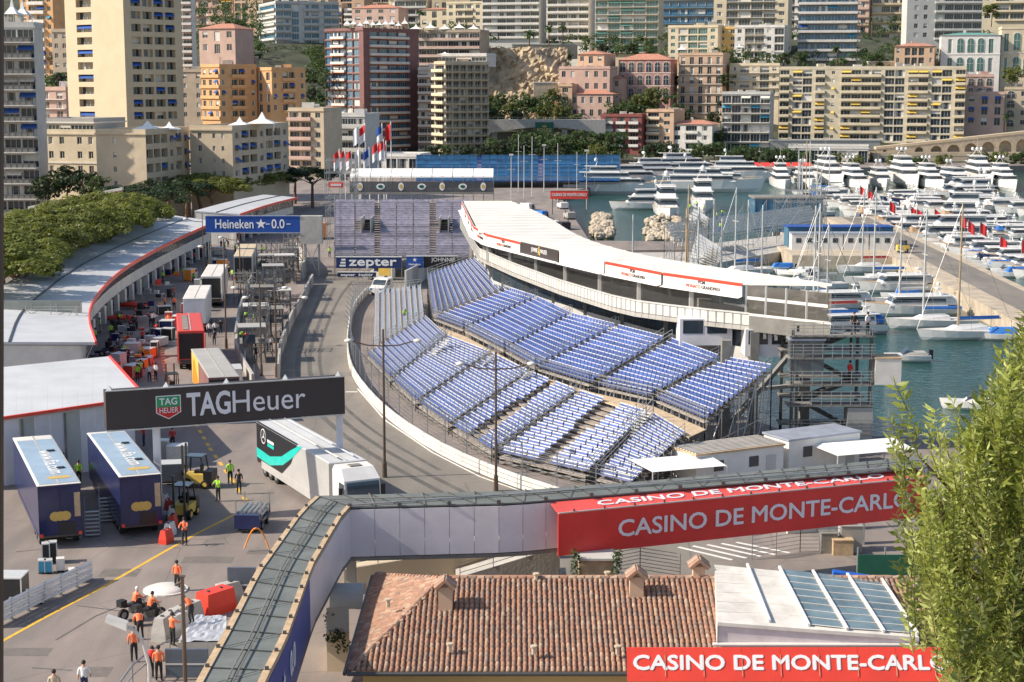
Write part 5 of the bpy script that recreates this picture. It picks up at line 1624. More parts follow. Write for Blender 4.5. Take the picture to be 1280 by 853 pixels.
# ---------------------------------------------------------------- curved pavilion with balcony, stair tower
def pavilion():
	ZD, ZR = 10.9, 14.2
	n = 26
	fr = resample(([G(575, 282, ZD), G(598, 322, ZD), G(640, 341, ZD), G(700, 364, ZD), G(780, 389, ZD), G(860, 400, ZD), G(936, 408, ZD)]), n)   # balcony edge
	ro = resample(([G(580, 252, ZR), G(599, 289, ZR), G(640, 299, ZR), G(690, 311, ZR), G(745, 323, ZR), G(810, 337, ZR), G(933, 354, ZR)]), n)   # roof front edge
	bk = resample(smooth([G(640, 252, ZR + .6), G(684, 270, ZR + .6), G(722, 296, ZR + .6), G(780, 314, ZR + .6), G(852, 328, ZR + .6), G(960, 343, ZR + .6), G(1040, 355, ZR + .6)], 2), n)
	t = thing('race_pavilion', 'long curved white pavilion with red striped fascia above the blue stand', 'building', (fr[-1].x, fr[-1].y, 2))
	V = lambda p, z: Vector((p.x, p.y, z))
	sg = ['p', 'p', 'p', 'p', 'p', 'p', 'p', 'p', 'p', 'p']
	for i in range(n):
		a, b, c, d = ro[i], ro[i + 1], bk[i + 1], bk[i]
		dn = Vector((0, 0, -.18))
		MB().add([a, b, c, d, a + dn, b + dn, c + dn, d + dn], [(0, 1, 2, 3), (7, 6, 5, 4), (0, 4, 5, 1), (1, 5, 6, 2), (2, 6, 7, 3), (3, 7, 4, 0)]).build('roof_panel', 'roofcanvas', t)
		MB().tube(a + Vector((0, 0, .02)), d + Vector((0, 0, .03)), .035, n=4).build('roof_seam', 'white2', t)
		# balcony deck and railing
		e, f = fr[i], fr[i + 1]
		in0, in1 = V(ro[i], ZD), V(ro[i + 1], ZD)
		k0, k1 = V(bk[i], ZD), V(bk[i + 1], ZD)
		MB().add([V(e, ZD), V(f, ZD), k1, k0, V(e, ZD - .35), V(f, ZD - .35), V(k1, ZD - .35), V(k0, ZD - .35)], [(0, 1, 2, 3), (7, 6, 5, 4), (0, 4, 5, 1), (2, 6, 7, 3)]).build('balcony_slab', 'concrete', t)
		m = MB()
		dd = f - e
		for q in range(5):
			p = e + dd * (q / 5)
			m.tube(V(p, ZD - .3), V(p, ZD + 1.0), .035, n=4)
		m.add([V(e, ZD + .95), V(f, ZD + .95), V(f, ZD + 1.1), V(e, ZD + 1.1)], [(0, 1, 2, 3)])
		m.build('balcony_rail', 'alu', t)
		m = MB()
		off = Vector((dd.y, -dd.x, 0)).normalized() * -.06
		m.add([V(e, ZD + .06) + off, V(f, ZD + .06) + off, V(f, ZD + .9) + off, V(e, ZD + .9) + off], [(0, 1, 2, 3)])
		m.build('balcony_panel', 'white2', t)
		# glazing of the main room, set back 1 m
		g0, g1 = V(ro[i], 0).lerp(V(bk[i], 0), .10), V(ro[i + 1], 0).lerp(V(bk[i + 1], 0), .10)
		m = MB().quad(V(g0, ZD + .02), V(g1, ZD + .02), V(g1, ZR - 1.2), V(g0, ZR - 1.2))
		m.build('window', glassmat('pavilion glass', (.045, .045, .045), .72), t)
		if i % 2 == 0:
			MB().cbox((g0.x, g0.y - .1, ZD), .35, .35, ZR - ZD - .4).build('column', 'white2', t)
		# lower commentary floor
		h0, h1 = V(ro[i], 0).lerp(V(bk[i], 0), .16), V(ro[i + 1], 0).lerp(V(bk[i + 1], 0), .16)
		MB().quad(V(h0, 7.6), V(h1, 7.6), V(h1, 8.9), V(h0, 8.9)).build('lower_wall', 'ltgrey', t)
		MB().quad(V(h0, 8.9), V(h1, 8.9), V(h1, ZD - .4), V(h0, ZD - .4)).build('lower_window', 'glass', t)
		if i % 2:
			MB().cbox((h0.x, h0.y, 2), .4, .4, ZD - 2.4).build('column', 'concrete2', t)
	bw = MB()
	for i in range(n - 4):
		a, b = bk[i], bk[i + 1]
		bw.quad(V(b, ZD - .4), V(a, ZD - .4), V(a, ZR + .4), V(b, ZR + .4))
	bw.build('back_wall', 'white2', t)
	for i in range(n - 4, n):
		a, b = bk[i], bk[i + 1]
		MB().quad(V(b, ZD + .9), V(a, ZD + .9), V(a, ZR - .1), V(b, ZR - .1)).build('back_pane', glassmat('end glass', (.25, .23, .2), .45), t)
		MB().quad(V(b, ZD - .4), V(a, ZD - .4), V(a, ZD + .9), V(b, ZD + .9)).build('back_parapet', 'ltgrey', t)
	# fascia panels with red stripe
	fp = resample(ro, 10)
	for i in range(10):
		a, b = fp[i], fp[i + 1]
		d = (b - a)
		n_ = Vector((d.y, -d.x, 0)).normalized()
		a, b = a + d * .012 + n_ * .35, b - d * .012 + n_ * .35
		black = i == 6
		plain = i == 7
		z0, z1 = ZR - 1.1, ZR + .02
		th = n_ * -.06
		MB().add([V(a, z0), V(b, z0), V(b, z1), V(a, z1), V(a, z0) + th, V(b, z0) + th, V(b, z1) + th, V(a, z1) + th], [(0, 1, 2, 3), (7, 6, 5, 4), (3, 2, 6, 7), (0, 4, 5, 1), (0, 3, 7, 4), (1, 5, 6, 2)]).build('fascia_panel', 'taggrey' if black else 'white', t)
		u = d.normalized()
		mid = (a + b) / 2
		if not black and not plain:
			q = n_ * .012
			MB().quad(V(a, z1 - .3) + q, V(b, z1 - .3) + q, V(b, z1 - .03) + q, V(a, z1 - .03) + q).build('red_stripe', 'redb', t)
			if i > 0:
				letter('MONACO', t, V(mid, z0 + .28) + q * 2 - u * 1.0, u, (0, 0, 1), .42, 'redb', .0, width=1.75)
				letter('GRANDPRIX', t, V(mid, z0 + .28) + q * 2 + u * 1.15, u, (0, 0, 1), .42, 'taggrey', .0, width=2.3)
				letter('YCM', t, V(mid, z0 + .68) + q * 2, u, (0, 0, 1), .38, 'taggrey', .01, width=.9)
		elif black:
			letter('JOHNNIE', t, V(mid, z0 + .62) + n_ * .02 - u * 1.15, u, (0, 0, 1), .6, 'text', .0, width=1.7)
			letter('WALKER', t, V(mid, z0 + .62) + n_ * .02 + u * 1.2, u, (0, 0, 1), .6, 'text', .0, width=1.7)
			c = V(mid, z0 + .62) + n_ * .02
			m = MB()
			m.add([c + u * x + Vector((0, 0, z)) for x, z in ((-.1, .2), (.08, .25), (.16, 0), (.3, -.4), (.16, -.42), (.04, -.12), (-.16, -.4), (-.26, -.36), (-.08, 0))], [tuple(range(8, -1, -1))])
			m.add([c + u * (x * .1) + Vector((0, 0, .34 + z * .1)) for x, z in ((-1, -1), (1, -1), (1, 1), (-1, 1))], [(0, 1, 2, 3)])
			m.build('striding_emblem', 'yelaw', t)
		# awning lip under the fascia
		MB().add([V(a, z0) + n_ * .02, V(b, z0) + n_ * .02, V(b, z0 - .1) + n_ * .45, V(a, z0 - .1) + n_ * .45], [(0, 1, 2, 3)]).build('awning_lip', 'tarp', t)
	# glazed end
	a, b = V(ro[-1], 0), V(bk[-1], 0) + (V(ro[-1], 0) - V(bk[-1], 0)) * .04
	for z0, z1, g in ((ZD + .9, ZD + 2.0, 1), (ZD + 2.25, ZR - .15, 1)):
		k = 4
		for j in range(k):
			p, q = a.lerp(b, j / k), a.lerp(b, (j + 1) / k)
			MB().quad(V(p, z0), V(q, z0), V(q, z1), V(p, z1)).build('end_pane', glassmat('warm end glass', (.11, .10, .085), .85), t)
			if z0 < ZD + 1: MB().tube(V(p, ZD + .8), V(p, ZR - .1), .1, n=4).build('mullion', 'white', t)
	MB().add([V(a, ZD + 2.0), V(b, ZD + 2.0), V(b, ZD + 2.25), V(a, ZD + 2.25)], [(0, 1, 2, 3)]).build('transom', 'white', t)
	e = fr[-1]
	f = V(b, 0) + (fr[-1] - V(ro[-1], 0)) * .7
	f.z = 0
	MB().add([V(e, ZD - .4), V(f, ZD - .4), V(f, ZD + .85), V(e, ZD + .85)], [(0, 1, 2, 3)]).build('end_parapet', 'concrete2', t)
	MB().add([V(e, ZD + .852), V(f, ZD + .852), V(f, ZD + 1.05), V(e, ZD + 1.05)], [(0, 1, 2, 3)]).build('end_rail', 'white', t)
	# haunches under the end and the main legs
	for j in range(7):
		p = V(e, 0).lerp(V(f, 0), (j + .3) / 7)
		MB().add([(p.x, p.y + .05, ZD - .4), (p.x + .25, p.y + .05, ZD - .4), (p.x + .25, p.y + 4, ZD - 1.6), (p.x, p.y + 4, ZD - 1.6), (p.x, p.y + .05, ZD - .9), (p.x + .25, p.y + .05, ZD - .9)],
                 [(0, 1, 2, 3), (0, 4, 5, 1), (4, 3, 2, 5)]).build('haunch', 'concrete', t)
	for px, py in ((905, 560), (1004, 548), (940, 545)):
		p = G(px, py)
		MB().cbox((p.x, p.y, 2), .7, .9, ZD - 2.4).build('main_leg', 'concrete2', t)
	p, q = G(905, 560), G(1004, 548)
	MB().beam((p.x, p.y, 3.4), (q.x, q.y + 1, ZD - 1), .35).build('raking_beam', 'concrete2', t)
	MB().beam((p.x, p.y + .8, 6.2), (q.x, q.y + .8, 6.2), .3).build('cross_beam', 'concrete', t)
	# press boxes hung under the balcony
	for j, (x0, x1, yt, yb, Y) in enumerate([(850, 915, 399, 432, 134), (932, 995, 412, 446, 131)]):
		a, b = D(x0, yt, Y), D(x1, yb, Y)
		MB().box(a.x, b.x, Y, Y + 3, b.z, a.z).build('press_box', 'panel', t)
		for k in range(2):
			w0 = lerp(a.x, b.x, .06 + k * .46)
			MB().box(w0, w0 + (b.x - a.x) * .38, Y - .03, Y - .004, lerp(b.z, a.z, .45), lerp(b.z, a.z, .95)).build('press_window', 'glass', t)
	return t, fr, ro, bk
PAV, PFR, PRO, PBK = pavilion()
def stair_tower():
	x0, y0 = 21.5, 125.8
	W_, Dp = 6.0, 5.0
	t = thing('stair_tower', 'dark steel stair tower with landings beside the pavilion end', 'stairs', (x0, y0, 2))
	for i, (x, y) in enumerate(((0, 0), (W_, 0), (W_, Dp), (0, Dp), (.8, 2.5))):
		MB().cbox((x0 + x, y0 + y, 2), .22, .22, 9.4).build('post', 'darkst', t)
	for k, z in enumerate((3.4, 5.6, 7.2, 9.3, 11.0)):
		MB().box(x0 - .3, x0 + W_ + .3, y0 - .3 + .01 * k, y0 + 1.5, z - .12, z).build('landing', 'concrete2', t)
		MB().box(x0 - .3, x0 + W_ + .3, y0 + Dp - 1.5, y0 + Dp + .3, z - .12, z).build('landing', 'concrete2', t)
		m = MB()
		for q in range(9): m.tube((x0 + W_ * q / 8, y0 - .28, z), (x0 + W_ * q / 8, y0 - .28, z + 1.05), .03, n=4)
		for h in (.3, .55, .8, 1.05): m.tube((x0 - .3, y0 - .28, z + h), (x0 + W_ + .3, y0 - .28, z + h), .028, n=4)
		m.build('railing', 'steel', t)
		if k < 4:
			z2 = (3.4, 5.6, 7.2, 9.3, 11.0)[k + 1]
			xa, xb = (x0 + 1, x0 + W_ - 1) if k % 2 else (x0 + W_ - 1, x0 + 1)
			m = MB()
			for yy in (y0 + 1.7, y0 + 2.9): m.add([(xa, yy, z - .2), (xb, yy, z2 - .2), (xb, yy, z2 + .1), (xa, yy, z + .1)], [(0, 1, 2, 3)])
			m.build('stringer', 'darkst', t)
			for q in range(10):
				xx, zz = lerp(xa, xb, q / 9), lerp(z, z2, q / 9)
				MB().box(xx - .16, xx + .16, y0 + 1.7, y0 + 2.9, zz - .03, zz + .02).build('tread', 'darkst', t)
	MB().box(x0 + W_ - 1.7, x0 + W_ + .25, y0 - .2, y0 + 1.2, 2.0, 5.4).build('mesh_panel', 'greyw', t)
	MB().box(x0 - .2, x0 + 2.4, y0 - .1, y0 + 1.2, 8.0, 10.6).build('glass_box', glassmat('booth glass', (.15, .17, .18), .6), t)
	MB().box(x0 - .3, x0 + 2.5, y0 - .2, y0 + 1.3, 10.603, 10.75).build('booth_roof', 'seatg', t)
	s_ = thing('camera_platform', 'white sheeted camera box hung on the stair tower corner', 'platform', (x0 + W_ + 1, y0, 7.6))
	MB().cbox((x0 + W_ + 1.3, y0 + .6, 7.2), 2.0, 1.8, 2.0).build('sheeting', 'white2', s_)
	MB().cbox((x0 + W_ + 1.3, y0 + .6, 9.203), 2.1, 1.9, .12).build('deck', 'wood', s_)
stair_tower()
# lamp posts and lighting masts
def lamp(label, px, pyb, pyt, arms=(), h=None, r=.11, z=2.0, heads=2, grp='brown lamp posts', arm=2.2, matn='brownst'):
	P = G(px, pyb, z)
	s_ = sc(P)
	H_ = h or (pyb - pyt) / s_ / math.cos(TH) * 1.0
	t = thing('lamp_post', label, 'lamp post', P, 0, grp)
	MB().tube((0, 0, 0), (0, 0, H_), r, r * .7, n=8).build('pole', matn, t, world=False)
	MB().tube((0, 0, 0), (0, 0, 1.1), r * 1.7, r * 1.5, n=8).build('base', matn, t, world=False)
	for k in range(heads):
		sx = (-1, 1)[k % 2]
		m = MB().path([(0, 0, H_ - 1.2), (sx * arm * .5, 0, H_ - 1.15), (sx * arm, 0, H_ - .85)], .05, 5)
		m.build('arm', matn, t, world=False)
		m = MB().ball((sx * (arm + .25), 0, H_ - .82), .34, 8, 4, .45)
		m.build('lamp_head', 'white2', t, world=False, smooth=True)
	return t
lamp('brown two-armed lamp post by the middle of the curved barrier', 481, 597, 412)
lamp('brown two-armed lamp post in front of the near seat blocks', 620, 614, 440)
lamp('brown two-armed lamp post on the pit wall beside the track', 346, 472, 362, arm=2.6)
lamp('slim brown lamp post standing in the pit lane scaffolding', 327, 470, 350, heads=2, r=.09)
lamp('tall brown mast beside the red trailer', 283, 436, 300, heads=1, r=.1)
lamp('brown mast between the white trailers', 301, 372, 290, heads=1, r=.09)
lamp('slim mast in front of the blue far gantry', 255, 350, 268, heads=1, r=.08)
# scaffolding, stands and hoardings on the pit wall
pw = [(300, 455, 3.2), (306, 430, 3.6), (315, 400, 3.4), (330, 378, 4.2), (345, 356, 3.6), (352, 342, 3.2), (322, 350, 3.0), (337, 400, 3.0), (325, 424, 2.8)]
for i, (x, y, h) in enumerate(pw):
	P = G(x, y)
	t = scaffold('pit_wall_stand', f'steel pit wall platform frame, {ORD[i]} of its row beside the track', 0, 2.6, 0, 6.5 if i < 6 else 4, 0, h, bay=1.3, lift=1.3, r=.045, mat_='scaf', group='pit wall platforms', loc=(P.x, P.y, 2), rz=R(10))
	MB().box(0, 2.6, 0, 4, h * .62, h * .62 + .08).build('platform', 'concrete2', t, world=False)
	MB().box(-.1, 2.7, .2, 3.2, h + .4, h + .5).build('shelter_roof', ('greyw', 'ltgrey', 'concrete2')[i % 3], t, world=False)
	if i % 2 == 0: MB().box(.3, 1.6, -.06, -.02, h * .64, h * .64 + .9).build('screen', 'glass', t, world=False)
def hoarding(label, pts, h, m_, name='hoarding', th=.25, cat='barrier', grp=None, n=10, cap=True):
	P = resample([G(x, y) for x, y in pts], n)
	t = thing(name, label, cat, P[0], 0, grp)
	for i in range(n):
		a, b = P[i], P[i + 1]
		d = (b - a)
		n_ = Vector((d.y, -d.x, 0)).normalized() * th
		a2, b2 = a + d * .008, b - d * .008
		MB().prism([(p.x, p.y) for p in (a2, b2, b2 - n_, a2 - n_)], 2.0, 2 + h).build('panel', m_ if isinstance(m_, str) else m_[i % len(m_)], t)
		if cap and i % 2 == 0: MB().tube((a.x, a.y, 2), (a.x, a.y, 2 + h + .9), .04, n=4).build('post', 'steel', t)
	return t
hoarding('grey pit wall hoarding along the left side of the straight', [(350, 474), (352, 446), (365, 408), (380, 380), (392, 356)], 1.5, ['concrete', 'greyw', 'concrete2'], n=16)
hoarding('pale concrete block wall closing the straight at the far left', [(378, 352), (386, 340), (372, 322)], 2.4, 'concrete', n=4)
hoarding('concrete service barrier beside the paddock scaffolds', [(318, 482), (306, 462), (296, 440), (300, 410)], 1.1, 'concrete', n=9)
hoarding('grey fence line between the paddock lane and the scaffolds', [(296, 430), (300, 400), (308, 375), (318, 350), (330, 330)], 1.3, ['greyw', 'steel'], n=12)
# ---------------------------------------------------------------- paddock vehicles and equipment
def wheel(parent, x, y, r=.5, w_=.3, rim='steel'):
	o = ob('wheel', MB().tube((-w_ / 2, 0, 0), (w_ / 2, 0, 0), r, n=14).mesh('tyre', 'rubber'), parent, (x, y, r))
	ob('rim', MB().tube((-w_ / 2 - .02, 0, 0), (w_ / 2 + .02, 0, 0), r * .55, n=10).mesh('rim', rim), o)
	return o
def trailer(label, near, far, W=2.55, H=4.0, body='white', roof='white2', side=None, rear='black', z=2.0, open_=False, grp=None, name='box_trailer', ribs=0, lower=1.1):
	# near/far: roof-end midpoints on the ground plan
	n_, f_ = Vector((near[0], near[1], 0)), Vector((far[0], far[1], 0))
	d = f_ - n_
	L = d.length
	rz = math.atan2(-d.x, d.y)
	t = thing(name, label, 'trailer', (n_.x, n_.y, z), rz, grp)
	w_ = W / 2
	m = MB().box(-w_, w_, .02, L, lower, H - .05)
	m.build('body', body, t, world=False)
	MB().add([(-w_ - .03, -.04, H - .05), (w_ + .03, -.04, H - .05), (w_ + .03, L + .04, H - .05), (-w_ - .03, L + .04, H - .05), (-w_ + .08, .08, H), (w_ - .08, .08, H), (w_ - .08, L - .08, H), (-w_ + .08, L - .08, H)],
             [(4, 5, 6, 7), (0, 1, 5, 4), (1, 2, 6, 5), (2, 3, 7, 6), (3, 0, 4, 7), (3, 2, 1, 0)]).build('roof', roof, t, world=False)
	MB().box(-.04, .04, .1, L - .1, H + .002, H + .03).build('roof_seam', 'concrete', t, world=False)
	for k in range(ribs): MB().box(-w_ + .1, w_ - .1, L * (k + .5) / ribs - .03, L * (k + .5) / ribs + .03, H + .001, H + .04).build('roof_rib', 'white2', t, world=False)
	MB().box(-w_ + .15, w_ - .15, .3, L - .2, .6, lower).build('chassis', 'darkst', t, world=False)
	if open_:
		MB().box(-w_ + .12, w_ - .12, -.03, .015, lower + .1, H - .3).build('rear_opening', 'black', t, world=False)
		for sx in (-1, 1): MB().box(sx * (w_ + .08) - .03, sx * (w_ + .08) + .03, -1.2, .02, lower, H - .2).build('rear_door', body, t, world=False)
	else:
		for sx in (-1, 1):
			MB().box(sx * .03 if sx > 0 else -w_ + .08, w_ - .08 if sx > 0 else -.03, -.03, .015, lower + .1, H - .25).build('rear_door', rear, t, world=False)
	for sx in (-1, 1):
		MB().box(sx * w_ - .02, sx * w_ + .02, 1, L - 2, .55, lower - .003).build('side_skirt', body if side is None else side, t, world=False)
		for k in range(3): wheel(t, sx * (w_ - .25), 1.4 + k * 1.25)
		MB().box(sx * w_ * .9 - .1, sx * w_ * .9 + .1, -.04, .01, .75, .95).build('tail_light', 'redb', t, world=False)
	return t
T1 = trailer('far white box trailer nearest the blue start gantry', (-38, 234), (-40, 252), roof='beige', body='white2', grp='box trailers in the paddock')
T2 = trailer('white box trailer with open back and lime vested workers', (-38, 209), (-39.6, 223), open_=True, grp='box trailers in the paddock')
T3 = trailer('clean white box trailer just behind the red trailer', (-36, 187), (-37.6, 199.5), rear='panel', grp='box trailers in the paddock')
T4 = trailer('red roofed race trailer with open dark back', (-31.6, 162), (-34.3, 174.8), body='redroof', roof='redroof', open_=True, grp='box trailers in the paddock')
MB().box(-.75, -.2, .6, 11, 4.032, 4.05).build('roof_stripe', 'concrete2', T4, world=False)
T5 = trailer('grey roofed trailer with orange flame panel on its side', (-23.9, 136), (-28.2, 151), body='plum', roof='greyw', grp='box trailers in the paddock')
fl = MB()
for k, (y0, y1, h) in enumerate([(6, 14.5, 3.5), (8, 13, 3.8), (3.0, 5.2, 2.2), (9, 12, 2.6)]):
	fl.add([(-1.30 - .003 * k, y0, 1.2), (-1.30 - .003 * k, (y0 + y1) / 2, h * .6 + .4), (-1.30 - .003 * k, y1 * .9 + y0 * .1, h), (-1.30 - .003 * k, y1, 1.2)], [(0, 3, 2, 1)])
fl.build('flame_panel', 'orangep', T5, world=False)
MB().box(-1.295, -1.28, 8.6, 14.9, 1.1, 3.9).build('yellow_panel', 'yelaw', T5, world=False)
M_fia = mat('pale blue roof', (.30, .40, .50), .45, var=.15, scale=.4)
for i, (nr, fr_, lb) in enumerate([((-27.5, 98.5), (-33.1, 112.4), 'navy race office trailer with blue roof, the one at the left edge'), ((-23.1, 100.9), (-28.4, 114), 'navy race office trailer with blue roof beside the stair steps')]):
	t = trailer(lb, nr, fr_, body='navy', roof='royal' if False else 'white2', side='navy', rear='navy', grp='navy office trailers', lower=.8)
	ob('roof_sheet', MB().box(-1.15, 1.15, .15, 13.5, 4.001, 4.02).mesh('roof_sheet', M_fia), t)
	me = text_mesh('www.fia.com', 1.35, 'text', .01, .004)
	me.transform(Matrix.Translation((.25, 6.2, 4.04)) @ Matrix.Rotation(-math.pi / 2, 4, 'Z'))
	ob('roof_lettering', me, t)
	for z_, y_, nm in ((4.03, 1.7, 'roof_emblem'), (None, 0, 'rear_emblem')):
		m = MB()
		for k in range(3):
			if z_:
				m.add([(.2 + (k - 1) * .32 + .42 * math.cos(a * math.pi / 6), y_ + .38 * math.sin(a * math.pi / 6), z_ + .003 * k) for a in range(12)], [tuple(range(12))])
			else:
				m.add([((k - 1) * .3 + .34 * math.cos(a * math.pi / 6), -.045 - .003 * k, 2.0 + .3 * math.sin(a * math.pi / 6)) for a in range(12)], [tuple(range(12))])
		m.build(nm, 'gold', t, world=False)
	MB().box(-.1, .9, -.06, -.034, .85, 1.6).build('rear_opening', 'black', t, world=False)
	MB().box(.85, 1.2, -.055, -.034, 1.9, 3.4).build('rear_panel', 'wood', t, world=False)
	for yy in (4.2, 9.5): MB().cbox((.6, yy, 4.022), .5, .35, .08).build('roof_vent', 'black', t, world=False)
	for k in range(3): MB().box(1.278, 1.29, 2 + k * 3.6, 4.2 + k * 3.6, 2.2, 3.2).build('side_window', 'glass', t, world=False)
# big white articulated lorry with teal swoosh
TM = trailer('silver white race trailer with black and teal side under the charcoal gantry', (-17.4, 119), (-10.7, 105.6), body='silver', roof='pitroof', H=3.8)
sw = MB()
sw.add([(1.29, y, z) for y, z in ((0, .9), (5.2, .9), (7.5, 2.2), (9.0, 3.9), (0, 3.9))], [(0, 1, 2, 3, 4)])
sw.build('black_panel', 'black', TM, world=False)
sw = MB()
top = [(0, 1.9), (3, 1.8), (5.5, 2.3), (7.4, 3.1), (9.4, 3.85)]
bot = [(0, 1.2), (3, 1.15), (5.8, 1.75), (7.9, 2.7), (9.9, 3.85)]
for (a, b), (c, d) in zip(zip(top, top[1:]), zip(bot, bot[1:])): sw.add([(1.296, a[0], a[1]), (1.296, b[0], b[1]), (1.296, d[0], d[1]), (1.296, c[0], c[1])], [(3, 2, 1, 0)])
sw.build('teal_swoosh', 'teal', TM, world=False)
m = MB()
for q in range(3):
	a = math.pi / 2 + q * 2.094
	m.add([(1.3, 1.6, 3.0), (1.3, 1.6 + .06 * math.sin(a), 3.0 - .06 * math.cos(a)), (1.3, 1.6 + .5 * math.cos(a), 3.0 + .5 * math.sin(a)), (1.3, 1.6 - .06 * math.sin(a), 3.0 + .06 * math.cos(a))], [(0, 1, 2, 3)])
m.path([(1.3, 1.6 + .52 * math.cos(k * .393), 3.0 + .52 * math.sin(k * .393)) for k in range(17)], .035, 4)
m.build('star_emblem', 'text', TM, world=False)
MB().box(1.297, 1.305, 2.5, 3.9, 2.75, 2.95).build('side_strip', 'text', TM, world=False)
MB().box(1.297, 1.305, 2.5, 3.9, 2.45, 2.68).build('side_strip', 'teal', TM, world=False)
for off in (-.6, .5): MB().box(off - .05, off + .05, .3, 14.6, 4.003, 4.05).build('roof_strip', 'white', TM, world=False)
d_ = Vector((6.7, -13.4, 0)).normalized()
rzm = math.atan2(-d_.x, d_.y)
P = Vector((-10.7, 105.6, 2)) + d_ * .5
t = thing('truck_cab', 'white tractor cab coupled in front of the silver white trailer', 'truck', P, rzm)
MB().add([(-1.22, 0, .9), (1.22, 0, .9), (1.22, 2.4, .9), (-1.22, 2.4, .9), (-1.22, 0, 3.5), (1.22, 0, 3.5), (1.22, 2.1, 3.1), (-1.22, 2.1, 3.1), (-1.1, .1, 3.8), (1.1, .1, 3.8), (1.1, 1.3, 3.75), (-1.1, 1.3, 3.75)],
         [(3, 2, 1, 0), (0, 1, 5, 4), (1, 2, 6, 5), (2, 3, 7, 6), (3, 0, 4, 7), (4, 5, 9, 8), (5, 6, 10, 9), (6, 7, 11, 10), (7, 4, 8, 11), (8, 9, 10, 11)]).build('cab', 'white', t, world=False)
MB().add([(-1.1, 2.38, 2.0), (1.1, 2.38, 2.0), (1.1, 2.16, 3.0), (-1.1, 2.16, 3.0)], [(3, 2, 1, 0)]).build('windscreen', 'glass', t, world=False).location.y = .05
for sx in (-1, 1):
	MB().box(sx * 1.235 - .01, sx * 1.235 + .01, 1.2, 2.1, 2.0, 2.9).build('side_window', 'glass', t, world=False)
	MB().box(sx * 1.45 - .12, sx * 1.45 + .12, 2.0, 2.15, 2.0, 2.7).build('mirror', 'black', t, world=False)
	for y in (.0, 1.7): wheel(t, sx * 1.05, y - (1.2 if y == 0 else 0))
	MB().box(sx * .9 - .2, sx * .9 + .2, 2.4, 2.45, .95, 1.15).build('headlight', 'glassb', t, world=False)
MB().box(-1.2, 1.2, 2.3, 2.5, .4, .9).build('bumper', 'white2', t, world=False)
MB().box(-1.0, 1.0, 2.41, 2.44, 1.2, 1.75).build('grille', 'green', t, world=False)
MB().box(-.5, .5, -2.8, .0, .5, .9).build('chassis', 'darkst', t, world=False)
MB().box(-.4, .4, .5, 1.1, 3.79, 3.83).build('roof_hatch', 'concrete2', t, world=False)
# van at the end of the straight and a lorry by the corner block
def van(label, px, py, rz, body='white', panel=None, L=5., H=2.2, W=1.95):
	P = G(px, py)
	t = thing('delivery_van', label, 'van', P, rz)
	MB().add([(-W / 2, 0, .35), (W / 2, 0, .35), (W / 2, L, .35), (-W / 2, L, .35), (-W / 2, 0, H), (W / 2, 0, H), (W / 2, L - 1.7, H), (-W / 2, L - 1.7, H), (W / 2, L - .8, 1.25), (-W / 2, L - .8, 1.25), (W / 2, L, 1.0), (-W / 2, L, 1.0)],
             [(3, 2, 1, 0), (0, 1, 5, 4), (4, 5, 6, 7), (6, 8, 9, 7), (8, 10, 11, 9), (10, 2, 3, 11), (1, 2, 10, 8, 6, 5), (0, 4, 7, 9, 11, 3)]).build('body', body, t, world=False)
	MB().add([(-W / 2 + .1, L - 1.66, H - .08), (W / 2 - .1, L - 1.66, H - .08), (W / 2 - .1, L - .84, 1.33), (-W / 2 + .1, L - .84, 1.33)], [(3, 2, 1, 0)]).build('windscreen', 'glass', t, world=False).location.z = .03
	for sx in (-1, 1):
		MB().box(sx * W / 2 - .012, sx * W / 2 + .012, L - 2.6, L - 1.5, 1.25, 1.9).build('side_window', 'glass', t, world=False)
		for y in (.9, L - 1.0): wheel(t, sx * (W / 2 - .1), y, .34, .22)
		MB().box(sx * .7 - .18, sx * .7 + .18, L, L + .03, .75, .98).build('headlight', 'glassb', t, world=False)
		if panel: MB().box(sx * W / 2 - .015, sx * W / 2 + .015, .2, 2.0, .7, 1.9).build('side_panel', panel, t, world=False)
	return t
van('white van with yellow panel parked before the navy banner wall', 492, 350, R(78), panel='yelaw', L=4.2, H=1.75, W=1.7)
t = van('white lorry cab parked beside the pale corner seats', 483, 366, R(160), L=3.4, H=2.1, W=2.0)
hoarding('timber topped wall behind the pale corner seats', [(508, 362), (535, 348), (560, 340)], 2.6, ['ltgrey', 'greyw'], n=6, cap=False)
van('orange lorry box parked by the far pit building', 400, 300, R(20), body='orangep', L=6, H=3.0, W=2.5)
van('pale van waiting near the harbour stand', 628, 268, R(-40), L=4.6)
# forklifts
def forklift(label, px, py, rz):
	t = thing('forklift', label, 'forklift', G(px, py), rz)
	MB().box(-.6, .6, -1.3, .5, .35, 1.0).build('body', 'yelaw', t, world=False)
	MB().box(-.62, .62, -1.5, -.9, .4, 1.25).build('counterweight', 'black', t, world=False)
	for sx in (-1, 1):
		for y in (-.9, .45): MB().tube((sx * .52, y, 1.0), (sx * .48, y * .8, 2.2), .05, n=5).build('cage_post', 'black', t, world=False)
		MB().box(sx * .36 - .06, sx * .36 + .06, .62, .75, .1, 3.0).build('mast', 'darkst', t, world=False)
		MB().box(sx * .3 - .07, sx * .3 + .07, .78, 1.9, .1, .17).build('fork', 'darkst', t, world=False)
		wheel(t, sx * .55, .3, .36, .25, 'yelaw'); wheel(t, sx * .55, -1.0, .3, .25, 'yelaw')
	MB().box(-.55, .55, -.8, .45, 2.2, 2.27).build('cage_roof', 'glass', t, world=False)
	MB().box(-.25, .25, -.6, -.1, 1.0, 1.2).box(-.25, .25, -.65, -.55, 1.2, 1.6).build('seat', 'black', t, world=False)
	return t
forklift('yellow forklift turned sideways beside the steel crates', 243, 608, R(80))
forklift('forklift with tall mast facing the camera by the red white barrier', 229, 648, R(172))
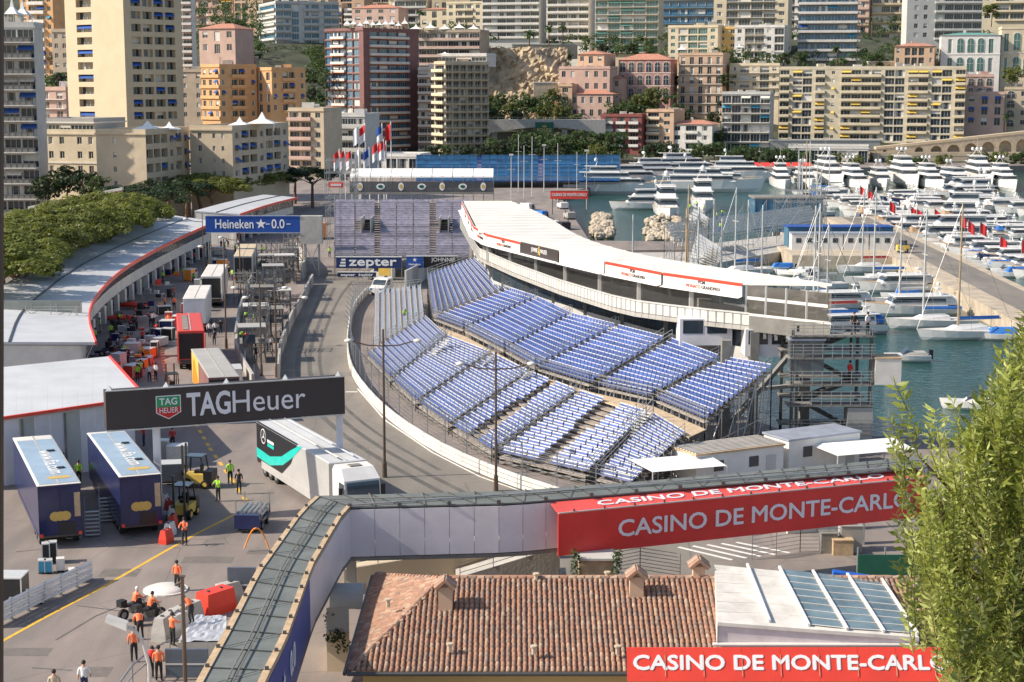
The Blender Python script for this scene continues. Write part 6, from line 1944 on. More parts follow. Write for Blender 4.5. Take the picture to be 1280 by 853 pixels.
forklift('forklift parked behind the flame panel trailer', 215, 497, R(20))
def crate(label, px, py, w_, d_, h_, m_, rz=0, cat='crate', name='flight_case', z=2.0, grp=None):
	t = thing(name, label, cat, G(px, py, z), rz, grp)
	MB().box(-w_ / 2, w_ / 2, 0, d_, .12, h_).build('body', m_, t, world=False)
	MB().box(-w_ / 2 - .02, w_ / 2 + .02, -.02, d_ + .02, h_ + .002, h_ + .07).build('lid', 'alu' if m_ != 'white' else 'white2', t, world=False)
	for sx in (-1, 1):
		MB().box(sx * w_ / 2 - .03, sx * w_ / 2 + .03, -.03, .03, .1, h_).build('corner_trim', 'alu', t, world=False)
		for y in (.1, d_ - .2): MB().box(sx * w_ * .35 - .07, sx * w_ * .35 + .07, y, y + .12, 0, .12).build('caster', 'rubber', t, world=False)
	return t
crate('open steel bin beside the yellow forklift', 214, 604, 1.6, 1.5, 1.3, 'steel', R(10))
crate('taller steel case behind the open steel bin', 222, 584, 1.5, 1.2, 1.5, 'alu', R(10))
crate('grey tool cabinet by the gantry leg', 203, 582, .9, .9, 1.8, 'greyw', R(5))
crate('white cool box on the ground by the white rail', 98, 729, .9, .7, .7, 'white', R(20))
crate('white cool box farther along the white rail', 44, 757, .9, .7, .6, 'white', R(20))
for i, (x, y, m_, lb) in enumerate([(53, 718, 'cyaw', 'pale blue jerry box stacked near the left trailer'), (61, 718, 'cyaw', 'second pale blue box beside the jerry box'), (76, 716, 'white', 'white box at the end of the jerry boxes'), (58, 706, 'black', 'black battery case behind the pale blue boxes'), (67, 704, 'black', 'black battery case beside the other black case')]):
	crate(lb, x, y, .42, .5, .75 if i < 3 else 1.2, m_, R(15), grp='boxes by the left trailer')
crate('dark equipment case at the left edge by the white rail', 2, 760, 2.2, 1.5, 1.6, 'black', 0)
crate('long white case stacked by the pit scaffolds', 295, 478, 1.2, 3, 1.2, 'white2', R(12))
# pallets of car parts and tables in the pit lane: benches with gear
rp = random.Random(31)
for i, (x, y) in enumerate([(150, 470), (165, 458), (148, 452), (170, 440), (152, 436), (172, 424), (180, 405), (196, 392), (190, 376), (205, 365), (215, 352), (160, 425), (206, 340), (230, 332), (243, 318), (222, 322)]):
	P = G(x, y)
	t = thing('pit_bench', f'cluttered pit lane workbench, {ORD[i]} along from the near garages', 'table', P, rp.uniform(-.3, .3), 'workbenches in the pit lane')
	c1, c2 = rp.choice(['redb', 'navy', 'steel', 'white', 'black']), rp.choice(['redb', 'navy', 'greyw', 'white', 'concrete2'])
	MB().box(-1.4, 1.4, 0, .9, .85, .92).build('table_top', c2, t, world=False)
	for sx in (-1, 1):
		for y_ in (.08, .82): MB().tube((sx * 1.3, y_, 0), (sx * 1.3, y_, .85), .03, n=5).build('leg', 'steel', t, world=False)
	MB().cbox((-.7, .45, .921), .8, .6, rp.uniform(.3, .8)).build('case', c1, t, world=False)
	MB().cbox((.5, .45, .921), .6, .5, rp.uniform(.2, .6)).build('toolbox', rp.choice(['orangep', 'black', 'alu', 'redb']), t, world=False)
def race_car(label, px, py, rz, col):
	t = thing('race_car_body', label, 'race car', G(px, py), rz)
	rs = []
	for y, w_, z0, z1 in ((-2.3, .2, .35, .6), (-1.4, .75, .2, .75), (-.3, .85, .15, .95), (.6, .5, .15, .85), (1.6, .28, .2, .6), (2.6, .14, .25, .45)):
		rs.append([(w_ * math.cos(a * math.pi / 4), y, (z0 + z1) / 2 + (z1 - z0) / 2 * math.sin(a * math.pi / 4)) for a in range(8)])
	MB().rings(rs).build('chassis', col, t, world=False, smooth=True)
	for y, w_, r in ((1.7, .8, .33), (-1.7, .78, .36)):
		for sx in (-1, 1): wheel(t, sx * w_, y, r, .34)
	MB().box(-.85, .85, 2.5, 2.95, .12, .18).build('front_wing', col, t, world=False)
	MB().box(-.5, .5, -2.6, -2.25, .8, .88).build('rear_wing', col, t, world=False)
	MB().box(-.25, .25, -.1, .6, .93, .98).build('cockpit', 'black', t, world=False)
race_car('red open-wheel race car outside the pit garages', 163, 386, R(80), 'redb')
race_car('red open-wheel race car farther inside the garages', 150, 402, R(100), 'redroof')
race_car('dark open-wheel race car under the annex edge', 150, 444, R(95), 'navy')
# flatbed tug and stacked pipes
t = thing('equipment_cart', 'navy flatbed cart stacked with pipes near the orange arch', 'cart', G(311, 665), R(-4))
MB().box(-.85, .85, 0, 2.6, .55, .75).build('bed', 'navy', t, world=False)
for sx in (-1, 1):
	for y in (.5, 2.1): wheel(t, sx * .7, y, .28, .2)
	for y in (.05, 2.55): MB().box(sx * .8 - .04, sx * .8 + .04, y - .04, y + .04, .752, 2.0).build('stanchion', 'steel', t, world=False)
for k in range(10): MB().tube((-.65 + (k % 5) * .32, .1, .9 + (k // 5) * .3), (-.65 + (k % 5) * .32, 2.5, .9 + (k // 5) * .3), .12, n=8).build('pipe', 'steel', t, world=False)
MB().box(-.8, .8, -.5, -.02, .3, 1.2).build('front_panel', 'navy', t, world=False)
t = thing('cable_hoop', 'orange cable hoop at the lower end of the silver white trailer', 'cable', G(322, 690))
m = MB().path([(-.8 + .15 * k, .1 * math.sin(k), .2 + 1.3 * math.sin(math.pi * k / 10)) for k in range(11)], .05)
m.build('hoop', 'orangep', t, world=False)
# steps between the navy trailers
for i, (x, y) in enumerate([(92, 676), (116, 672), (134, 654)]):
	t = thing('access_steps', ('light steel access steps by the left navy trailer', 'light steel access steps between the navy trailers', 'light steel access steps against the second navy trailer')[i], 'stairs', G(x, y), R(14), 'access steps')
	for k in range(7): MB().box(-.42, .42, k * .26, k * .26 + .22, .18 * (k + 1) - .04, .18 * (k + 1)).build('tread', 'alu', t, world=False)
	for sx in (-1, 1):
		MB().add([(sx * .45, 0, 0), (sx * .45, 1.85, 1.2), (sx * .45, 1.85, 1.4), (sx * .45, 0, .2)], [(0, 1, 2, 3)]).build('stringer', 'seatg', t, world=False)
		MB().tube((sx * .45, .1, 1.0), (sx * .45, 1.8, 2.2), .025, n=5).tube((sx * .45, .1, .1), (sx * .45, .1, 1.0), .025, n=5).build('handrail', 'seatg', t, world=False)
# white rail barrier at the left, plastic barriers, concrete blocks
def armco(label, pts, n=6, h=.95):
	P = resample([G(x, y) for x, y in pts], n)
	t = thing('rail_barrier', label, 'barrier', P[0])
	for i in range(n):
		a, b = P[i], P[i + 1]
		d = (b - a)
		nn = Vector((d.y, -d.x, 0)).normalized() * .1
		for z0 in (.12, .48, .84):
			prof = [(0, z0), (.1, z0 + .08), (.02, z0 + .17), (.1, z0 + .26), (0, z0 + .34)]
			pa = [a + nn * (u * 10) * .1 + Vector((0, 0, z)) for u, z in prof]
			pb = [b + nn * (u * 10) * .1 + Vector((0, 0, z)) for u, z in prof]
			pa = [a + nn.normalized() * u + Vector((0, 0, z)) for u, z in prof]; pb = [b + nn.normalized() * u + Vector((0, 0, z)) for u, z in prof]
			MB().add(pa + pb, [(k, 5 + k, 6 + k, k + 1) for k in range(4)]).build('rail', 'white', t)
		MB().cbox((a.x, a.y + .1, 2), .14, .2, 1.2).build('post', 'steel', t)
armco('white triple rail barrier lying along the yellow line at left', [(-8, 786), (60, 752), (115, 726)])
def block(label, px, py, w_, d_, h_, m_, rz=0, cat='barrier', name='barrier_block', top=.6, grp=None):
	t = thing(name, label, cat, G(px, py), rz, grp)
	k = top
	MB().add([(-w_ / 2, 0, 0), (w_ / 2, 0, 0), (w_ / 2, d_, 0), (-w_ / 2, d_, 0), (-w_ / 2, 0, h_ * .35), (w_ / 2, 0, h_ * .35), (w_ / 2, d_, h_ * .35), (-w_ / 2, d_, h_ * .35), (-w_ / 2 * k, .08, h_), (w_ / 2 * k, .08, h_), (w_ / 2 * k, d_ - .08, h_), (-w_ / 2 * k, d_ - .08, h_)],
             [(3, 2, 1, 0), (0, 1, 5, 4), (1, 2, 6, 5), (2, 3, 7, 6), (3, 0, 4, 7), (4, 5, 9, 8), (5, 6, 10, 9), (6, 7, 11, 10), (7, 4, 8, 11), (8, 9, 10, 11)]).build('body', m_, t, world=False)
	for y in (d_ * .25, d_ * .7): MB().box(-.08, .08, y - .06, y + .06, h_ + .002, h_ + .07).build('lifting_eye', 'darkst', t, world=False)
	return t
for i, (x, y, m_) in enumerate([(203, 681, 'redb'), (209, 672, 'white'), (214, 662, 'redb'), (215, 652, 'white'), (213, 642, 'redb'), (208, 634, 'white'), (202, 628, 'redb')]):
	block(f'{"red" if m_ == "redb" else "white"} plastic barrier block of the curved row by the forklift, {ORD[i]} from the camera', x, y, .55, .9, .85, m_, R(-20 + i * 10), grp='red and white barrier blocks')
block('large red plastic barrier by the grey boards', 252, 771, 1.1, 2.0, 1.25, 'redb', R(-38), top=.85)
block('concrete block in front of the crouching workers', 198, 803, .8, 2.0, 1.2, 'concrete', R(-15))
block('second concrete block beside the silver covered block', 220, 786, .8, 1.8, 1.1, 'concrete', R(-30))
block('long concrete barrier running up to the grey board', 272, 756, .9, 3.5, 1.1, 'concrete', R(-45))
block('silver foil wrapped block between the concrete blocks', 212, 798, .7, 1.4, 1.1, 'alu', R(-25))
t = thing('foil_table', 'platform covered with crumpled silver foil sheet', 'platform', G(252, 806))
m = MB()
rr = random.Random(2)
a, b, c, d = G(222, 803, 3.0), G(283, 803, 3.0), G(283, 771, 3.0), G(244, 771, 3.0)
nn = 12
pt = [[a.lerp(b, u / nn).lerp(d.lerp(c, u / nn), v / nn) + Vector((0, 0, rr.uniform(0, .12))) for u in range(nn + 1)] for v in range(nn + 1)]
for v in range(nn):
	for u in range(nn): m.quad(pt[v][u], pt[v][u + 1], pt[v + 1][u + 1], pt[v + 1][u])
m.build('foil_sheet', mat('silver foil', (.62, .63, .65), .35, .4, var=.15), t)
MB().prism([(p.x, p.y) for p in (a, b, c, d)], 2.0, 2.98).build('frame', 'greyw', t)
for i, (x0, x1, yt, yb, Y, lb) in enumerate([(284, 320, 710, 752, 88, 'dark grey board leaning beside the footbridge'), (206, 262, 812, 900, 76, 'lower dark grey board with pale seam near the vested crew')]):
	a, b = D(x0, yt, Y), D(x1, yb, Y)
	t = thing('grey_board', lb, 'board', (a.x, Y, 2))
	MB().box(a.x, b.x, Y, Y + .2, 2, a.z).build('board', mat('slate board', (.10, .12, .15), .6), t)
	MB().box(a.x, b.x, Y - .02, Y - .004, 2 + (a.z - 2) * .45, 2 + (a.z - 2) * .45 + .08).build('seam', 'ltgrey', t)
t = thing('satellite_dish_cover', 'round white weathered cover lying on the paddock asphalt', 'cover', G(207, 738))
MB().ball((0, 0, 0), 1.15, 18, 5, .3, half=True).build('dome', 'white2', t, world=False, smooth=True)
MB().tube((0, 0, 0), (0, 0, .08), 1.25, n=18).build('rim', 'white2', t, world=False)
# curved street lamp and pole close by
t = thing('street_lamp', 'grey curved street lamp leaning over the lower left paddock', 'lamp post', (-14.3, 66, 2))
c = [D(188, 880, 68), D(186, 830, 68), D(178, 800, 68), D(168, 788, 68), D(158, 783, 68)]
MB().path([Vector((c[0].x, 68, 2))] + c, .075, 8).build('arm', 'ltgrey', t)
p = c[-1]
MB().add([(p.x - .85, 67.75, p.z + .25), (p.x + .05, 67.7, p.z - .12), (p.x + .05, 68.3, p.z - .12), (p.x - .85, 68.25, p.z + .25), (p.x - .8, 67.8, p.z + .48), (p.x + .05, 67.8, p.z + .18), (p.x + .05, 68.2, p.z + .18), (p.x - .8, 68.2, p.z + .48)],
         [(3, 2, 1, 0), (4, 5, 6, 7), (0, 1, 5, 4), (1, 2, 6, 5), (2, 3, 7, 6), (3, 0, 4, 7)]).build('lamp_head', 'white2', t)
t = thing('camera_pole', 'brown pole with short top arm right of the vested crew', 'post', G(231, 900, 2))
q0, q1 = D(232, 860, 72), D(232, 722, 72)
MB().tube((q0.x, 72, 2), (q0.x, 72, q1.z), .1, .09, n=8).build('pole', 'brownst', t)
MB().tube((q0.x, 72, q1.z - .2), (q0.x - .3, 72, q1.z - .35), .06, n=6).build('arm', 'brownst', t)
MB().cbox((q0.x, 72, q1.z), .25, .25, .08).build('cap', 'brownst', t)
m = thing('curved_handrail', 'curved steel handrail beside the vested crew', 'railing', G(170, 850))
pts = [G(150, 853, 3.2), G(165, 832, 3.2), G(185, 815, 3.2), G(212, 800, 3.2)]
MB().path(pts, .05).path([p - Vector((0, 0, .5)) for p in pts], .03).build('rail', 'steel', m)
tag(MB().tube(pts[0], pts[0] - Vector((0, 0, 1.2)), .04).tube(pts[1], pts[1] - Vector((0, 0, 1.2)), .04).tube(pts[2], pts[2] - Vector((0, 0, 1.2)), .04).tube(pts[3], pts[3] - Vector((0, 0, 1.2)), .04).build('post', 'steel', m), kind='stuff')
rail_run_q = [(-5, 775), (15, 760), (33, 750)]
# ---------------------------------------------------------------- boats
def hull_mesh(L, Bm, H, sheer=.35, draft=.5, m_=('hull',)):
	rs = []
	for k in range(9):
		f = k / 8
		w_ = Bm / 2 * (1 - max(0, (f - .35) / .65) ** 2.2) * (1 if f > .05 else .92)
		w_ = max(w_, .03)
		z = H * (1 + sheer * f * f)
		y = -L / 2 + L * f
		yk = y - (L * .07 * f ** 3)
		rs.append([(-w_, y, z), (-w_ * .9, (y + yk) / 2, H * .35), (-w_ * .55, yk, -draft * .4), (w_ * .55, yk, -draft * .4), (w_ * .9, (y + yk) / 2, H * .35), (w_, y, z)])
	return MB().rings(rs)
def tier(m, hw, y0, y1, z0, z1, rake=.8, tp=.9, back=.1):
	m.add([(-hw, y0, z0), (hw, y0, z0), (hw * .85, y1, z0), (-hw * .85, y1, z0), (-hw * tp, y0 + back, z1), (hw * tp, y0 + back, z1), (hw * .7 * tp, y1 - rake, z1), (-hw * .7 * tp, y1 - rake, z1)],
          [(3, 2, 1, 0), (4, 5, 6, 7), (0, 1, 5, 4), (1, 2, 6, 5), (2, 3, 7, 6), (3, 0, 4, 7)])
def yacht(seed, L=18, Bm=5, tiers=2, domes=1, hullm='hull', cat='yacht', name='motor_yacht', cover=None):
	t = thing(name, 'x', cat)
	H = L * .085 + .3
	hull_mesh(L, Bm, H).build('hull', hullm, t, world=False, smooth=False)
	m = MB()
	pts = []
	for k in range(9):
		f = k / 8
		w_ = max(.03, Bm / 2 * .95 * (1 - max(0, (f - .35) / .65) ** 2.2))
		pts.append((w_, -L / 2 + L * f, H * (1 + .35 * f * f) + .02))
	m.add([(-x, y, z) for x, y, z in pts] + pts, [(k, 9 + k, 10 + k, k + 1) for k in range(8)])
	m.build('deck', 'deck', t, world=False)
	th = 2.0 if L > 14 else 1.3
	hw, y0, y1, z = Bm * .43, -L * .36, L * .24, H + .05
	for i in range(tiers):
		m = MB()
		tier(m, hw, y0, y1, z, z + th, th * .9)
		o = m.build('cabin', 'hull', t, world=False)
		m = MB()
		tier(m, hw + .03, y0 + .3, y1 + .04 - th * .36, z + th * .42, z + th * .8, th * .36, .955, .05)
		m.build('window_band', 'glass', o, world=False)
		m = MB()
		tier(m, hw + .15, y0 - L * .05, y1 - th * .5, z + th + .003, z + th + .12, .2, 1.)
		m.build('deck_overhang', 'hull', t, world=False)
		z += th + .12
		hw *= .84
		y0 += L * .05
		y1 -= L * .11
	m = MB()
	zt = z + (1.6 if L > 14 else .8)
	for sx in (-1, 1): m.beam((sx * hw * .8, y0 + .2, z), (sx * hw * .3, y0 + L * .02, zt), .12)
	m.box(-hw * .5, hw * .5, y0 - .1, y0 + .6, zt, zt + .15)
	m.build('radar_arch', 'hull', t, world=False)
	MB().tube((0, y0 + .3, zt), (0, y0 + .3, zt + L * .1), .05, .02, n=5).build('mast', 'hull', t, world=False)
	for k in range(domes):
		MB().ball(((k - (domes - 1) / 2) * 1.5, y0 + .2, zt + .6), .55 * (1 if L > 14 else .5), 10, 6, 1.1).build('radar_dome', 'hull', t, world=False, smooth=True)
	m = MB()
	for k in range(8):
		for sx in (-1, 1): m.tube((sx * pts[k][0], pts[k][1], pts[k][2]), (sx * pts[k][0], pts[k][1], pts[k][2] + .7), .025, n=3)
		if k:
			for sx in (-1, 1): m.wire((sx * pts[k - 1][0], pts[k - 1][1], pts[k - 1][2] + .7), (sx * pts[k][0], pts[k][1], pts[k][2] + .7), .025)
	tag(m.build('guard_rail', 'steel', t, world=False), kind='stuff')
	if cover:
		m = MB()
		tier(m, Bm * .4, -L * .46, -L * .1, H + .2, H + 1.3, .5, .6)
		m.build('cockpit_cover', cover, t, world=False)
	return t
def sailboat(seed, L=12, mast=15, cover='bluecov', hullm='hull', wood=False):
	t = thing('sailing_yacht', 'x', 'sailboat')
	H = 1.1
	hull_mesh(L, L * .3, H, .25).build('hull', hullm, t, world=False)
	pts = []
	for k in range(9):
		f = k / 8
		pts.append((max(.03, L * .142 * (1 - max(0, (f - .35) / .65) ** 2.2)), -L / 2 + L * f, H * (1 + .25 * f * f) + .02))
	MB().add([(-x, y, z) for x, y, z in pts] + pts, [(k, 9 + k, 10 + k, k + 1) for k in range(8)]).build('deck', 'white2', t, world=False)
	m = MB()
	tier(m, L * .09, -L * .2, L * .2, H, H + .6, 1.2)
	m.build('cabin', 'hull', t, world=False)
	mt = 'wood' if wood else 'alu'
	MB().tube((0, L * .08, H), (0, L * .08, mast), .14, .1, n=8).build('mast', mt, t, world=False)
	MB().tube((0, L * .08, 2.4), (0, -L * .36, 2.5), .09, n=6).build('boom', mt, t, world=False)
	m = MB().rings([[(.16 * math.cos(a * 1.05), y, 2.62 + .24 * math.sin(a * 1.05)) for a in range(6)] for y in (L * .06, -L * .1, -L * .34)])
	m.build('sail_cover', cover, t, world=False)
	MB().tube((-1, L * .08, mast * .62), (1, L * .08, mast * .62), .05, n=5).build('spreader', mt, t, world=False)
	m = MB()
	for e in ((0, L * .5, H * 1.2), (0, -L * .5, H), (-L * .14, 0, H), (L * .14, 0, H)): m.wire((0, L * .08, mast - .2), e, .025)
	m.build('rigging', 'steel', t, world=False)
	return t
def dinghy(seed, L=6, col='white2', cover=None):
	t = thing('small_motorboat', 'x', 'boat')
	hull_mesh(L, 2.1, .75, .3, .2).build('hull', 'hull', t, world=False)
	m = MB()
	tier(m, .8, -L * .42, L * .15, .78, 1.1 if not cover else 1.5, .4)
	m.build('cover' if cover else 'cockpit', cover or col, t, world=False)
	MB().add([(-.7, L * .12, .9), (.7, L * .12, .9), (.6, -.1, 1.6), (-.6, -.1, 1.6)], [(0, 1, 2, 3)]).build('windshield', 'glass', t, world=False)
	MB().box(-.22, .22, -L * .5 - .35, -L * .5 + .05, .3, 1.3).build('outboard', 'black', t, world=False)
	return t
SY = [yacht(1, 38, 7.6, 3, 3), yacht(2, 32, 7, 2, 2), yacht(3, 42, 8, 3, 3)]
MY = [yacht(4, 19, 5.2, 2, 1), yacht(5, 13.5, 4.4, 1, 1, cover='tarp'), yacht(6, 12, 4.0, 1, 0, cover='tarp'), yacht(7, 12, 4.0, 1, 0, cover='bluecov'), yacht(8, 13.5, 4.4, 1, 1, hullm='hullblue', cover='deck')]
SB = [sailboat(1, 12, 15.5), sailboat(2, 10, 13, 'white2'), sailboat(3, 13, 17, 'bluecov', wood=True), sailboat(4, 11, 14, 'redroof')]
DG = [dinghy(1), dinghy(2, 5, 'greyw'), dinghy(3, 6.5, 'white2', 'bluecov'), dinghy(4, 6, 'white2', 'tarp')]
for i, x in enumerate((985, 1016, 1047, 1079, 1112, 1144, 1176, 1208, 1240, 1270)):
	P = G(x, 240 - (i % 3) * 2, 0)
	first_or_dup(SY[i % 3], USED, (P.x, P.y + 12, 0), R(180 + (i % 4 - 1.5) * 3), f'white superyacht in the row before the far quay, {ORD[i]} from the left', .74 + .06 * (i % 3), 'superyachts at the far quay')
inner = [(772, 243, 95, 0), (792, 232, 90, 1), (826, 226, 84, 0), (862, 222, 80, 2), (905, 232, 100, 1), (930, 226, 95, 0), (752, 232, 60, 1), (885, 240, 96, 0)]
for i, (x, y, a, k) in enumerate(sorted(inner)):
	P = G(x, y, 0)
	first_or_dup(SY[k], USED, (P.x, P.y, 0), R(-a), f'white superyacht lying side-on in the inner harbour, {ORD[i]} from the left', .72 + .06 * (i % 3), 'superyachts in the inner harbour')
for i, (x, y, a) in enumerate([(834, 272, 178), (879, 262, 176), (800, 262, 95)]):
	P = G(x, y, 0)
	first_or_dup(MY[0], USED, (P.x, P.y, 0), R(a), ('white motor yacht pointing at the rocks of the inner harbour', 'white motor yacht behind the jetty seats', 'low white motor yacht near the rock mole')[i], 1.15 if i < 2 else .8)
ORDX = ORD + ['thirty-' + w_ for w_ in ORD[:9]]
rb = random.Random(12)
n = 0
for cx, ya, yb, st in ((83, 258, 440, 5.2), (101, 325, 440, 5.4), (119, 380, 446, 5.8)):
	y = ya
	q = 0
	while y < yb:
		if 3 < 1e9 and cx - 12 < .31 * y + 4:
			k = rb.choices(range(5), (1, 3, 3, 1, 1.2))[0]
			colr = ('white', 'white covered', 'white canvas covered', 'blue covered', 'dark hulled')[k]
			row = {83: 'first', 101: 'second', 119: 'third'}[cx]
			first_or_dup(MY[k], USED, (cx + rb.uniform(-1.5, 1.5), y, 0), R(90 + rb.uniform(-5, 5)) if rb.random() < .7 else R(-90), f'{colr} motor yacht, {row} row past the pier, {ORDX[q]} from near end', (rb.uniform(.8, 1.1), rb.uniform(.75, 1.15), rb.uniform(.7, 1.1)), 'motor yachts beyond the pier')
			n += 1
			q += 1
		y += st
near = [(57, 266, 'S3', 100), (57.5, 257, 'D0', 95), (55.5, 250, 'S0', 98), (56, 241, 'M2', 96), (55, 233, 'D2', 90), (53.5, 225, 'S1', 97), (52, 216, 'M1', 94), (52, 205, 'S0', 95), (54, 196, 'S2', 100)]
for i, (x, y, k, a) in enumerate(near):
	pr = {'S': SB, 'D': DG, 'M': MY}[k[0]][int(k[1])]
	nm = {'S3': 'sailing yacht with red sail cover', 'D0': 'small open motorboat', 'S0': 'sailing yacht with blue sail cover', 'M2': 'white canvas covered motor yacht', 'D2': 'blue covered small boat', 'S1': 'sailing yacht with white sail cover', 'M1': 'white covered motor cruiser', 'S2': 'wooden masted sailing yacht'}[k]
	first_or_dup(pr, USED, (x, y, 0), R(a), f'{nm} on the pier near side, {ORD[i]} from far end', .95, 'boats along the near side of the pier')
for i, (x, y, k, a) in enumerate([(19, 178, 2, 10), (22, 192, 0, 20), (26, 206, 1, -10), (24, 224, 2, 160), (31, 214, 0, 30), (35, 232, 1, 170), (30, 244, 3, 20), (42, 228, 1, 15), (15, 205, 0, 0), (38, 200, 0, 100)]):
	first_or_dup(SB[k], USED, (x, y, 0), R(a), f'sailing yacht moored behind the pavilion, {ORD[i]} of its group', rb.uniform(.9, 1.05), 'sailboats behind the pavilion')
for i, (px, py, k, a, lb) in enumerate([(1133, 452, 1, 90, 'small dinghy drifting beside the stair tower'), (1215, 512, 0, 75, 'small motorboat with outboard half behind the near tree'), (1245, 425, 2, 85, 'blue covered boat half hidden by the near tree top'),
										(690, 285, 3, 20, 'white covered dinghy stored on the quay by the rocks'), (672, 272, 2, 35, 'blue covered dinghy stored on the quay'), (702, 300, 1, 15, 'grey dinghy stored on the quay behind the pavilion'), (655, 262, 3, 40, 'white covered dinghy stored farther up the quay'),
										(990, 345, 0, 60, 'small motorboat below the jetty seats'), (930, 352, 2, 40, 'blue covered boat behind the pavilion roof')]):
	P = G(px, py, 2.0 if 'stored' in lb else 0)
	first_or_dup(DG[k], USED, (P.x, P.y, 2.0 if 'stored' in lb else 0), R(a), lb, 1.0)
for i, (px, py) in enumerate([(639, 252), (655, 248), (665, 246), (680, 240), (697, 252), (721, 244), (733, 262), (648, 240)]):
	P = G(px, py, 2.0)
	t = thing('mast_pole', f'slim white mast on the west quay, {ORD[i]} along from the camera', 'mast', P, 0, 'masts on the west quay')
	h = 11 + (i * 37 % 5)
	MB().tube((0, 0, 0), (0, 0, h), .11, .07, n=6).build('pole', 'alu', t, world=False)
	MB().tube((-.9, 0, h * .7), (.9, 0, h * .7), .05, n=5).build('crosstree', 'alu', t, world=False)
	if i % 3 == 0:
		MB().box(-.5, .5, -.2, .2, h, h + .4).build('floodlight', 'white2', t, world=False)
# red ensigns and banners among the yachts
for i, (x, y, Y) in enumerate([(1075, 238, 400), (1085, 243, 395), (1112, 258, 350), (1138, 264, 345), (1146, 268, 330), (1168, 268, 330), (1200, 276, 310), (1210, 283, 300), (1250, 303, 280), (1277, 308, 275), (1190, 272, 320), (1225, 285, 300)]):
	P = D(x, y, Y)
	t = thing('banner_flag', f'red vertical flag among the moored yachts, {ORD[i]} from the left', 'flag', (P.x, Y, 0), 0, 'red flags in the marina')
	MB().tube((0, 0, 0), (0, 0, P.z + 1.2), .05, n=5).build('pole', 'steel', t, world=False)
	m = MB()
	for k in range(4): m.quad((.05 + k * .3, .1 * math.sin(k * 1.5), P.z + 1.1 - k * .25), (.05 + k * .3, .1 * math.sin(k * 1.5), P.z - .9 - k * .2), (.35 + k * .3, .1 * math.sin(k * 1.5 + 1.5), P.z - 1.1 - k * .2), (.35 + k * .3, .1 * math.sin(k * 1.5 + 1.5), P.z + .85 - k * .25))
	m.build('cloth', 'cloth_r', t, world=False)
# seats being built on the jetty
V3 = Vector
stand_block('aluminium seat stand long arm on the harbour jetty', V3((26.5, 270, 4.5)), V3((58, 312, 8.2)), V3((25, 272.5, 7.0)), V3((56.5, 315, 10.7)), 6, 'bench', None, 'white2', 'alu', zlow=1.6)
stand_block('aluminium seat stand facing the pavilion on the jetty front', G(858, 333, 3.5), G(893, 336, 3.5), G(872, 293, 7.5), G(902, 314, 7.5), 10, 'bench', None, 'seatg', 'greyw', zlow=1.6)
stand_block('aluminium seat stand wedge behind the jetty front block', G(846, 292, 4.5), G(878, 290, 4.5), G(868, 262, 8.0), G(886, 276, 8.0), 8, 'bench', None, 'seatg', 'greyw', zlow=1.6)
scaffold('stand_scaffold', 'tall scaffold under the jetty seat stand', 0, 9, 0, 6, 0, 8.5, 2, 2, r=.06, loc=(50, 312, 1.6))
t = thing('glazed_hall', 'dark glazed hall beside the jetty scaffold', 'building', (48, 318, 1.6))
MB().box(47, 60, 322, 330, 1.6, 8).build('wall', 'glassb', t)
MB().box(46.8, 60.2, 321.8, 330.2, 8.003, 8.3).build('roof', 'concrete2', t)
for k in range(7): MB().box(47 + k * 2.15, 47.15 + k * 2.15, 321.9, 321.99, 1.6, 8).build('mullion', 'darkst', t)
for i in range(4):
	P = Vector((49.5 + i * 4.4, 281, 2.2))
	t = thing('site_cabin', f'white cabin with blue roof edge on the pier platform, {ORD[i]} from the left', 'cabin', P, 0, 'cabins on the pier platform')
	MB().box(-2.1, 2.1, 0, 3, 0, 2.6).build('wall', 'white', t, world=False)
	MB().box(-2.15, 2.15, -.1, 3.1, 2.603, 2.85).build('roof', 'seatg', t, world=False)
	for f in (-1.4, .4): MB().box(f, f + .9, -.04, -.003, 1.2, 2.0).build('window', 'glass', t, world=False)
t = thing('blue_hall', 'long blue storage tent behind the white pier cabins', 'tent', (48, 286, 2.2))
MB().box(47.5, 65.5, 285.5, 290, 2.2, 5.6).build('wall', mat('teal blue sheeting', (.06, .16, .24), .6), t)
MB().ext([(47.3, 5.603), (65.7, 5.603), (65.7, 5.75), (47.3, 5.75)], 285.3, 290.2).build('roof', 'royal', t)
t = thing('yellow_loader', 'small yellow loader parked at the pier corner', 'vehicle', (65, 276, 2.2))
MB().box(-1, 1, -.7, .7, .4, 1.3).build('body', 'yelaw', t, world=False)
MB().box(-.5, .6, -.6, .6, 1.3, 2.1).build('cab', 'glass', t, world=False)
for sx in (-1, 1):
	for y in (-.6, .6): wheel(t, sx * .6, y, .4, .25)
t = thing('pier_kiosk', 'dark blue kiosk with white roof on the pier road', 'kiosk', (71.0, 222, 2.2))
MB().box(-1.2, 1.2, -1.2, 1.2, 0, 2.3).build('wall', 'royal', t, world=False)
MB().box(-1.4, 1.4, -1.4, 1.4, 2.303, 2.5).build('roof', 'white', t, world=False)
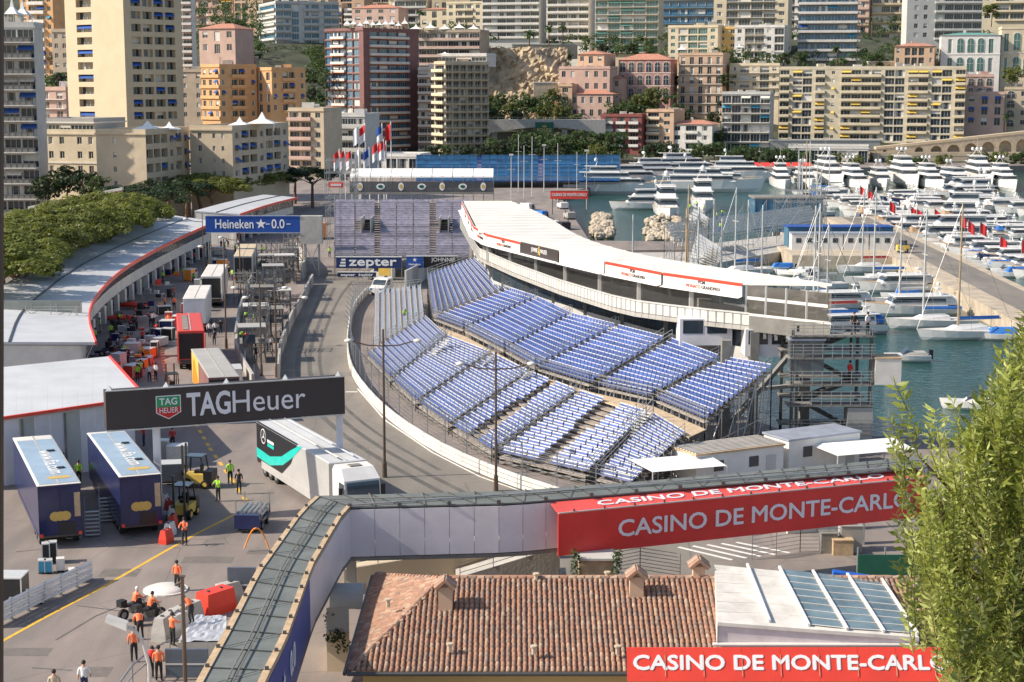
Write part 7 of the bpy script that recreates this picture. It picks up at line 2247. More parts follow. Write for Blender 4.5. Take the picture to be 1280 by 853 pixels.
# rocks
rr = random.Random(8)
def rocks(label, x0, x1, y0, y1, n):
	m = MB()
	for _ in range(n):
		P = G(rr.uniform(x0, x1), rr.uniform(y0, y1), .8)
		r = rr.uniform(.5, 1.3)
		rs = []
		for k in range(5):
			t_ = -1.2 + k * .6
			rs.append([(P.x + r * math.cos(t_) * math.cos(a * 1.05) * rr.uniform(.75, 1.2), P.y + r * math.cos(t_) * math.sin(a * 1.05) * rr.uniform(.75, 1.2), P.z + r * .8 * math.sin(t_) + rr.uniform(-.1, .1)) for a in range(6)])
		m.rings(rs)
	return tag(m.build('rock_armour', 'stone'), label, 'rocks', kind='stuff')
rocks('pale boulders of the rock mole in the inner harbour', 742, 766, 268, 296, 70)
rocks('pale boulders along the jetty root', 808, 850, 270, 300, 80)
# parked small cars on west quay
for i, (x, y, c) in enumerate([(706, 262, 'white'), (715, 275, 'greyw'), (708, 288, 'black'), (700, 250, 'navy')]):
	van(f'{("white", "grey", "black", "navy")[i]} car parked on the west quay beside the harbour', x, y, R(12), body=c, L=4.2, H=1.5, W=1.75)

t = thing('awning_row', 'row of red cafe awnings on the far quay behind the superyachts', 'awning', (60, 572, 2))
for k in range(7):
	a, b = D(925 + k * 13, 206, 575), D(936 + k * 13, 206, 575)
	MB().add([(a.x, 573, a.z - .5), (b.x, 573, a.z - .5), (b.x, 576, a.z + .7), (a.x, 576, a.z + .7), (a.x, 573, a.z - .9), (b.x, 573, a.z - .9)], [(0, 1, 2, 3), (4, 5, 1, 0)]).build('awning', 'redb', t)
	MB().tube((a.x, 573.2, 2), (a.x, 573.2, a.z - .5), .06, n=4).build('post', 'darkst', t)
for i, (x, y, k) in enumerate([(82, 455, 0), (90, 470, 1), (70, 380, 1), (68, 395, 0), (64, 372, 3), (72, 412, 2), (66, 360, 1), (60, 350, 0)]):
	first_or_dup(SB[k], USED, (x, y, 0), R(80 + 25 * i), f'sailing yacht beyond the jetty seats, {ORD[i]} of its group', .95, 'sailboats beyond the jetty seats')
for i, (x, y, k) in enumerate([(46, 262, 'D3'), (44, 252, 'D0'), (45, 243, 'S1'), (42, 232, 'D2'), (43, 222, 'M2'), (41, 211, 'S3'), (38, 252, 'D1'), (36, 262, 'S0'), (43, 268, 'D2'), (40, 200, 'M3')]):
	first_or_dup({'S': SB, 'D': DG, 'M': MY}[k[0]][int(k[1])], USED, (x, y, 0), R(95 + 7 * (i % 4)), f'{dict(D="small boat", S="sailing yacht", M="covered motor cruiser")[k[0]]} moored off the pier in open water, {ORD[i]} of its group', .9, 'boats moored off the pier')
for i in range(16):
	y = 262 + i * 5.6
	first_or_dup(DG[rb.randrange(4)], USED, (78.5 + (y - 262) * .045, y - 2.6, 0), R(90), f'small tender squeezed between yachts behind the pier, {ORD[i]} from near end', rb.uniform(.8, 1.1), 'tenders behind the pier')
# ---------------------------------------------------------------- foreground: covered footbridge, banners, tiled house
def footbridge():
	ZR, ZF = 8.0, 5.5
	L_ = [(226, 890), (245, 853), (282, 787), (320, 714), (374, 640), (395, 621)]
	R_ = [(318, 890), (331, 853), (358, 800), (391, 707), (430, 641), (438, 634)]
	t = thing('covered_footbridge', 'covered footbridge with grey mesh roof bending past the tiled house', 'bridge', (-9.5, 80, 2))
	l, r = resample([G(x, y, ZR) for x, y in L_], 14), resample([G(x, y, ZR) for x, y in R_], 14)
	def slab(a, b, c, d, th, nm, m_):
		dn = Vector((0, 0, -th))
		MB().add([a, b, c, d, a + dn, b + dn, c + dn, d + dn], [(0, 1, 2, 3), (7, 6, 5, 4), (0, 4, 5, 1), (1, 5, 6, 2), (2, 6, 7, 3), (3, 7, 4, 0)]).build(nm, m_, t)
	V = lambda p, z: Vector((p.x, p.y, z))
	for i in range(14):
		e = (l[i + 1] - l[i]) * .008
		slab(l[i] + e, r[i] + e, r[i + 1], l[i + 1], .08, 'roof_panel', 'mesh')
		for s_, o in ((l, 1), (r, -1)):
			a, b = s_[i], s_[i + 1]
			ac = (r[i] - l[i]).normalized() * .28 * o
			z = Vector((0, 0, .06))
			MB().add([a + z, b + z, b + ac + z, a + ac + z, a - z * 3, b - z * 3, b + ac - z * 3, a + ac - z * 3], [(0, 1, 2, 3), (0, 4, 5, 1), (1, 5, 6, 2), (2, 6, 7, 3), (3, 7, 4, 0)]).build('edge_beam', 'wood' if o else 'wood', t)
			MB().cbox(a + ac * .5 + z, .14, .14, .12).build('clamp', 'darkst', t)
		if i % 1 == 0:
			MB().tube(l[i] + Vector((0, 0, .04)), r[i] + Vector((0, 0, .04)), .025, n=4).build('roof_bar', 'darkst', t)
	m = MB()
	for i in range(14):
		for f in (.45, .55): m.tube(l[i].lerp(r[i], f) + Vector((0, 0, .12)), l[i + 1].lerp(r[i + 1], f) + Vector((0, 0, .12)), .035, n=5)
		if i % 2: m.tube(l[i].lerp(r[i], .1) + Vector((0, 0, .08)), l[i + 1].lerp(r[i + 1], .9) + Vector((0, 0, .08)), .018, n=4)
	m.build('cable', 'concrete2', t)
	for i in range(14):                                   # right wall, blue near, white far
		a, b = r[i], r[i + 1]
		off = Vector((.02, 0, 0))
		MB().add([V(a, ZF - .2) + off, V(b, ZF - .2) + off, V(b, ZR - .2) + off, V(a, ZR - .2) + off, V(a, ZF - .2) - off * 3, V(b, ZF - .2) - off * 3, V(b, ZR - .2) - off * 3, V(a, ZR - .2) - off * 3],
                 [(0, 1, 2, 3), (7, 6, 5, 4), (3, 2, 6, 7), (0, 4, 5, 1)]).build('side_panel', 'royal' if i < 8 else 'panel', t)
	for i in range(14):
		MB().quad(V(l[i + 1], ZF - .2), V(l[i], ZF - .2), V(l[i], ZR - .25), V(l[i + 1], ZR - .25)).build('side_panel', 'panel', t)
		slab(V(l[i], ZF - .25), V(r[i], ZF - .25), V(r[i + 1], ZF - .25), V(l[i + 1], ZF - .25), .2, 'floor_slab', 'concrete2')
	c = (r[4] + r[5]) / 2
	d = (r[5] - r[4]).normalized()
	nn = Vector((d.y, -d.x, 0)) * .06
	letter('0.0', t, V(c, 6.6) + nn, d, (0, 0, 1), 1.5, 'text', .02)
	st = V(r[3], 6.5).lerp(V(r[4], 6.5), .3) + nn
	m = MB()
	pts = [st + d * (math.sin(k * math.pi / 5) * (.6 if k % 2 == 0 else .24)) + Vector((0, 0, math.cos(k * math.pi / 5) * (.6 if k % 2 == 0 else .24))) for k in range(10)]
	m.add([st] + pts, [(0, 1 + (k + 1) % 10, 1 + k) for k in range(10)])
	m.build('star_emblem', 'text', t)
	# transverse leg
	Bk = resample([G(x, y, ZR) for x, y in [(395, 620), (640, 614), (800, 602), (960, 588), (1160, 570)]], 26)
	Fr = resample([G(x, y, ZR) for x, y in [(437, 634), (640, 629), (800, 615), (960, 601), (1160, 584)]], 26)
	for i in range(26):
		slab(Fr[i], Fr[i + 1], Bk[i + 1], Bk[i], .08, 'roof_panel', 'mesh')
		MB().tube(Fr[i] + Vector((0, 0, .04)), Bk[i] + Vector((0, 0, .04)), .025, n=4).build('roof_bar', 'darkst', t)
		if i % 2 == 0:
			MB().cbox(Fr[i] + Vector((0, 0, .02)), .2, .2, .16).build('clamp', 'darkst', t)
		slab(V(Fr[i], ZF - .25), V(Fr[i + 1], ZF - .25), V(Bk[i + 1], ZF - .25), V(Bk[i], ZF - .25), .2, 'floor_slab', 'concrete2')
		MB().quad(V(Bk[i + 1], ZF), V(Bk[i], ZF), V(Bk[i], ZR - .25), V(Bk[i + 1], ZR - .25)).build('side_panel', 'panel', t)
		if i < 10:
			a, b = Fr[i] + Vector((0, -.03, 0)), Fr[i + 1] + Vector((0, -.03, 0))
			e = (b - a) * .008
			MB().add([V(a + e, ZF - .2), V(b - e, ZF - .2), V(b - e, ZR - .15), V(a + e, ZR - .15), V(a + e, ZF - .2) + Vector((0, .06, 0)), V(b - e, ZF - .2) + Vector((0, .06, 0)), V(b - e, ZR - .15) + Vector((0, .06, 0)), V(a + e, ZR - .15) + Vector((0, .06, 0))],
                     [(0, 1, 2, 3), (7, 6, 5, 4), (3, 2, 6, 7), (0, 4, 5, 1)]).build('side_panel', 'panel', t)
	m = MB()
	for i in range(26):
		m.tube(Fr[i].lerp(Bk[i], .5) + Vector((0, 0, .12)), Fr[i + 1].lerp(Bk[i + 1], .5) + Vector((0, 0, .12)), .035, n=5)
		if i % 2: m.tube(Fr[i] + Vector((0, 0, .08)), Bk[i + 1] + Vector((0, 0, .08)), .018, n=4)
	m.build('cable', 'concrete2', t)
	m = MB().tube(Fr[0] + Vector((0, -.02, .1)), Fr[-1] + Vector((0, -.02, .1)), .06, n=5)
	m.build('edge_tube', 'steel', t)
	for px, py in ((440, 760), (690, 735), (1075, 715), (880, 700), (345, 900)):
		p = G(px, py)
		if px in (1075, 690, 880): p.y += 6; p.x *= 1.06
		MB().cbox((p.x, p.y, 2), .5, .5, ZF - 2.45).build('column', 'concrete', t)
	return t, Fr, Bk
FB, FBF, FBB = footbridge()
def big_banner():
	a, b = D(698, 645, 85.6), D(1158, 601, 93.8)
	a.z = b.z = 7.5
	zb = 5.2
	t = thing('hanging_banner', 'large red casino banner hung on the footbridge with sloping printed top', 'banner', (a.x, a.y, zb))
	d = Vector((b.x - a.x, b.y - a.y, 0)).normalized()
	n_ = Vector((d.y, -d.x, 0))
	V = lambda p, z, o=0: Vector((p.x, p.y, z)) + n_ * o
	W_ = (b - a).length
	k = 5
	for i in range(k):
		p, q = a + d * (W_ * i / k), a + d * (W_ * (i + 1) / k)
		MB().add([V(p, zb), V(q, zb), V(q, 7.5), V(p, 7.5), V(p, zb, -.08), V(q, zb, -.08), V(q, 7.5, -.08), V(p, 7.5, -.08)], [(0, 1, 2, 3), (7, 6, 5, 4), (3, 2, 6, 7), (0, 4, 5, 1)] + ([(0, 3, 7, 4)] if i == 0 else []) + ([(1, 5, 6, 2)] if i == k - 1 else [])).build('front_panel', 'red', t)
	MB().add([V(a, 7.52, .02), V(b, 7.52, .02), V(b, 7.86, -1.15), V(a, 7.86, -1.15), V(a, 7.46, .02), V(b, 7.46, .02), V(b, 7.80, -1.15), V(a, 7.80, -1.15)], [(0, 1, 2, 3), (7, 6, 5, 4), (0, 4, 5, 1), (1, 5, 6, 2), (3, 7, 4, 0)]).build('sloping_top', mat('sunlit red vinyl', (.72, .10, .085), .5, var=.12, scale=.6), t)  # paler red than the front: sunlight on the slope put into the colour
	m = MB().beam(V(a, 7.56, .05), V(b, 7.56, .05), .06)
	m.build('edge_tube', 'alu', t)
	for i in range(13):
		p = a + d * (W_ * (i + .5) / 13)
		MB().cbox(V(p, 7.6, .05), .09, .09, .12).build('clamp', 'darkst', t)
	c = V(a + d * (W_ * .552), 6.33, .03)
	letter('CASINO DE MONTE-CARLO', t, c, d, (0, 0, 1), 1.3, 'textsh', .0, width=W_ * .80, fat=.022)
	up = (Vector((0, 0, .34)) - n_ * 1.17).normalized()
	letter('CASINO DE MONTE-CARLO', t, V(a + d * (W_ * .5), 7.70, -.56) + Vector((0, 0, .015)), d, up, .66, 'textsh', .0, width=W_ * .78, fat=.018)
big_banner()
def house():
	X0, X1 = -6.85, 19.0
	YF, YR, YB = 67.3, 74.1, 81.2
	ZE, ZRg = 5.5, 7.45
	XH = -3.2                                            # ridge starts here (hip end)
	t = thing('tiled_house', 'ochre house with terracotta hipped tile roof in front of the footbridge', 'house', (0, YF, 2))
	MB().prism([(X0 + .5, YF + .5), (X1, YF + .5), (X1, YB - .5), (X0 + .5, YB - .5)], 1.9, ZE - .05).build('wall', 'ochre', t)
	sl = (ZRg - ZE) / (YR - YF)
	m = MB()
	m.add([(X0, YF, ZE), (X1, YF, ZE), (X1, YR, ZRg), (XH, YR, ZRg), (X0, YB, ZE), (X1, YB, ZE)], [(0, 1, 2, 3), (0, 3, 4), (3, 2, 5, 4), (0, 4, 5, 1)])
	roof = m.build('roof', 'tile', t)
	tv = [mat('tile orange', (.36, .205, .135), .85, var=.25, scale=4), mat('tile brown', (.27, .175, .13), .85, var=.3, scale=4), mat('tile buff', (.40, .28, .20), .85, var=.3, scale=4), mat('tile grey', (.30, .21, .165), .85, var=.3, scale=4), mat('tile red', (.33, .175, .12), .85, var=.25, scale=4)]
	cw, rl = .235, .34
	def tile_pts(w0, w1, L, h=.085, lift=.05):
		P = []
		for y, w_, z in ((0, w0, lift), (L, w1, 0)):
			for k in range(6):
				a = math.pi * k / 5
				P.append((math.cos(math.pi - a) * w_ / 2, y, z + math.sin(a) * h * (w_ / w0)))
		return P, [(k, k + 1, 7 + k, 6 + k) for k in range(5)] + [(5, 4, 3, 2, 1, 0)]
	P, F_ = tile_pts(cw * .86, cw * .66, rl * 1.2)
	ang = math.atan(sl)
	M0 = Matrix.Rotation(ang, 4, 'X')
	tm = []
	for q in range(5):
		mb = MB(M0.copy())
		mb.add(P, F_)
		tm.append(mb.mesh('tile', tv[q], True))
	rr = random.Random(4)
	L_ = parent_loc(roof)
	cnt_ = 0
	rest = MB()
	ncol = int((X1 - X0) / cw)
	nrow = int((YR - YF) / (rl * math.cos(ang))) + 1
	pick = [0, 0, 0, 1, 1, 1, 3, 4, 4, 2]
	for j in range(nrow):
		for i in range(ncol):
			x = X0 + cw * (i + .5)
			y = YF - .12 + j * rl * math.cos(ang)
			if y > YR - .1: continue
			hipx = X0 + (y - YF) / (YR - YF) * (XH - X0)
			if x < hipx + .05: continue
			z = ZE + sl * (y - YF) + .02
			q = rr.choice(pick)
			if cnt_ < 300 and -6.85 < x < 4.9:
				ob('tile', tm[q], roof, Vector((x + rr.uniform(-.012, .012), y + rr.uniform(-.02, .02), z)) - L_, rr.uniform(-.03, .03))
				cnt_ += 1
			else:
				rest.M = Matrix.Translation((x + rr.uniform(-.012, .012), y + rr.uniform(-.02, .02), z)) @ Matrix.Rotation(rr.uniform(-.03, .03), 4, 'Z') @ M0
				rest.k = q
				rest.add(P, F_)
	# hip end tiles, columns running down to the left eave
	sl2 = (ZRg - ZE) / (XH - X0)
	a2 = math.atan(sl2)
	M2 = Matrix.Rotation(-math.pi / 2, 4, 'Z') @ Matrix.Rotation(a2, 4, 'X')
	n2 = int((YB - YF) / cw)
	for i in range(n2):
		y = YF + cw * (i + .5)
		xmax = X0 + (XH - X0) * (1 - abs(y - YR) / (YR - YF))
		j = 0
		while True:
			x = X0 - .1 + j * rl * math.cos(a2)
			if x > xmax - .08: break
			rest.M = Matrix.Translation((x, y, ZE + sl2 * (x - X0) + .02)) @ M2
			rest.k = rr.choice([0, 0, 1, 2, 4])
			rest.add(P, F_)
			j += 1
	rest.M = None
	tag(rest.build('tile_field', tv, roof, smooth=True), kind='stuff')
	# ridge and hip capping tiles
	def capline(a, b):
		d = b - a
		n = int(d.length / .38)
		mm = MB()
		for i in range(n):
			p, q = a + d * (i / n), a + d * ((i + 1.12) / n)
			mm.k = rr.choice([0, 1, 2, 4])
			mm.tube(p + Vector((0, 0, .06)), q + Vector((0, 0, .03)), .13, .1, n=8, cap=True)
		mm.build('ridge_capping', tv, roof, smooth=False)
	capline(Vector((X1, YR, ZRg)), Vector((XH, YR, ZRg)))
	capline(Vector((XH, YR, ZRg)), Vector((X0, YF, ZE)))
	capline(Vector((XH, YR, ZRg)), Vector((X0, YB, ZE)))
	MB().tube((X0 - .1, YF - .2, ZE - .06), (9.5, YF - .2, ZE - .06), .09, n=8).build('gutter', 'darkst', t)
	MB().tube((X0 - .2, YF - .2, ZE - .06), (X0 - .2, YB, ZE - .06), .09, n=8).build('gutter', 'darkst', t)
	# chimneys
	for px, pyt, pyb, w_ in ((557, 735, 769, .62), (795, 738, 756, .62), (873, 718, 728, .55)):
		c = G(px, pyb, ZE + (1.0 if px < 600 else 1.15 if px < 850 else 1.7))
		h = 1.35 if px < 850 else .8
		ch = ob('chimney', None, t, c - parent_loc(t))
		MB().cbox((0, 0, -.4), w_, w_, h + .4).build('stack', 'salmon', ch, world=False)
		for sx in (-1, 1):
			for k in range(4):
				y = -.36 + k * .24
				mb = MB().tube((sx * .44, y, h - .02), (0, y, h + .36), .13, .11, n=6)
				mb.build('cap_tile', tv[(k + (sx > 0)) % 5], ch, world=False)
	for px, py in ((485, 756), (562, 812), (667, 815), (772, 815), (670, 724), (484 + 275, 722)):
		z = 6.1 if py > 780 else 6.9 if py > 740 else 7.5
		c = G(px, py, z)
		m = MB().tube((c.x, c.y, z - .1), (c.x, c.y, z + .22), .1, n=8).tube((c.x, c.y, z + .22), (c.x, c.y, z + .28), .16, n=8)
		m.build('roof_vent', 'beige', t)
	c = G(617, 745, 6.95)
	MB().cbox((c.x, c.y, c.z - .1), .42, .5, .22).build('roof_hatch', 'seatg', t)
	# white roof extension with glazed strips
	def Rp(px, py):                                       # on the extension's plane
		f = (py - 785) / (715 - 785)
		return G(px, py, 7.42 + .45 * f - .5 * (px - 897) / 252)
	w = thing('roof_extension', 'white flat-roofed extension with three glazed skylight strips', 'roof extension', (11, 69.2, 6.5))
	A, Bq, Cq, Dq = Rp(897, 778), Rp(1149, 797), Rp(1100, 726), Rp(893, 706)
	dn = Vector((0, 0, -.15))
	MB().add([A, Bq, Cq, Dq, A + dn, Bq + dn, Cq + dn, Dq + dn], [(0, 1, 2, 3), (7, 6, 5, 4), (0, 4, 5, 1), (1, 5, 6, 2), (2, 6, 7, 3), (3, 7, 4, 0)]).build('roof', mat('stained white roofing', (.66, .62, .56), .7, var=.22, scale=.8), w)
	MB().add([A + dn + Vector((0, .08, 0)), Bq + dn + Vector((0, .08, 0)), Vector((Bq.x, Bq.y + .08, 6.55)), Vector((A.x, A.y + .08, 6.55)), ], [(3, 2, 1, 0)]).build('fascia', mat('lilac white fascia', (.62, .54, .55), .6), w)
	MB().add([A + dn, Dq + dn, Vector((Dq.x, Dq.y, 6.2)), Vector((A.x, A.y, 6.2))], [(3, 2, 1, 0)]).build('side_wall', 'white', w)
	MB().box(A.x - .2, Bq.x, A.y - .25, A.y + .05, 6.48, 6.56).build('gutter', 'white2', w)
	bars = [((974, 711), (1011, 784)), ((1016, 716), (1059, 789)), ((1059, 720), (1105, 792)), ((1101, 725), (1147, 795))]
	up = Vector((0, 0, .1))
	for (p, q) in [((934, 708), (962, 779))] + bars:
		a, b = Rp(*p) + up, Rp(*q) + up
		MB().beam(a, b, .11).build('roof_bar', 'white', w)
	for i in range(3):
		for k in range(8):
			(a0, a1), (b0, b1) = bars[i], bars[i + 1]
			def at(u, v):
				pa = Rp(*a0).lerp(Rp(*a1), v); pb = Rp(*b0).lerp(Rp(*b1), v)
				return pa.lerp(pb, u) + Vector((0, 0, .05))
			u0, u1, v0, v1 = .08, .92, .02 + k * .12, .02 + k * .12 + .112
			MB().add([at(u0, v1), at(u1, v1), at(u1, v0), at(u0, v0)], [(0, 1, 2, 3)]).build('pane', mat('skylight glass', (.15, .21, .23), .12, var=.35, scale=.8, spec=.8), w)
			MB().beam(at(.03, v1 + .004) + up * .2, at(.97, v1 + .004) + up * .2, .03).build('glazing_bar', 'white', w)
	for k in range(1, 6):                                 # raised roof seams
		for (p0, p1), (q0, q1) in ((((893, 706), (897, 778)), ((930, 708), (958, 780))), (((938, 708), (966, 780)), ((970, 711), (1007, 784)))):
			a, b = Rp(*p0).lerp(Rp(*p1), k / 6), Rp(*q0).lerp(Rp(*q1), k / 6)
			MB().tube(a + Vector((0, 0, .01)), b + Vector((0, 0, .01)), .02, n=4).build('roof_seam', 'white2', w)
	# lower bright red banner standing along the eaves
	a, b = D(783, 810, 67.0), D(1215, 812, 67.0)
	zb = D(783, 852, 66.4).z
	bt = thing('eaves_banner', 'bright red casino banner standing along the tiled eaves', 'banner', (a.x, 68, zb))
	k = 9
	up_ = Vector((0, .6, a.z - zb)).normalized()
	for i in range(k):
		x0, x1 = lerp(a.x, b.x, i / k) + .012, lerp(a.x, b.x, (i + 1) / k) - .0
		MB().add([(x0, 66.4, zb), (x1, 66.4, zb), (x1, 67.0, a.z), (x0, 67.0, a.z), (x0, 66.48, zb), (x1, 66.48, zb), (x1, 67.08, a.z), (x0, 67.08, a.z)], [(0, 1, 2, 3), (7, 6, 5, 4), (3, 2, 6, 7), (0, 4, 5, 1), (0, 3, 7, 4), (1, 5, 6, 2)]).build('banner_panel', 'redb', bt)
	for i in range(1, k):
		x = lerp(a.x, b.x, i / k)
		MB().beam(Vector((x, 66.46, zb + .2)), Vector((x, 66.86, a.z - .25)), .02).build('tie', 'wood', bt)
	letter('CASINO DE MONTE-CARLO', bt, Vector((lerp(a.x, b.x, .475), 66.7, (a.z + zb) / 2)) + up_ * .05 + Vector((1, 0, 0)).cross(up_) * .014, (1, 0, 0), up_, .84, 'text', .0, width=(b.x - a.x) * .91, fat=.028)
house()
# small things around the house
t = thing('garden_shed', 'small timber shed with pale roof behind the tile ridge', 'shed', G(745, 735, 3.2))
p, q = D(724, 700, 85), D(767, 722, 85)
MB().box(p.x, q.x, 85, 87.2, 2, p.z).build('wall', 'wood', t)
MB().box(p.x - .1, q.x + .1, 84.8, 87.4, p.z + .003, p.z + .12).build('roof', 'ltgrey', t)
rr = random.Random(9)
for nm, px in (('left', 719), ('right', 771)):
	m = MB()
	for k in range(9): leaf_quads(m, D(px, 690 + k * 4.5, 84.8), 30, .3, .06, rr)
	o = thing('climbing_plant', f'green climbing plant on the {"west" if nm == "left" else "east"} corner of the timber shed', 'plant', D(px, 728, 84.8))
	m.build('foliage', LEAF['mid'], o)
def rail_run(label, pts, h=1.1, name='railing', bars=4, mat_='steel', post=1.6, zoff=0):
	P = [Vector(p) for p in pts]
	t = thing(name, label, 'railing', P[0])
	m = MB()
	for a, b in zip(P, P[1:]):
		k = max(1, int((b - a).length / post))
		for i in range(k + 1):
			p = a.lerp(b, i / k)
			MB().tube(p, p + Vector((0, 0, h)), .03, n=4).build('post', mat_, t)
	m = MB()
	for a, b in zip(P, P[1:]):
		for i in range(bars): m.tube(a + Vector((0, 0, h * (i + 1) / bars)), b + Vector((0, 0, h * (i + 1) / bars)), .022, n=4)
	m.build('rail', mat_, t)
	return t
def ramp(label, a0, a1, b0, b1, m_='concrete', name='access_ramp', zb=2.0):
	t = thing(name, label, 'ramp', a0)
	P = [a0, a1, b1, b0]
	MB().add([Vector((p.x, p.y, zb)) for p in P] + P, [(3, 2, 1, 0), (4, 5, 6, 7), (0, 1, 5, 4), (1, 2, 6, 5), (2, 3, 7, 6), (3, 0, 4, 7)]).build('ramp_body', m_, t)
	return t
r0, r1 = G(575, 722, 3.0), G(700, 684, 4.6)
ramp('sloping access ramp rising under the white footbridge panels', r0, r1, r0 + Vector((-.3, 1.6, 0)), r1 + Vector((-.3, 1.6, 0)))
rail_run('steel railing along the access ramp near the footbridge', [r0, r1])
rail_run('second steel railing on the far side of the access ramp', [r0 + Vector((-.3, 1.6, 0)), r1 + Vector((-.3, 1.6, 0))])
r0, r1 = G(430, 712, 3.2), G(640, 678, 4.4)
ramp('beige terrace wall behind the tiled house', r0, r1, r0 + Vector((0, 2.6, 0)), r1 + Vector((0, 2.6, 0)), 'beige', 'terrace_wall')
rail_run('dark railing on the beige terrace wall', [r0 + Vector((0, .1, 0)), r1 + Vector((0, .1, 0))], mat_='darkst')
ramp('brown planter block left of the tiled house', G(408, 790, 4.0), G(436, 790, 4.0), G(408, 760, 4.0), G(436, 760, 4.0), 'beige', 'planter_block')
t = thing('barrel_canopy', 'grey barrel-vaulted canopy between footbridge and tiled house', 'canopy', G(435, 760, 4.4))
m = MB()
c0, c1 = D(415, 752, 82), D(456, 752, 82)
for k in range(8):
	a, b = math.pi * k / 8, math.pi * (k + 1) / 8
	m.quad((c0.x, 82 - 1.2 * math.cos(a), c0.z + .9 * math.sin(a)), (c1.x, 82 - 1.2 * math.cos(a), c0.z + .9 * math.sin(a)), (c1.x, 82 - 1.2 * math.cos(b), c0.z + .9 * math.sin(b)), (c0.x, 82 - 1.2 * math.cos(b), c0.z + .9 * math.sin(b)))
m.build('vault', 'ltgrey', t)
for i, x in enumerate((c0.x, c1.x)):
	MB().tube((x, 81, 2), (x, 81, c0.z), .07).build('post', 'steel', t)
for i, (px, py, z) in enumerate([(425, 800, 3.6), (418, 775, 3.6)]):
	o = thing('potted_shrub', ('dark shrub below the barrel canopy', 'small shrub between footbridge and planter block')[i], 'plant', G(px, py, z - .8))
	m = MB()
	for k in range(8): leaf_quads(m, G(px, py, z) + Vector((rr.uniform(-.4, .4), rr.uniform(-.4, .4), rr.uniform(-.5, .4))), 40, .4, .07, rr)
	m.build('foliage', LEAF['dark'], o)
t = thing('green_screen', 'dark green fabric screen under the right end of the footbridge', 'screen', G(1100, 725, 2))
a, b = D(1073, 694, 88), D(1140, 727, 88)
MB().box(a.x, b.x, 88, 88.1, 2, a.z).build('fabric', 'rolex', t)
for f in (0, .5, 1): MB().tube((lerp(a.x, b.x, f), 88.15, 2), (lerp(a.x, b.x, f), 88.15, a.z + .4), .05).build('post', 'steel', t)
t = thing('rolled_tarpaulin', 'blue rolled tarpaulin behind the skylight strips', 'tarpaulin', G(1060, 722, 5))
MB().tube(D(1041, 716, 82), D(1092, 724, 82), .18, n=8).build('roll', mat('blue tarp', (.02, .13, .55), .5), t)
rail_run('wire mesh fence standing behind the tile ridge', [G(770, 722, 3.5), G(800, 716, 3.5), G(850, 724, 3.5)], 1.4, 'mesh_fence', 7)
rail_run('wire mesh site fence under the red banner', [G(940, 700, 2), G(1000, 690, 2), G(1070, 690, 2)], 2.2, 'mesh_fence', 9)
hoarding('pale site hoarding behind the mesh fence under the red banner', [(985, 668), (1030, 664), (1075, 660)], 2.4, 'white2', n=5)
for i, (x, y, w_, h_, m_) in enumerate([(1035, 690, 1.0, 1.2, 'concrete2'), (1052, 692, 1.2, .9, 'wood'), (1062, 688, 1.3, 1.6, 'greyw')]):
	P = G(x, y)
	t = thing('site_crate', ('dark bin', 'open timber crate', 'grey box')[i] + ' inside the mesh site fence', 'crate', P)
	MB().cbox((0, 0, 0), w_, w_ * .8, h_).build('body', m_, t, world=False)
	MB().cbox((0, 0, h_ + .002), w_ * 1.06, w_ * .86, .06).build('lid', m_, t, world=False)
# marquee roofs and site cabins between stand and footbridge
def cabin(label, px, py, w_, d_, h_, rz, m_='white', z=2.0, ribs=True):
	P = G(px, py, z)
	t = thing('site_cabin', label, 'cabin', P, rz)
	MB().box(-w_ / 2, w_ / 2, 0, d_, 0, h_).build('wall', m_, t, world=False)
	MB().box(-w_ / 2 - .1, w_ / 2 + .1, -.1, d_ + .1, h_ + .003, h_ + .14).build('roof', 'wood' if ribs else 'seatg', t, world=False)
	if ribs:
		for k in range(9): MB().box(-w_ / 2, w_ / 2, d_ * (k + .3) / 9, d_ * (k + .6) / 9, h_ + .143, h_ + .2).build('roof_rib', 'white2', t, world=False)
	for f in (-.3, .1): MB().box(w_ * f, w_ * f + .8, -.04, -.003, h_ * .5, h_ * .8).build('window', 'glass', t, world=False)
	MB().box(w_ * .3, w_ * .3 + .8, -.05, -.003, .05, h_ * .78).build('door', 'ltgrey', t, world=False)
	return t
cabin('white site cabin with ribbed timber roof beyond the footbridge', 925, 607, 7.5, 3.2, 2.5, R(28))
cabin('white site cabin with grey flat roof next to the stair tower', 1030, 590, 6.5, 3, 2.6, R(28), ribs=False)
for i, (px, py, w_, lb) in enumerate([(862, 622, 2.8, 'beside the ribbed roof cabin'), (1095, 600, 3.2, 'in front of the stair tower')]):
	P = G(px, py)
	t = thing('marquee', f'white pitched marquee {lb}', 'tent', P, R(20))
	MB().add([(-w_, 0, 2.0), (w_, 0, 2.0), (w_, 4, 2.0), (-w_, 4, 2.0), (-w_ * .6, 2, 2.5), (w_ * .8, 2, 2.5)], [(0, 1, 5, 4), (1, 2, 5), (2, 3, 4, 5), (3, 0, 4)]).build('canopy', 'tarp', t, world=False)
	for sx in (-1, 1):
		for y in (0, 4): MB().tube((sx * w_, y, 0), (sx * w_, y, 2), .05, n=5).build('pole', 'alu', t, world=False)
# near post at the left edge of the view
p0, p1 = D(-4, 1000, 8), D(-4, -300, 8)
t = thing('railing_post', 'dark steel post close to the camera along the left edge', 'post', p0)
MB().tube(p0, p1, .034, n=10).build('shaft', 'brownst', t)
MB().tube(p0 - Vector((0, 0, .1)), p0 + Vector((0, 0, .2)), .06, n=10).build('base', 'brownst', t)
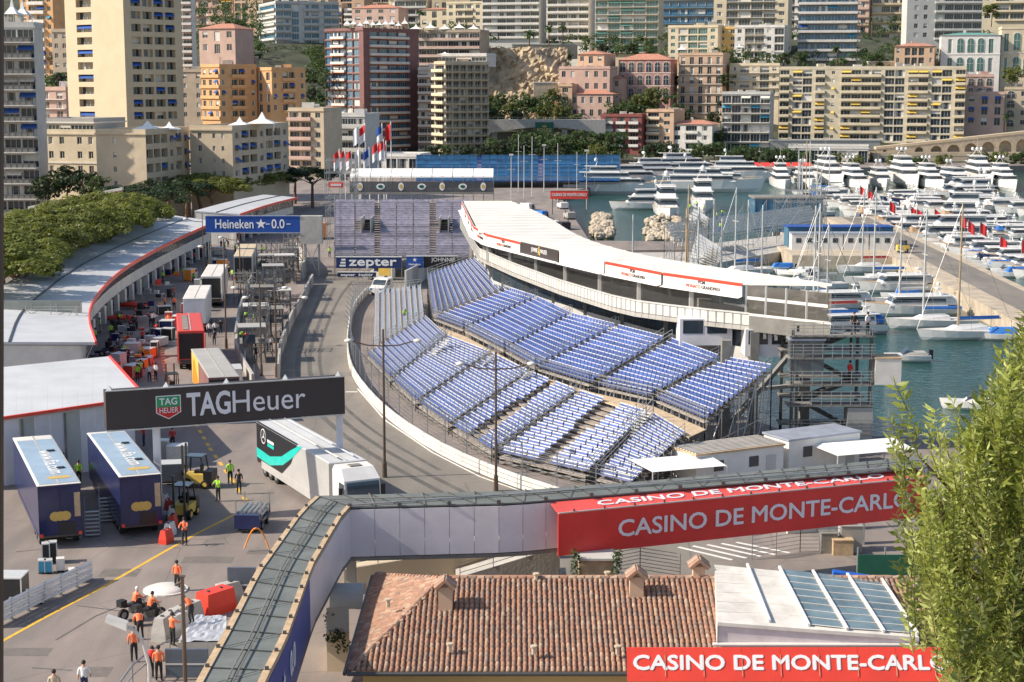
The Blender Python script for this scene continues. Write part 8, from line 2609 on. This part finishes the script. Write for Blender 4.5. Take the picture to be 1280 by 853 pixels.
# leafy shrub-tree close to the camera at right
def near_tree():
	rr = random.Random(21)
	t = thing('olive_tree', 'sunlit feathery green tree close to the camera at right', 'tree', (3.6, 11.3, 24))
	br, tw = MB(), MB()
	LFS = [MB(), MB(), MB()]
	base = Vector((3.9, 11.6, 23.4))
	br.path([base, Vector((3.7, 11.5, 25.0)), Vector((3.5, 11.4, 26.4)), Vector((3.35, 11.3, 27.5))], [.12, .1, .07, .03], 8)
	br.path([Vector((3.7, 11.5, 25.0)), Vector((3.2, 11.2, 26.2)), Vector((2.9, 11.0, 27.2))], [.07, .05, .02], 7)
	br.path([Vector((3.6, 11.5, 25.6)), Vector((4.0, 11.3, 27.0)), Vector((4.1, 11.2, 28.4))], [.07, .05, .02], 7)
	def left_edge(py):
		return interp(py, [(360, 1275), (400, 1262), (440, 1238), (475, 1222), (520, 1205), (560, 1180), (600, 1150), (640, 1128), (680, 1128), (720, 1132), (760, 1150), (800, 1165), (853, 1172), (960, 1190)])
	n = 0
	shoots = []
	while n < 1050:
		py = rr.uniform(365, 930)
		px = rr.uniform(1100, 1400)
		le = left_edge(py) + 10
		if px < le: continue
		shoots.append((px, py, rr.uniform(10.2, 12.6)))
		n += 1
	for px, py in [(1118, 478), (1124, 520), (1112, 545), (1130, 560), (1150, 570), (1160, 530), (1168, 510), (1140, 590), (1125, 600), (1158, 600), (1180, 540), (1110, 520), (1120, 560), (1190, 500), (1122, 700), (1118, 660), (1128, 730), (1120, 640), (1145, 700), (1136, 668), (1130, 610), (1172, 575), (1195, 525)]:
		shoots.append((px, py, rr.uniform(10.6, 11.6)))
	for px, py, Y in shoots:
		tip = D(px, py, Y)
		cen = Vector((3.5, 11.4, tip.z - .7))
		out = (tip - cen)
		d = Vector((out.x * .35 + rr.uniform(-.25, .25), out.y * .25 + rr.uniform(-.25, .25), 1.0)).normalized()
		L = rr.uniform(.28, .62)
		big = rr.uniform(.75, 1.25)
		lf = LFS[rr.choices((0, 1, 2), (5, 3, 3))[0]]
		if rr.random() < .12: br.path([Vector((3.55, 11.45, tip.z - rr.uniform(.9, 1.4))), (Vector((3.55, 11.45, tip.z - .9)) + tip) / 2 + Vector((0, 0, -.15)), tip - d * L], [.022, .014, .006], 5)
		bend = Vector((rr.uniform(-.1, .1), rr.uniform(-.1, .1), 0))
		root = tip - d * L
		midp = (root + tip) / 2 + bend * .3
		tw.tube(root, midp, .005, .004, n=3, cap=False).tube(midp, tip, .004, .0015, n=3, cap=False)
		k = int(L / .011)
		for i in range(k):
			f = i / k
			p = root.lerp(midp, f * 2) if f < .5 else midp.lerp(tip, f * 2 - 1)
			a = i * 2.4 + rr.uniform(-.4, .4)
			side = d.cross(Vector((math.cos(a), math.sin(a), .1))).normalized()
			ld = (side * rr.uniform(.6, 1.2) + d * rr.uniform(.2, 1.0) + Vector((rr.uniform(-.3, .3), rr.uniform(-.3, .3), rr.uniform(-.2, .2)))).normalized()
			ll = rr.uniform(.045, .1) * big
			wv = ld.cross(Vector((rr.uniform(-1, 1), rr.uniform(-1, 1), rr.uniform(-.3, 1)))).normalized() * ll * rr.uniform(.11, .17)
			q = p + ld * ll
			mdl = p + ld * ll * .5 + Vector((0, 0, -.004))
			lf.add([p, mdl - wv, q, mdl + wv], [(0, 1, 2, 3)])
	br.build('trunk', 'bark', t)
	tag(tw.build('twig', mat('green twig', (.16, .15, .05), .8), t), kind='stuff')
	for q, k in zip(LFS, ('olive', 'olive2', 'olive3')): tag(q.build('foliage', LEAF[k], t), kind='stuff')
near_tree()
# ---------------------------------------------------------------- people
def body_mesh(pose):
	# joints -> skin surface, one continuous mesh; returns mesh with zones skin/top/legs/shoes
	J, E2, Rr = pose
	me = bpy.data.meshes.new('person')
	me.from_pydata([tuple(p) for p in J], E2, [])
	o = bpy.data.objects.new('person', me)
	TS.collection.objects.link(o)
	md = o.modifiers.new('skin', 'SKIN')
	for i, v in enumerate(me.skin_vertices[0].data):
		v.radius = (Rr[i][0], Rr[i][1])
		v.use_root = i == 0
	sb = o.modifiers.new('sub', 'SUBSURF')
	sb.levels = sb.render_levels = 1
	TS.view_layers[0].update()
	out = bpy.data.meshes.new_from_object(o.evaluated_get(TS.view_layers[0].depsgraph))
	bpy.data.objects.remove(o)
	return out
SKE = [(0, 1), (1, 2), (2, 3), (3, 4), (2, 5), (5, 6), (6, 7), (2, 8), (8, 9), (9, 10), (0, 11), (11, 12), (12, 13), (13, 14), (0, 15), (15, 16), (16, 17), (17, 18)]
RAD = [(.15, .12), (.15, .11), (.16, .10), (.06, .06), (.095, .105), (.065, .065), (.05, .05), (.035, .035), (.065, .065), (.05, .05), (.035, .035),
       (.09, .095), (.068, .07), (.045, .05), (.045, .035), (.09, .095), (.068, .07), (.045, .05), (.045, .035)]
def pose(kind):
	st = [(0, 0, .95), (0, 0, 1.2), (0, 0, 1.42), (0, .01, 1.54), (0, .03, 1.66), (-.21, 0, 1.4), (-.26, .02, 1.13), (-.25, .1, .9), (.21, 0, 1.4), (.26, .02, 1.13), (.25, .1, .9),
          (-.1, 0, .86), (-.11, .02, .48), (-.12, -.02, .09), (-.12, .14, .05), (.1, 0, .86), (.11, .02, .48), (.12, -.02, .09), (.12, .14, .05)]
	P = [Vector(p) for p in st]
	if kind == 'walk':
		P[12].y, P[13].y, P[14].y = .18, .22, .36
		P[16].y, P[17].y, P[18].y = -.02, -.28, -.14
		P[7].y, P[6].y = -.12, -.06
		P[10].y, P[9].y = .26, .1
	elif kind == 'reach':
		for k, (a, b) in ((6, (.2, 1.25)), (9, (.2, 1.25))): P[k].y, P[k].z = a, b
		P[7] = Vector((-.15, .45, 1.2)); P[10] = Vector((.15, .45, 1.2))
	elif kind == 'bend':
		P[1] = Vector((0, .14, 1.12)); P[2] = Vector((0, .34, 1.24)); P[3] = Vector((0, .43, 1.27)); P[4] = Vector((0, .53, 1.3))
		for s_, (a, b, c) in ((-1, (5, 6, 7)), (1, (8, 9, 10))):
			P[a] = Vector((s_ * .2, .33, 1.2)); P[b] = Vector((s_ * .22, .42, .95)); P[c] = Vector((s_ * .16, .52, .72))
		for k in (12, 16): P[k].y = .08
	elif kind == 'ride':
		dz = -.12
		P[1] = Vector((0, .08, 1.05)); P[2] = Vector((0, .18, 1.26)); P[3] = Vector((0, .22, 1.37)); P[4] = Vector((0, .26, 1.49))
		P[0].z = .82
		for s_, (a, b, c) in ((-1, (5, 6, 7)), (1, (8, 9, 10))):
			P[a] = Vector((s_ * .2, .18, 1.24)); P[b] = Vector((s_ * .3, .36, 1.05)); P[c] = Vector((s_ * .3, .6, 1.02))
		for s_, (a, b, c, d) in ((-1, (11, 12, 13, 14)), (1, (15, 16, 17, 18))):
			P[a] = Vector((s_ * .12, .05, .78)); P[b] = Vector((s_ * .2, .42, .68)); P[c] = Vector((s_ * .2, .3, .3)); P[d] = Vector((s_ * .2, .45, .26))
	return P, SKE, RAD
BODY = {}
def person(label, loc, rz, kind='stand', top='hivis', legs='cloth_k', head='hair', hat=None, grp=None, sleeves='skin'):
	if kind not in BODY:
		ps = pose(kind)
		me = body_mesh(ps)
		J = ps[0]
		IDX = []
		for pl in me.polygons:
			c = pl.center
			best, bi = 9, 0
			for i, (a, b) in enumerate(SKE):
				A, Bv = J[a], J[b]
				t_ = max(0, min(1, (c - A).dot(Bv - A) / max(1e-6, (Bv - A).length_squared)))
				dd = (c - A.lerp(Bv, t_)).length
				if dd < best: best, bi, bt = dd, i, t_
			z = {0: 1, 1: 1, 2: 0, 3: 0, 4: 1, 5: 1, 6: 4, 7: 1, 8: 1, 9: 4, 10: 2, 11: 2, 12: 2, 13: 3, 14: 2, 15: 2, 16: 2, 17: 3}[bi]
			if bi == 0 and bt < .3: z = 2
			pl.use_smooth = True
			IDX.append(z)
		while len(me.materials) < 5: me.materials.append(None)
		me.polygons.foreach_set('material_index', IDX)
		BODY[kind] = (me, J)
	me, J = BODY[kind]
	me = me.copy()
	for k_, m_ in enumerate(('skin', top, legs, 'black', sleeves)): me.materials[k_] = MT[m_]
	o = ob('person', me, None, loc, rz)
	tag(o, label, 'person', grp)
	H = J[4]
	d = (J[4] - J[3]).normalized()
	m = MB().ball((H.x, H.y - .015, H.z + .035), .108, 10, 6, 1.05)
	m.build('helmet' if hat else 'hair', hat or head, o, world=False, smooth=True)
	MB().add([(H.x - .015, H.y + .1, H.z - .02), (H.x + .015, H.y + .1, H.z - .02), (H.x, H.y + .135, H.z - .02), (H.x, H.y + .1, H.z + .03)], [(0, 1, 2), (0, 2, 3), (2, 1, 3)]).build('nose', 'skin', o, world=False)
	return o
PP = [  # px, py(feet), facing deg, pose, top, legs, label
	(288, 606, 200, 'stand', 'hivis', 'cloth_k', 'person in lime shirt and black shorts standing by the dashed line'),
	(273, 627, 150, 'reach', 'hivis', 'cloth_k', 'person in lime shirt with a trolley near the dashed line'),
	(299, 618, 170, 'stand', 'cloth_k', 'cloth_k', 'person in black beside the lime shirted worker'),
	(99, 606, 180, 'stand', 'hivis', 'cloth_k', 'person in lime shirt standing at the trailer steps'),
	(231, 682, 170, 'reach', 'hiviso', 'cloth_k', 'person in orange shirt pushing a barrier frame'),
	(222, 739, 160, 'stand', 'hiviso', 'cloth_k', 'person in orange vest standing alone by the round cover'),
	(176, 800, 30, 'bend', 'hiviso', 'cloth_k', 'person in orange shirt leaning over the concrete block'),
	(168, 828, 20, 'stand', 'hiviso', 'cloth_k', 'person in orange vest behind the curved handrail'),
	(216, 808, -40, 'reach', 'hiviso', 'cloth_k', 'person in orange vest reaching to the foil block'),
	(199, 852, 10, 'stand', 'hiviso', 'cloth_k', 'person in striped orange vest at the lower grey board'),
	(188, 848, 0, 'bend', 'cloth_r', 'cloth_k', 'person in red crouching beside the striped vest worker'),
	(240, 780, 60, 'bend', 'hiviso', 'cloth_k', 'person in orange shirt bending over the foil sheet'),
	(106, 872, 0, 'walk', 'cloth_w', 'navy', 'person in white shirt with backpack walking away at bottom'),
	(69, 884, 10, 'walk', 'beige', 'navy', 'person with fair hair at the bottom edge'),
	(180, 558, 120, 'reach', 'cloth_r', 'navy', 'person in red riding kit beside the gantry leg'),
	(216, 562, 200, 'stand', 'cloth_r', 'cloth_k', 'person in red behind the steel cases'),
	(80, 596, 190, 'stand', 'cloth_k', 'cloth_k', 'person in black between the navy trailers'),
	(648, 688, 30, 'walk', 'cloth_n', 'cloth_k', 'person in dark clothes walking up the access ramp'),
	(643, 692, 30, 'walk', 'cloth_k', 'beige', 'second walker on the access ramp close behind'),
	(505, 402, 200, 'bend', 'hivis', 'royal', 'worker in lime vest leaning on the pale corner seats'),
	(120, 430, 90, 'stand', 'hivis', 'cloth_n', 'worker in lime at the near end of the pit garages'),
	(139, 424, 200, 'stand', 'hivis', 'cloth_n', 'worker in lime beside the orange stand in the pit lane'),
	(156, 455, 160, 'bend', 'hivis', 'cloth_n', 'worker in lime bending over a bench in the pit lane'),
	(172, 478, 180, 'stand', 'hivis', 'cloth_n', 'worker in lime near the annex roof corner'),
	(179, 452, 130, 'stand', 'yelaw', 'cloth_n', 'worker in yellow beside the orange dashes'),
	(187, 478, 190, 'stand', 'cloth_w', 'cloth_n', 'person in white shirt by the orange dashes'),
	(195, 476, 150, 'stand', 'cloth_w', 'cloth_n', 'second person in white shirt by the orange dashes'),
	(163, 408, 150, 'bend', 'cloth_r', 'cloth_r', 'mechanic in red working by the red race car'),
	(170, 402, 100, 'stand', 'cloth_r', 'cloth_r', 'mechanic in red standing among the red gear'),
	(211, 405, 140, 'stand', 'cloth_w', 'cloth_k', 'person in white near the red trailer'),
	(218, 388, 190, 'stand', 'hiviso', 'cloth_k', 'worker in orange vest behind the red trailer'),
	(204, 354, 170, 'stand', 'hivis', 'cloth_n', 'worker in lime beside the white wall of pit doors'),
	(230, 348, 170, 'stand', 'hivis', 'cloth_n', 'worker in lime left of the open white trailer'),
	(242, 354, 190, 'bend', 'hivis', 'cloth_n', 'worker in lime bending at the open white trailer'),
	(268, 366, 190, 'stand', 'hivis', 'cloth_n', 'worker in lime inside the trailer doorway'),
	(262, 422, 180, 'walk', 'cloth_w', 'cloth_n', 'person in white shirt walking beside the red trailer'),
	(269, 421, 180, 'walk', 'cloth_w', 'cloth_k', 'second walker in white shirt beside the red trailer'),
	(276, 418, 200, 'stand', 'cloth_k', 'cloth_k', 'person in black with the white shirted walkers'),
	(268, 432, 180, 'stand', 'cloth_n', 'cloth_n', 'person in navy standing behind the flame trailer'),
	(320, 452, 180, 'walk', 'cloth_n', 'cloth_k', 'person in navy walking inside the pit wall'),
	(333, 440, 180, 'stand', 'cloth_w', 'cloth_n', 'marshal in white shirt at the pit wall gate'),
	(339, 440, 170, 'stand', 'cloth_w', 'cloth_n', 'second marshal in white shirt at the pit wall gate'),
	(354, 390, 90, 'bend', 'cloth_w', 'cloth_n', 'person in white leaning on the pit wall hoarding'),
	(359, 386, 90, 'bend', 'cloth_w', 'cloth_n', 'second person in white leaning on the pit wall hoarding'),
	(308, 434, 180, 'stand', 'cloth_r', 'cloth_r', 'person in red overalls between scaffold frames'),
	(337, 415, 180, 'stand', 'cloth_r', 'cloth_r', 'person in red overalls by the pit wall'),
	(328, 320, 180, 'stand', 'hivis', 'cloth_n', 'worker in lime under the blue start gantry'),
	(412, 322, 180, 'stand', 'hivis', 'cloth_n', 'worker in lime at the far block wall'),
]
for px, py, a, k, tp, lg, lb in PP:
	z = 2.0
	if 'ramp' in lb: z = 4.1
	if 'corner seats' in lb: z = 3.6
	if 'foil sheet' in lb: z = 3.05
	if 'doorway' in lb: z = 3.15
	person(lb, G(px, py, z), R(a), k, tp, lg, hat='hull' if False else None)
for i, (px, py, z) in enumerate([(1068, 0, 0), (1083, 0, 0), (1077, 0, 0), (1050, 0, 0)]):
	pos = [(26.2, 126.2, 11.0), (27.2, 126.0, 11.0), (26.0, 126.1, 9.3), (26.0, 126.2, 7.2)][i]
	person(('person in black on the top deck of the stair tower', 'person in white shirt on the top deck of the stair tower', 'person in dark suit on the stair tower landing', 'person in red top on a lower stair tower landing')[i], pos, R(180 + i * 40), 'stand', ('cloth_k', 'cloth_w', 'cloth_k', 'cloth_r')[i], 'cloth_k')
for i, (x, y, z) in enumerate([(871, 262, 8.0), (880, 268, 7.8), (862, 266, 6.6), (903, 272, 7.0), (896, 277, 6.6), (900, 291, 6.0), (886, 312, 5.4), (868, 318, 4.2), (889, 328, 4.2)]):
	person(f'worker in lime vest building the jetty seats, {ORD[i]} from the top', G(x, y, z), R(60 * i), ('bend', 'stand', 'reach')[i % 3], 'hivis', 'royal', grp='workers on the jetty seats')
for i in range(9):
	f = 3 + i * 1.3
	k = int(f)
	p = PRO[k].lerp(PRO[k + 1], f - k).lerp(PBK[k], .22)
	person(f'guest in {"red" if i % 3 else "white"} inside the pavilion room, {ORD[i]} from the far end', (p.x, p.y, 11.02), R(100 + 40 * i), ('stand', 'reach')[i % 2], 'cloth_r' if i % 3 else 'cloth_w', 'cloth_k', grp='guests inside the pavilion')
def motorbike(label, rlabel, px, py, rz):
	P = G(px, py)
	t = thing('motorbike', label, 'motorbike', P, rz)
	for y in (-.72, .75):
		w_ = ob('wheel', MB().tube((-.07, 0, 0), (.07, 0, 0), .32, n=16).mesh('tyre', 'rubber'), t, (0, y, .32))
		ob('rim', MB().tube((-.08, 0, 0), (.08, 0, 0), .17, n=10).mesh('rim', 'steel'), w_)
	MB().rings([[(.16 * s_ * math.cos(a * 1.05), y, z + .14 * s_ * math.sin(a * 1.05)) for a in range(6)] for y, z, s_ in ((-.1, .8, .6), (.15, .88, 1.2), (.45, .85, .9))]).build('fuel_tank', 'black', t, world=False)
	MB().box(-.16, .16, -.75, -.1, .72, .82).build('seat', 'black', t, world=False)
	MB().box(-.16, .16, -.25, .35, .3, .7).build('engine', 'darkst', t, world=False)
	for sx in (-1, 1):
		MB().tube((sx * .1, .75, .32), (sx * .1, .5, 1.0), .03, n=5).build('fork', 'steel', t, world=False)
		MB().tube((sx * .04, .5, 1.0), (sx * .36, .38, 1.06), .02, n=5).build('handlebar', 'black', t, world=False)
	MB().ball((0, .68, .88), .12, 8, 5).build('headlight', 'alu', t, world=False)
	MB().box(-.2, .2, -1.0, -.6, .8, 1.15).build('top_box', 'black', t, world=False)
	person(rlabel, (P.x, P.y, 2.02), rz, 'ride', 'hiviso', 'cloth_k', hat='white' if 'left' in rlabel else 'black')
motorbike('black motorbike standing on the left of the pair', 'rider in orange vest and white helmet on the left motorbike', 168, 772, R(-38))
motorbike('black motorbike standing on the right of the pair', 'rider in orange vest and black helmet on the nearer motorbike', 187, 778, R(-38))

# tyre stacks and extra crew in the pit lane
rt = random.Random(44)
for i, (x, y) in enumerate([(136, 440), (142, 416), (150, 418), (176, 394), (184, 386), (198, 372), (212, 372), (216, 342), (236, 326), (186, 424), (200, 410), (176, 462), (250, 322), (262, 312)]):
	t = thing('tyre_stack', f'stack of black racing tyres in the pit lane, {ORD[i]} along from the near garages', 'tyres', G(x, y), 0, 'tyre stacks in the pit lane')
	for k in range(rt.randint(2, 4)): MB().tube((0, 0, k * .38 + .02), (0, 0, k * .38 + .36), .36, n=12).build('tyre', 'rubber', t, world=False)
	MB().box(-.5, .5, -.5, .5, 0, .018).build('pallet', 'wood', t, world=False)
for i in range(30):
	f = rt.random()
	x, y = lerp(128, 285, f) + rt.uniform(-14, 24), lerp(470, 300, f) + rt.uniform(-6, 10)
	tp = rt.choice(['cloth_r', 'cloth_n', 'cloth_k', 'hivis', 'cloth_w', 'hiviso'])
	person(f'crew member in {dict(cloth_r="red", cloth_n="navy", cloth_k="black", hivis="lime", cloth_w="white", hiviso="orange")[tp]} in the pit lane crowd, {ORD[i]} of the crew', G(x, y), rt.uniform(0, 6), rt.choice(['stand', 'walk', 'bend', 'reach']), tp, rt.choice(['cloth_k', 'cloth_n']), grp='pit lane crew')
for i, (x, y, h) in enumerate([(312, 442, 5.0), (318, 418, 4.4), (328, 396, 5.2), (340, 372, 4.6), (356, 352, 5.4), (366, 336, 5.6), (334, 342, 4.4), (310, 384, 4.2)]):
	scaffold('camera_scaffold', f'open scaffold camera tower on the pit wall, {ORD[i]} from the near end', 0, 1.8, 0, 2.4, 0, h, bay=1.2, lift=1.1, r=.05, mat_='scaf', group='camera towers on the pit wall', loc=G(x, y), rz=R(8 * i))
for i in range(34):
	f = i / 33
	x, y = lerp(140, 292, f) + rt.uniform(-12, 30), lerp(476, 302, f) + rt.uniform(-4, 8)
	crate(f'{(c_ := rt.choice(["black", "silver", "red", "navy", "white", "orange"]))} flight case in the pit lane clutter, {ORDX[i]} from near end', x, y, rt.uniform(.7, 1.6), rt.uniform(.7, 1.8), rt.uniform(.7, 1.7), dict(black='black', silver='alu', red='redb', navy='navy', white='white2', orange='orangep')[c_], rt.uniform(-.4, .4), grp='flight cases in the pit lane')
for i in range(26):
	x, y = rt.choice([(rt.uniform(120, 215), rt.uniform(392, 478)), (rt.uniform(200, 300), rt.uniform(308, 372)), (rt.uniform(296, 345), rt.uniform(340, 455))])
	person(f'team worker in {"lime" if i % 2 else "dark"} kit among the pit clutter, {ORD[i]} of the team', G(x, y), rt.uniform(0, 6), rt.choice(['stand', 'walk', 'bend', 'reach']), 'hivis' if i % 2 else 'cloth_n', rt.choice(['cloth_k', 'cloth_n']), grp='team workers in the pit lane')
bpy.data.scenes.remove(TS)
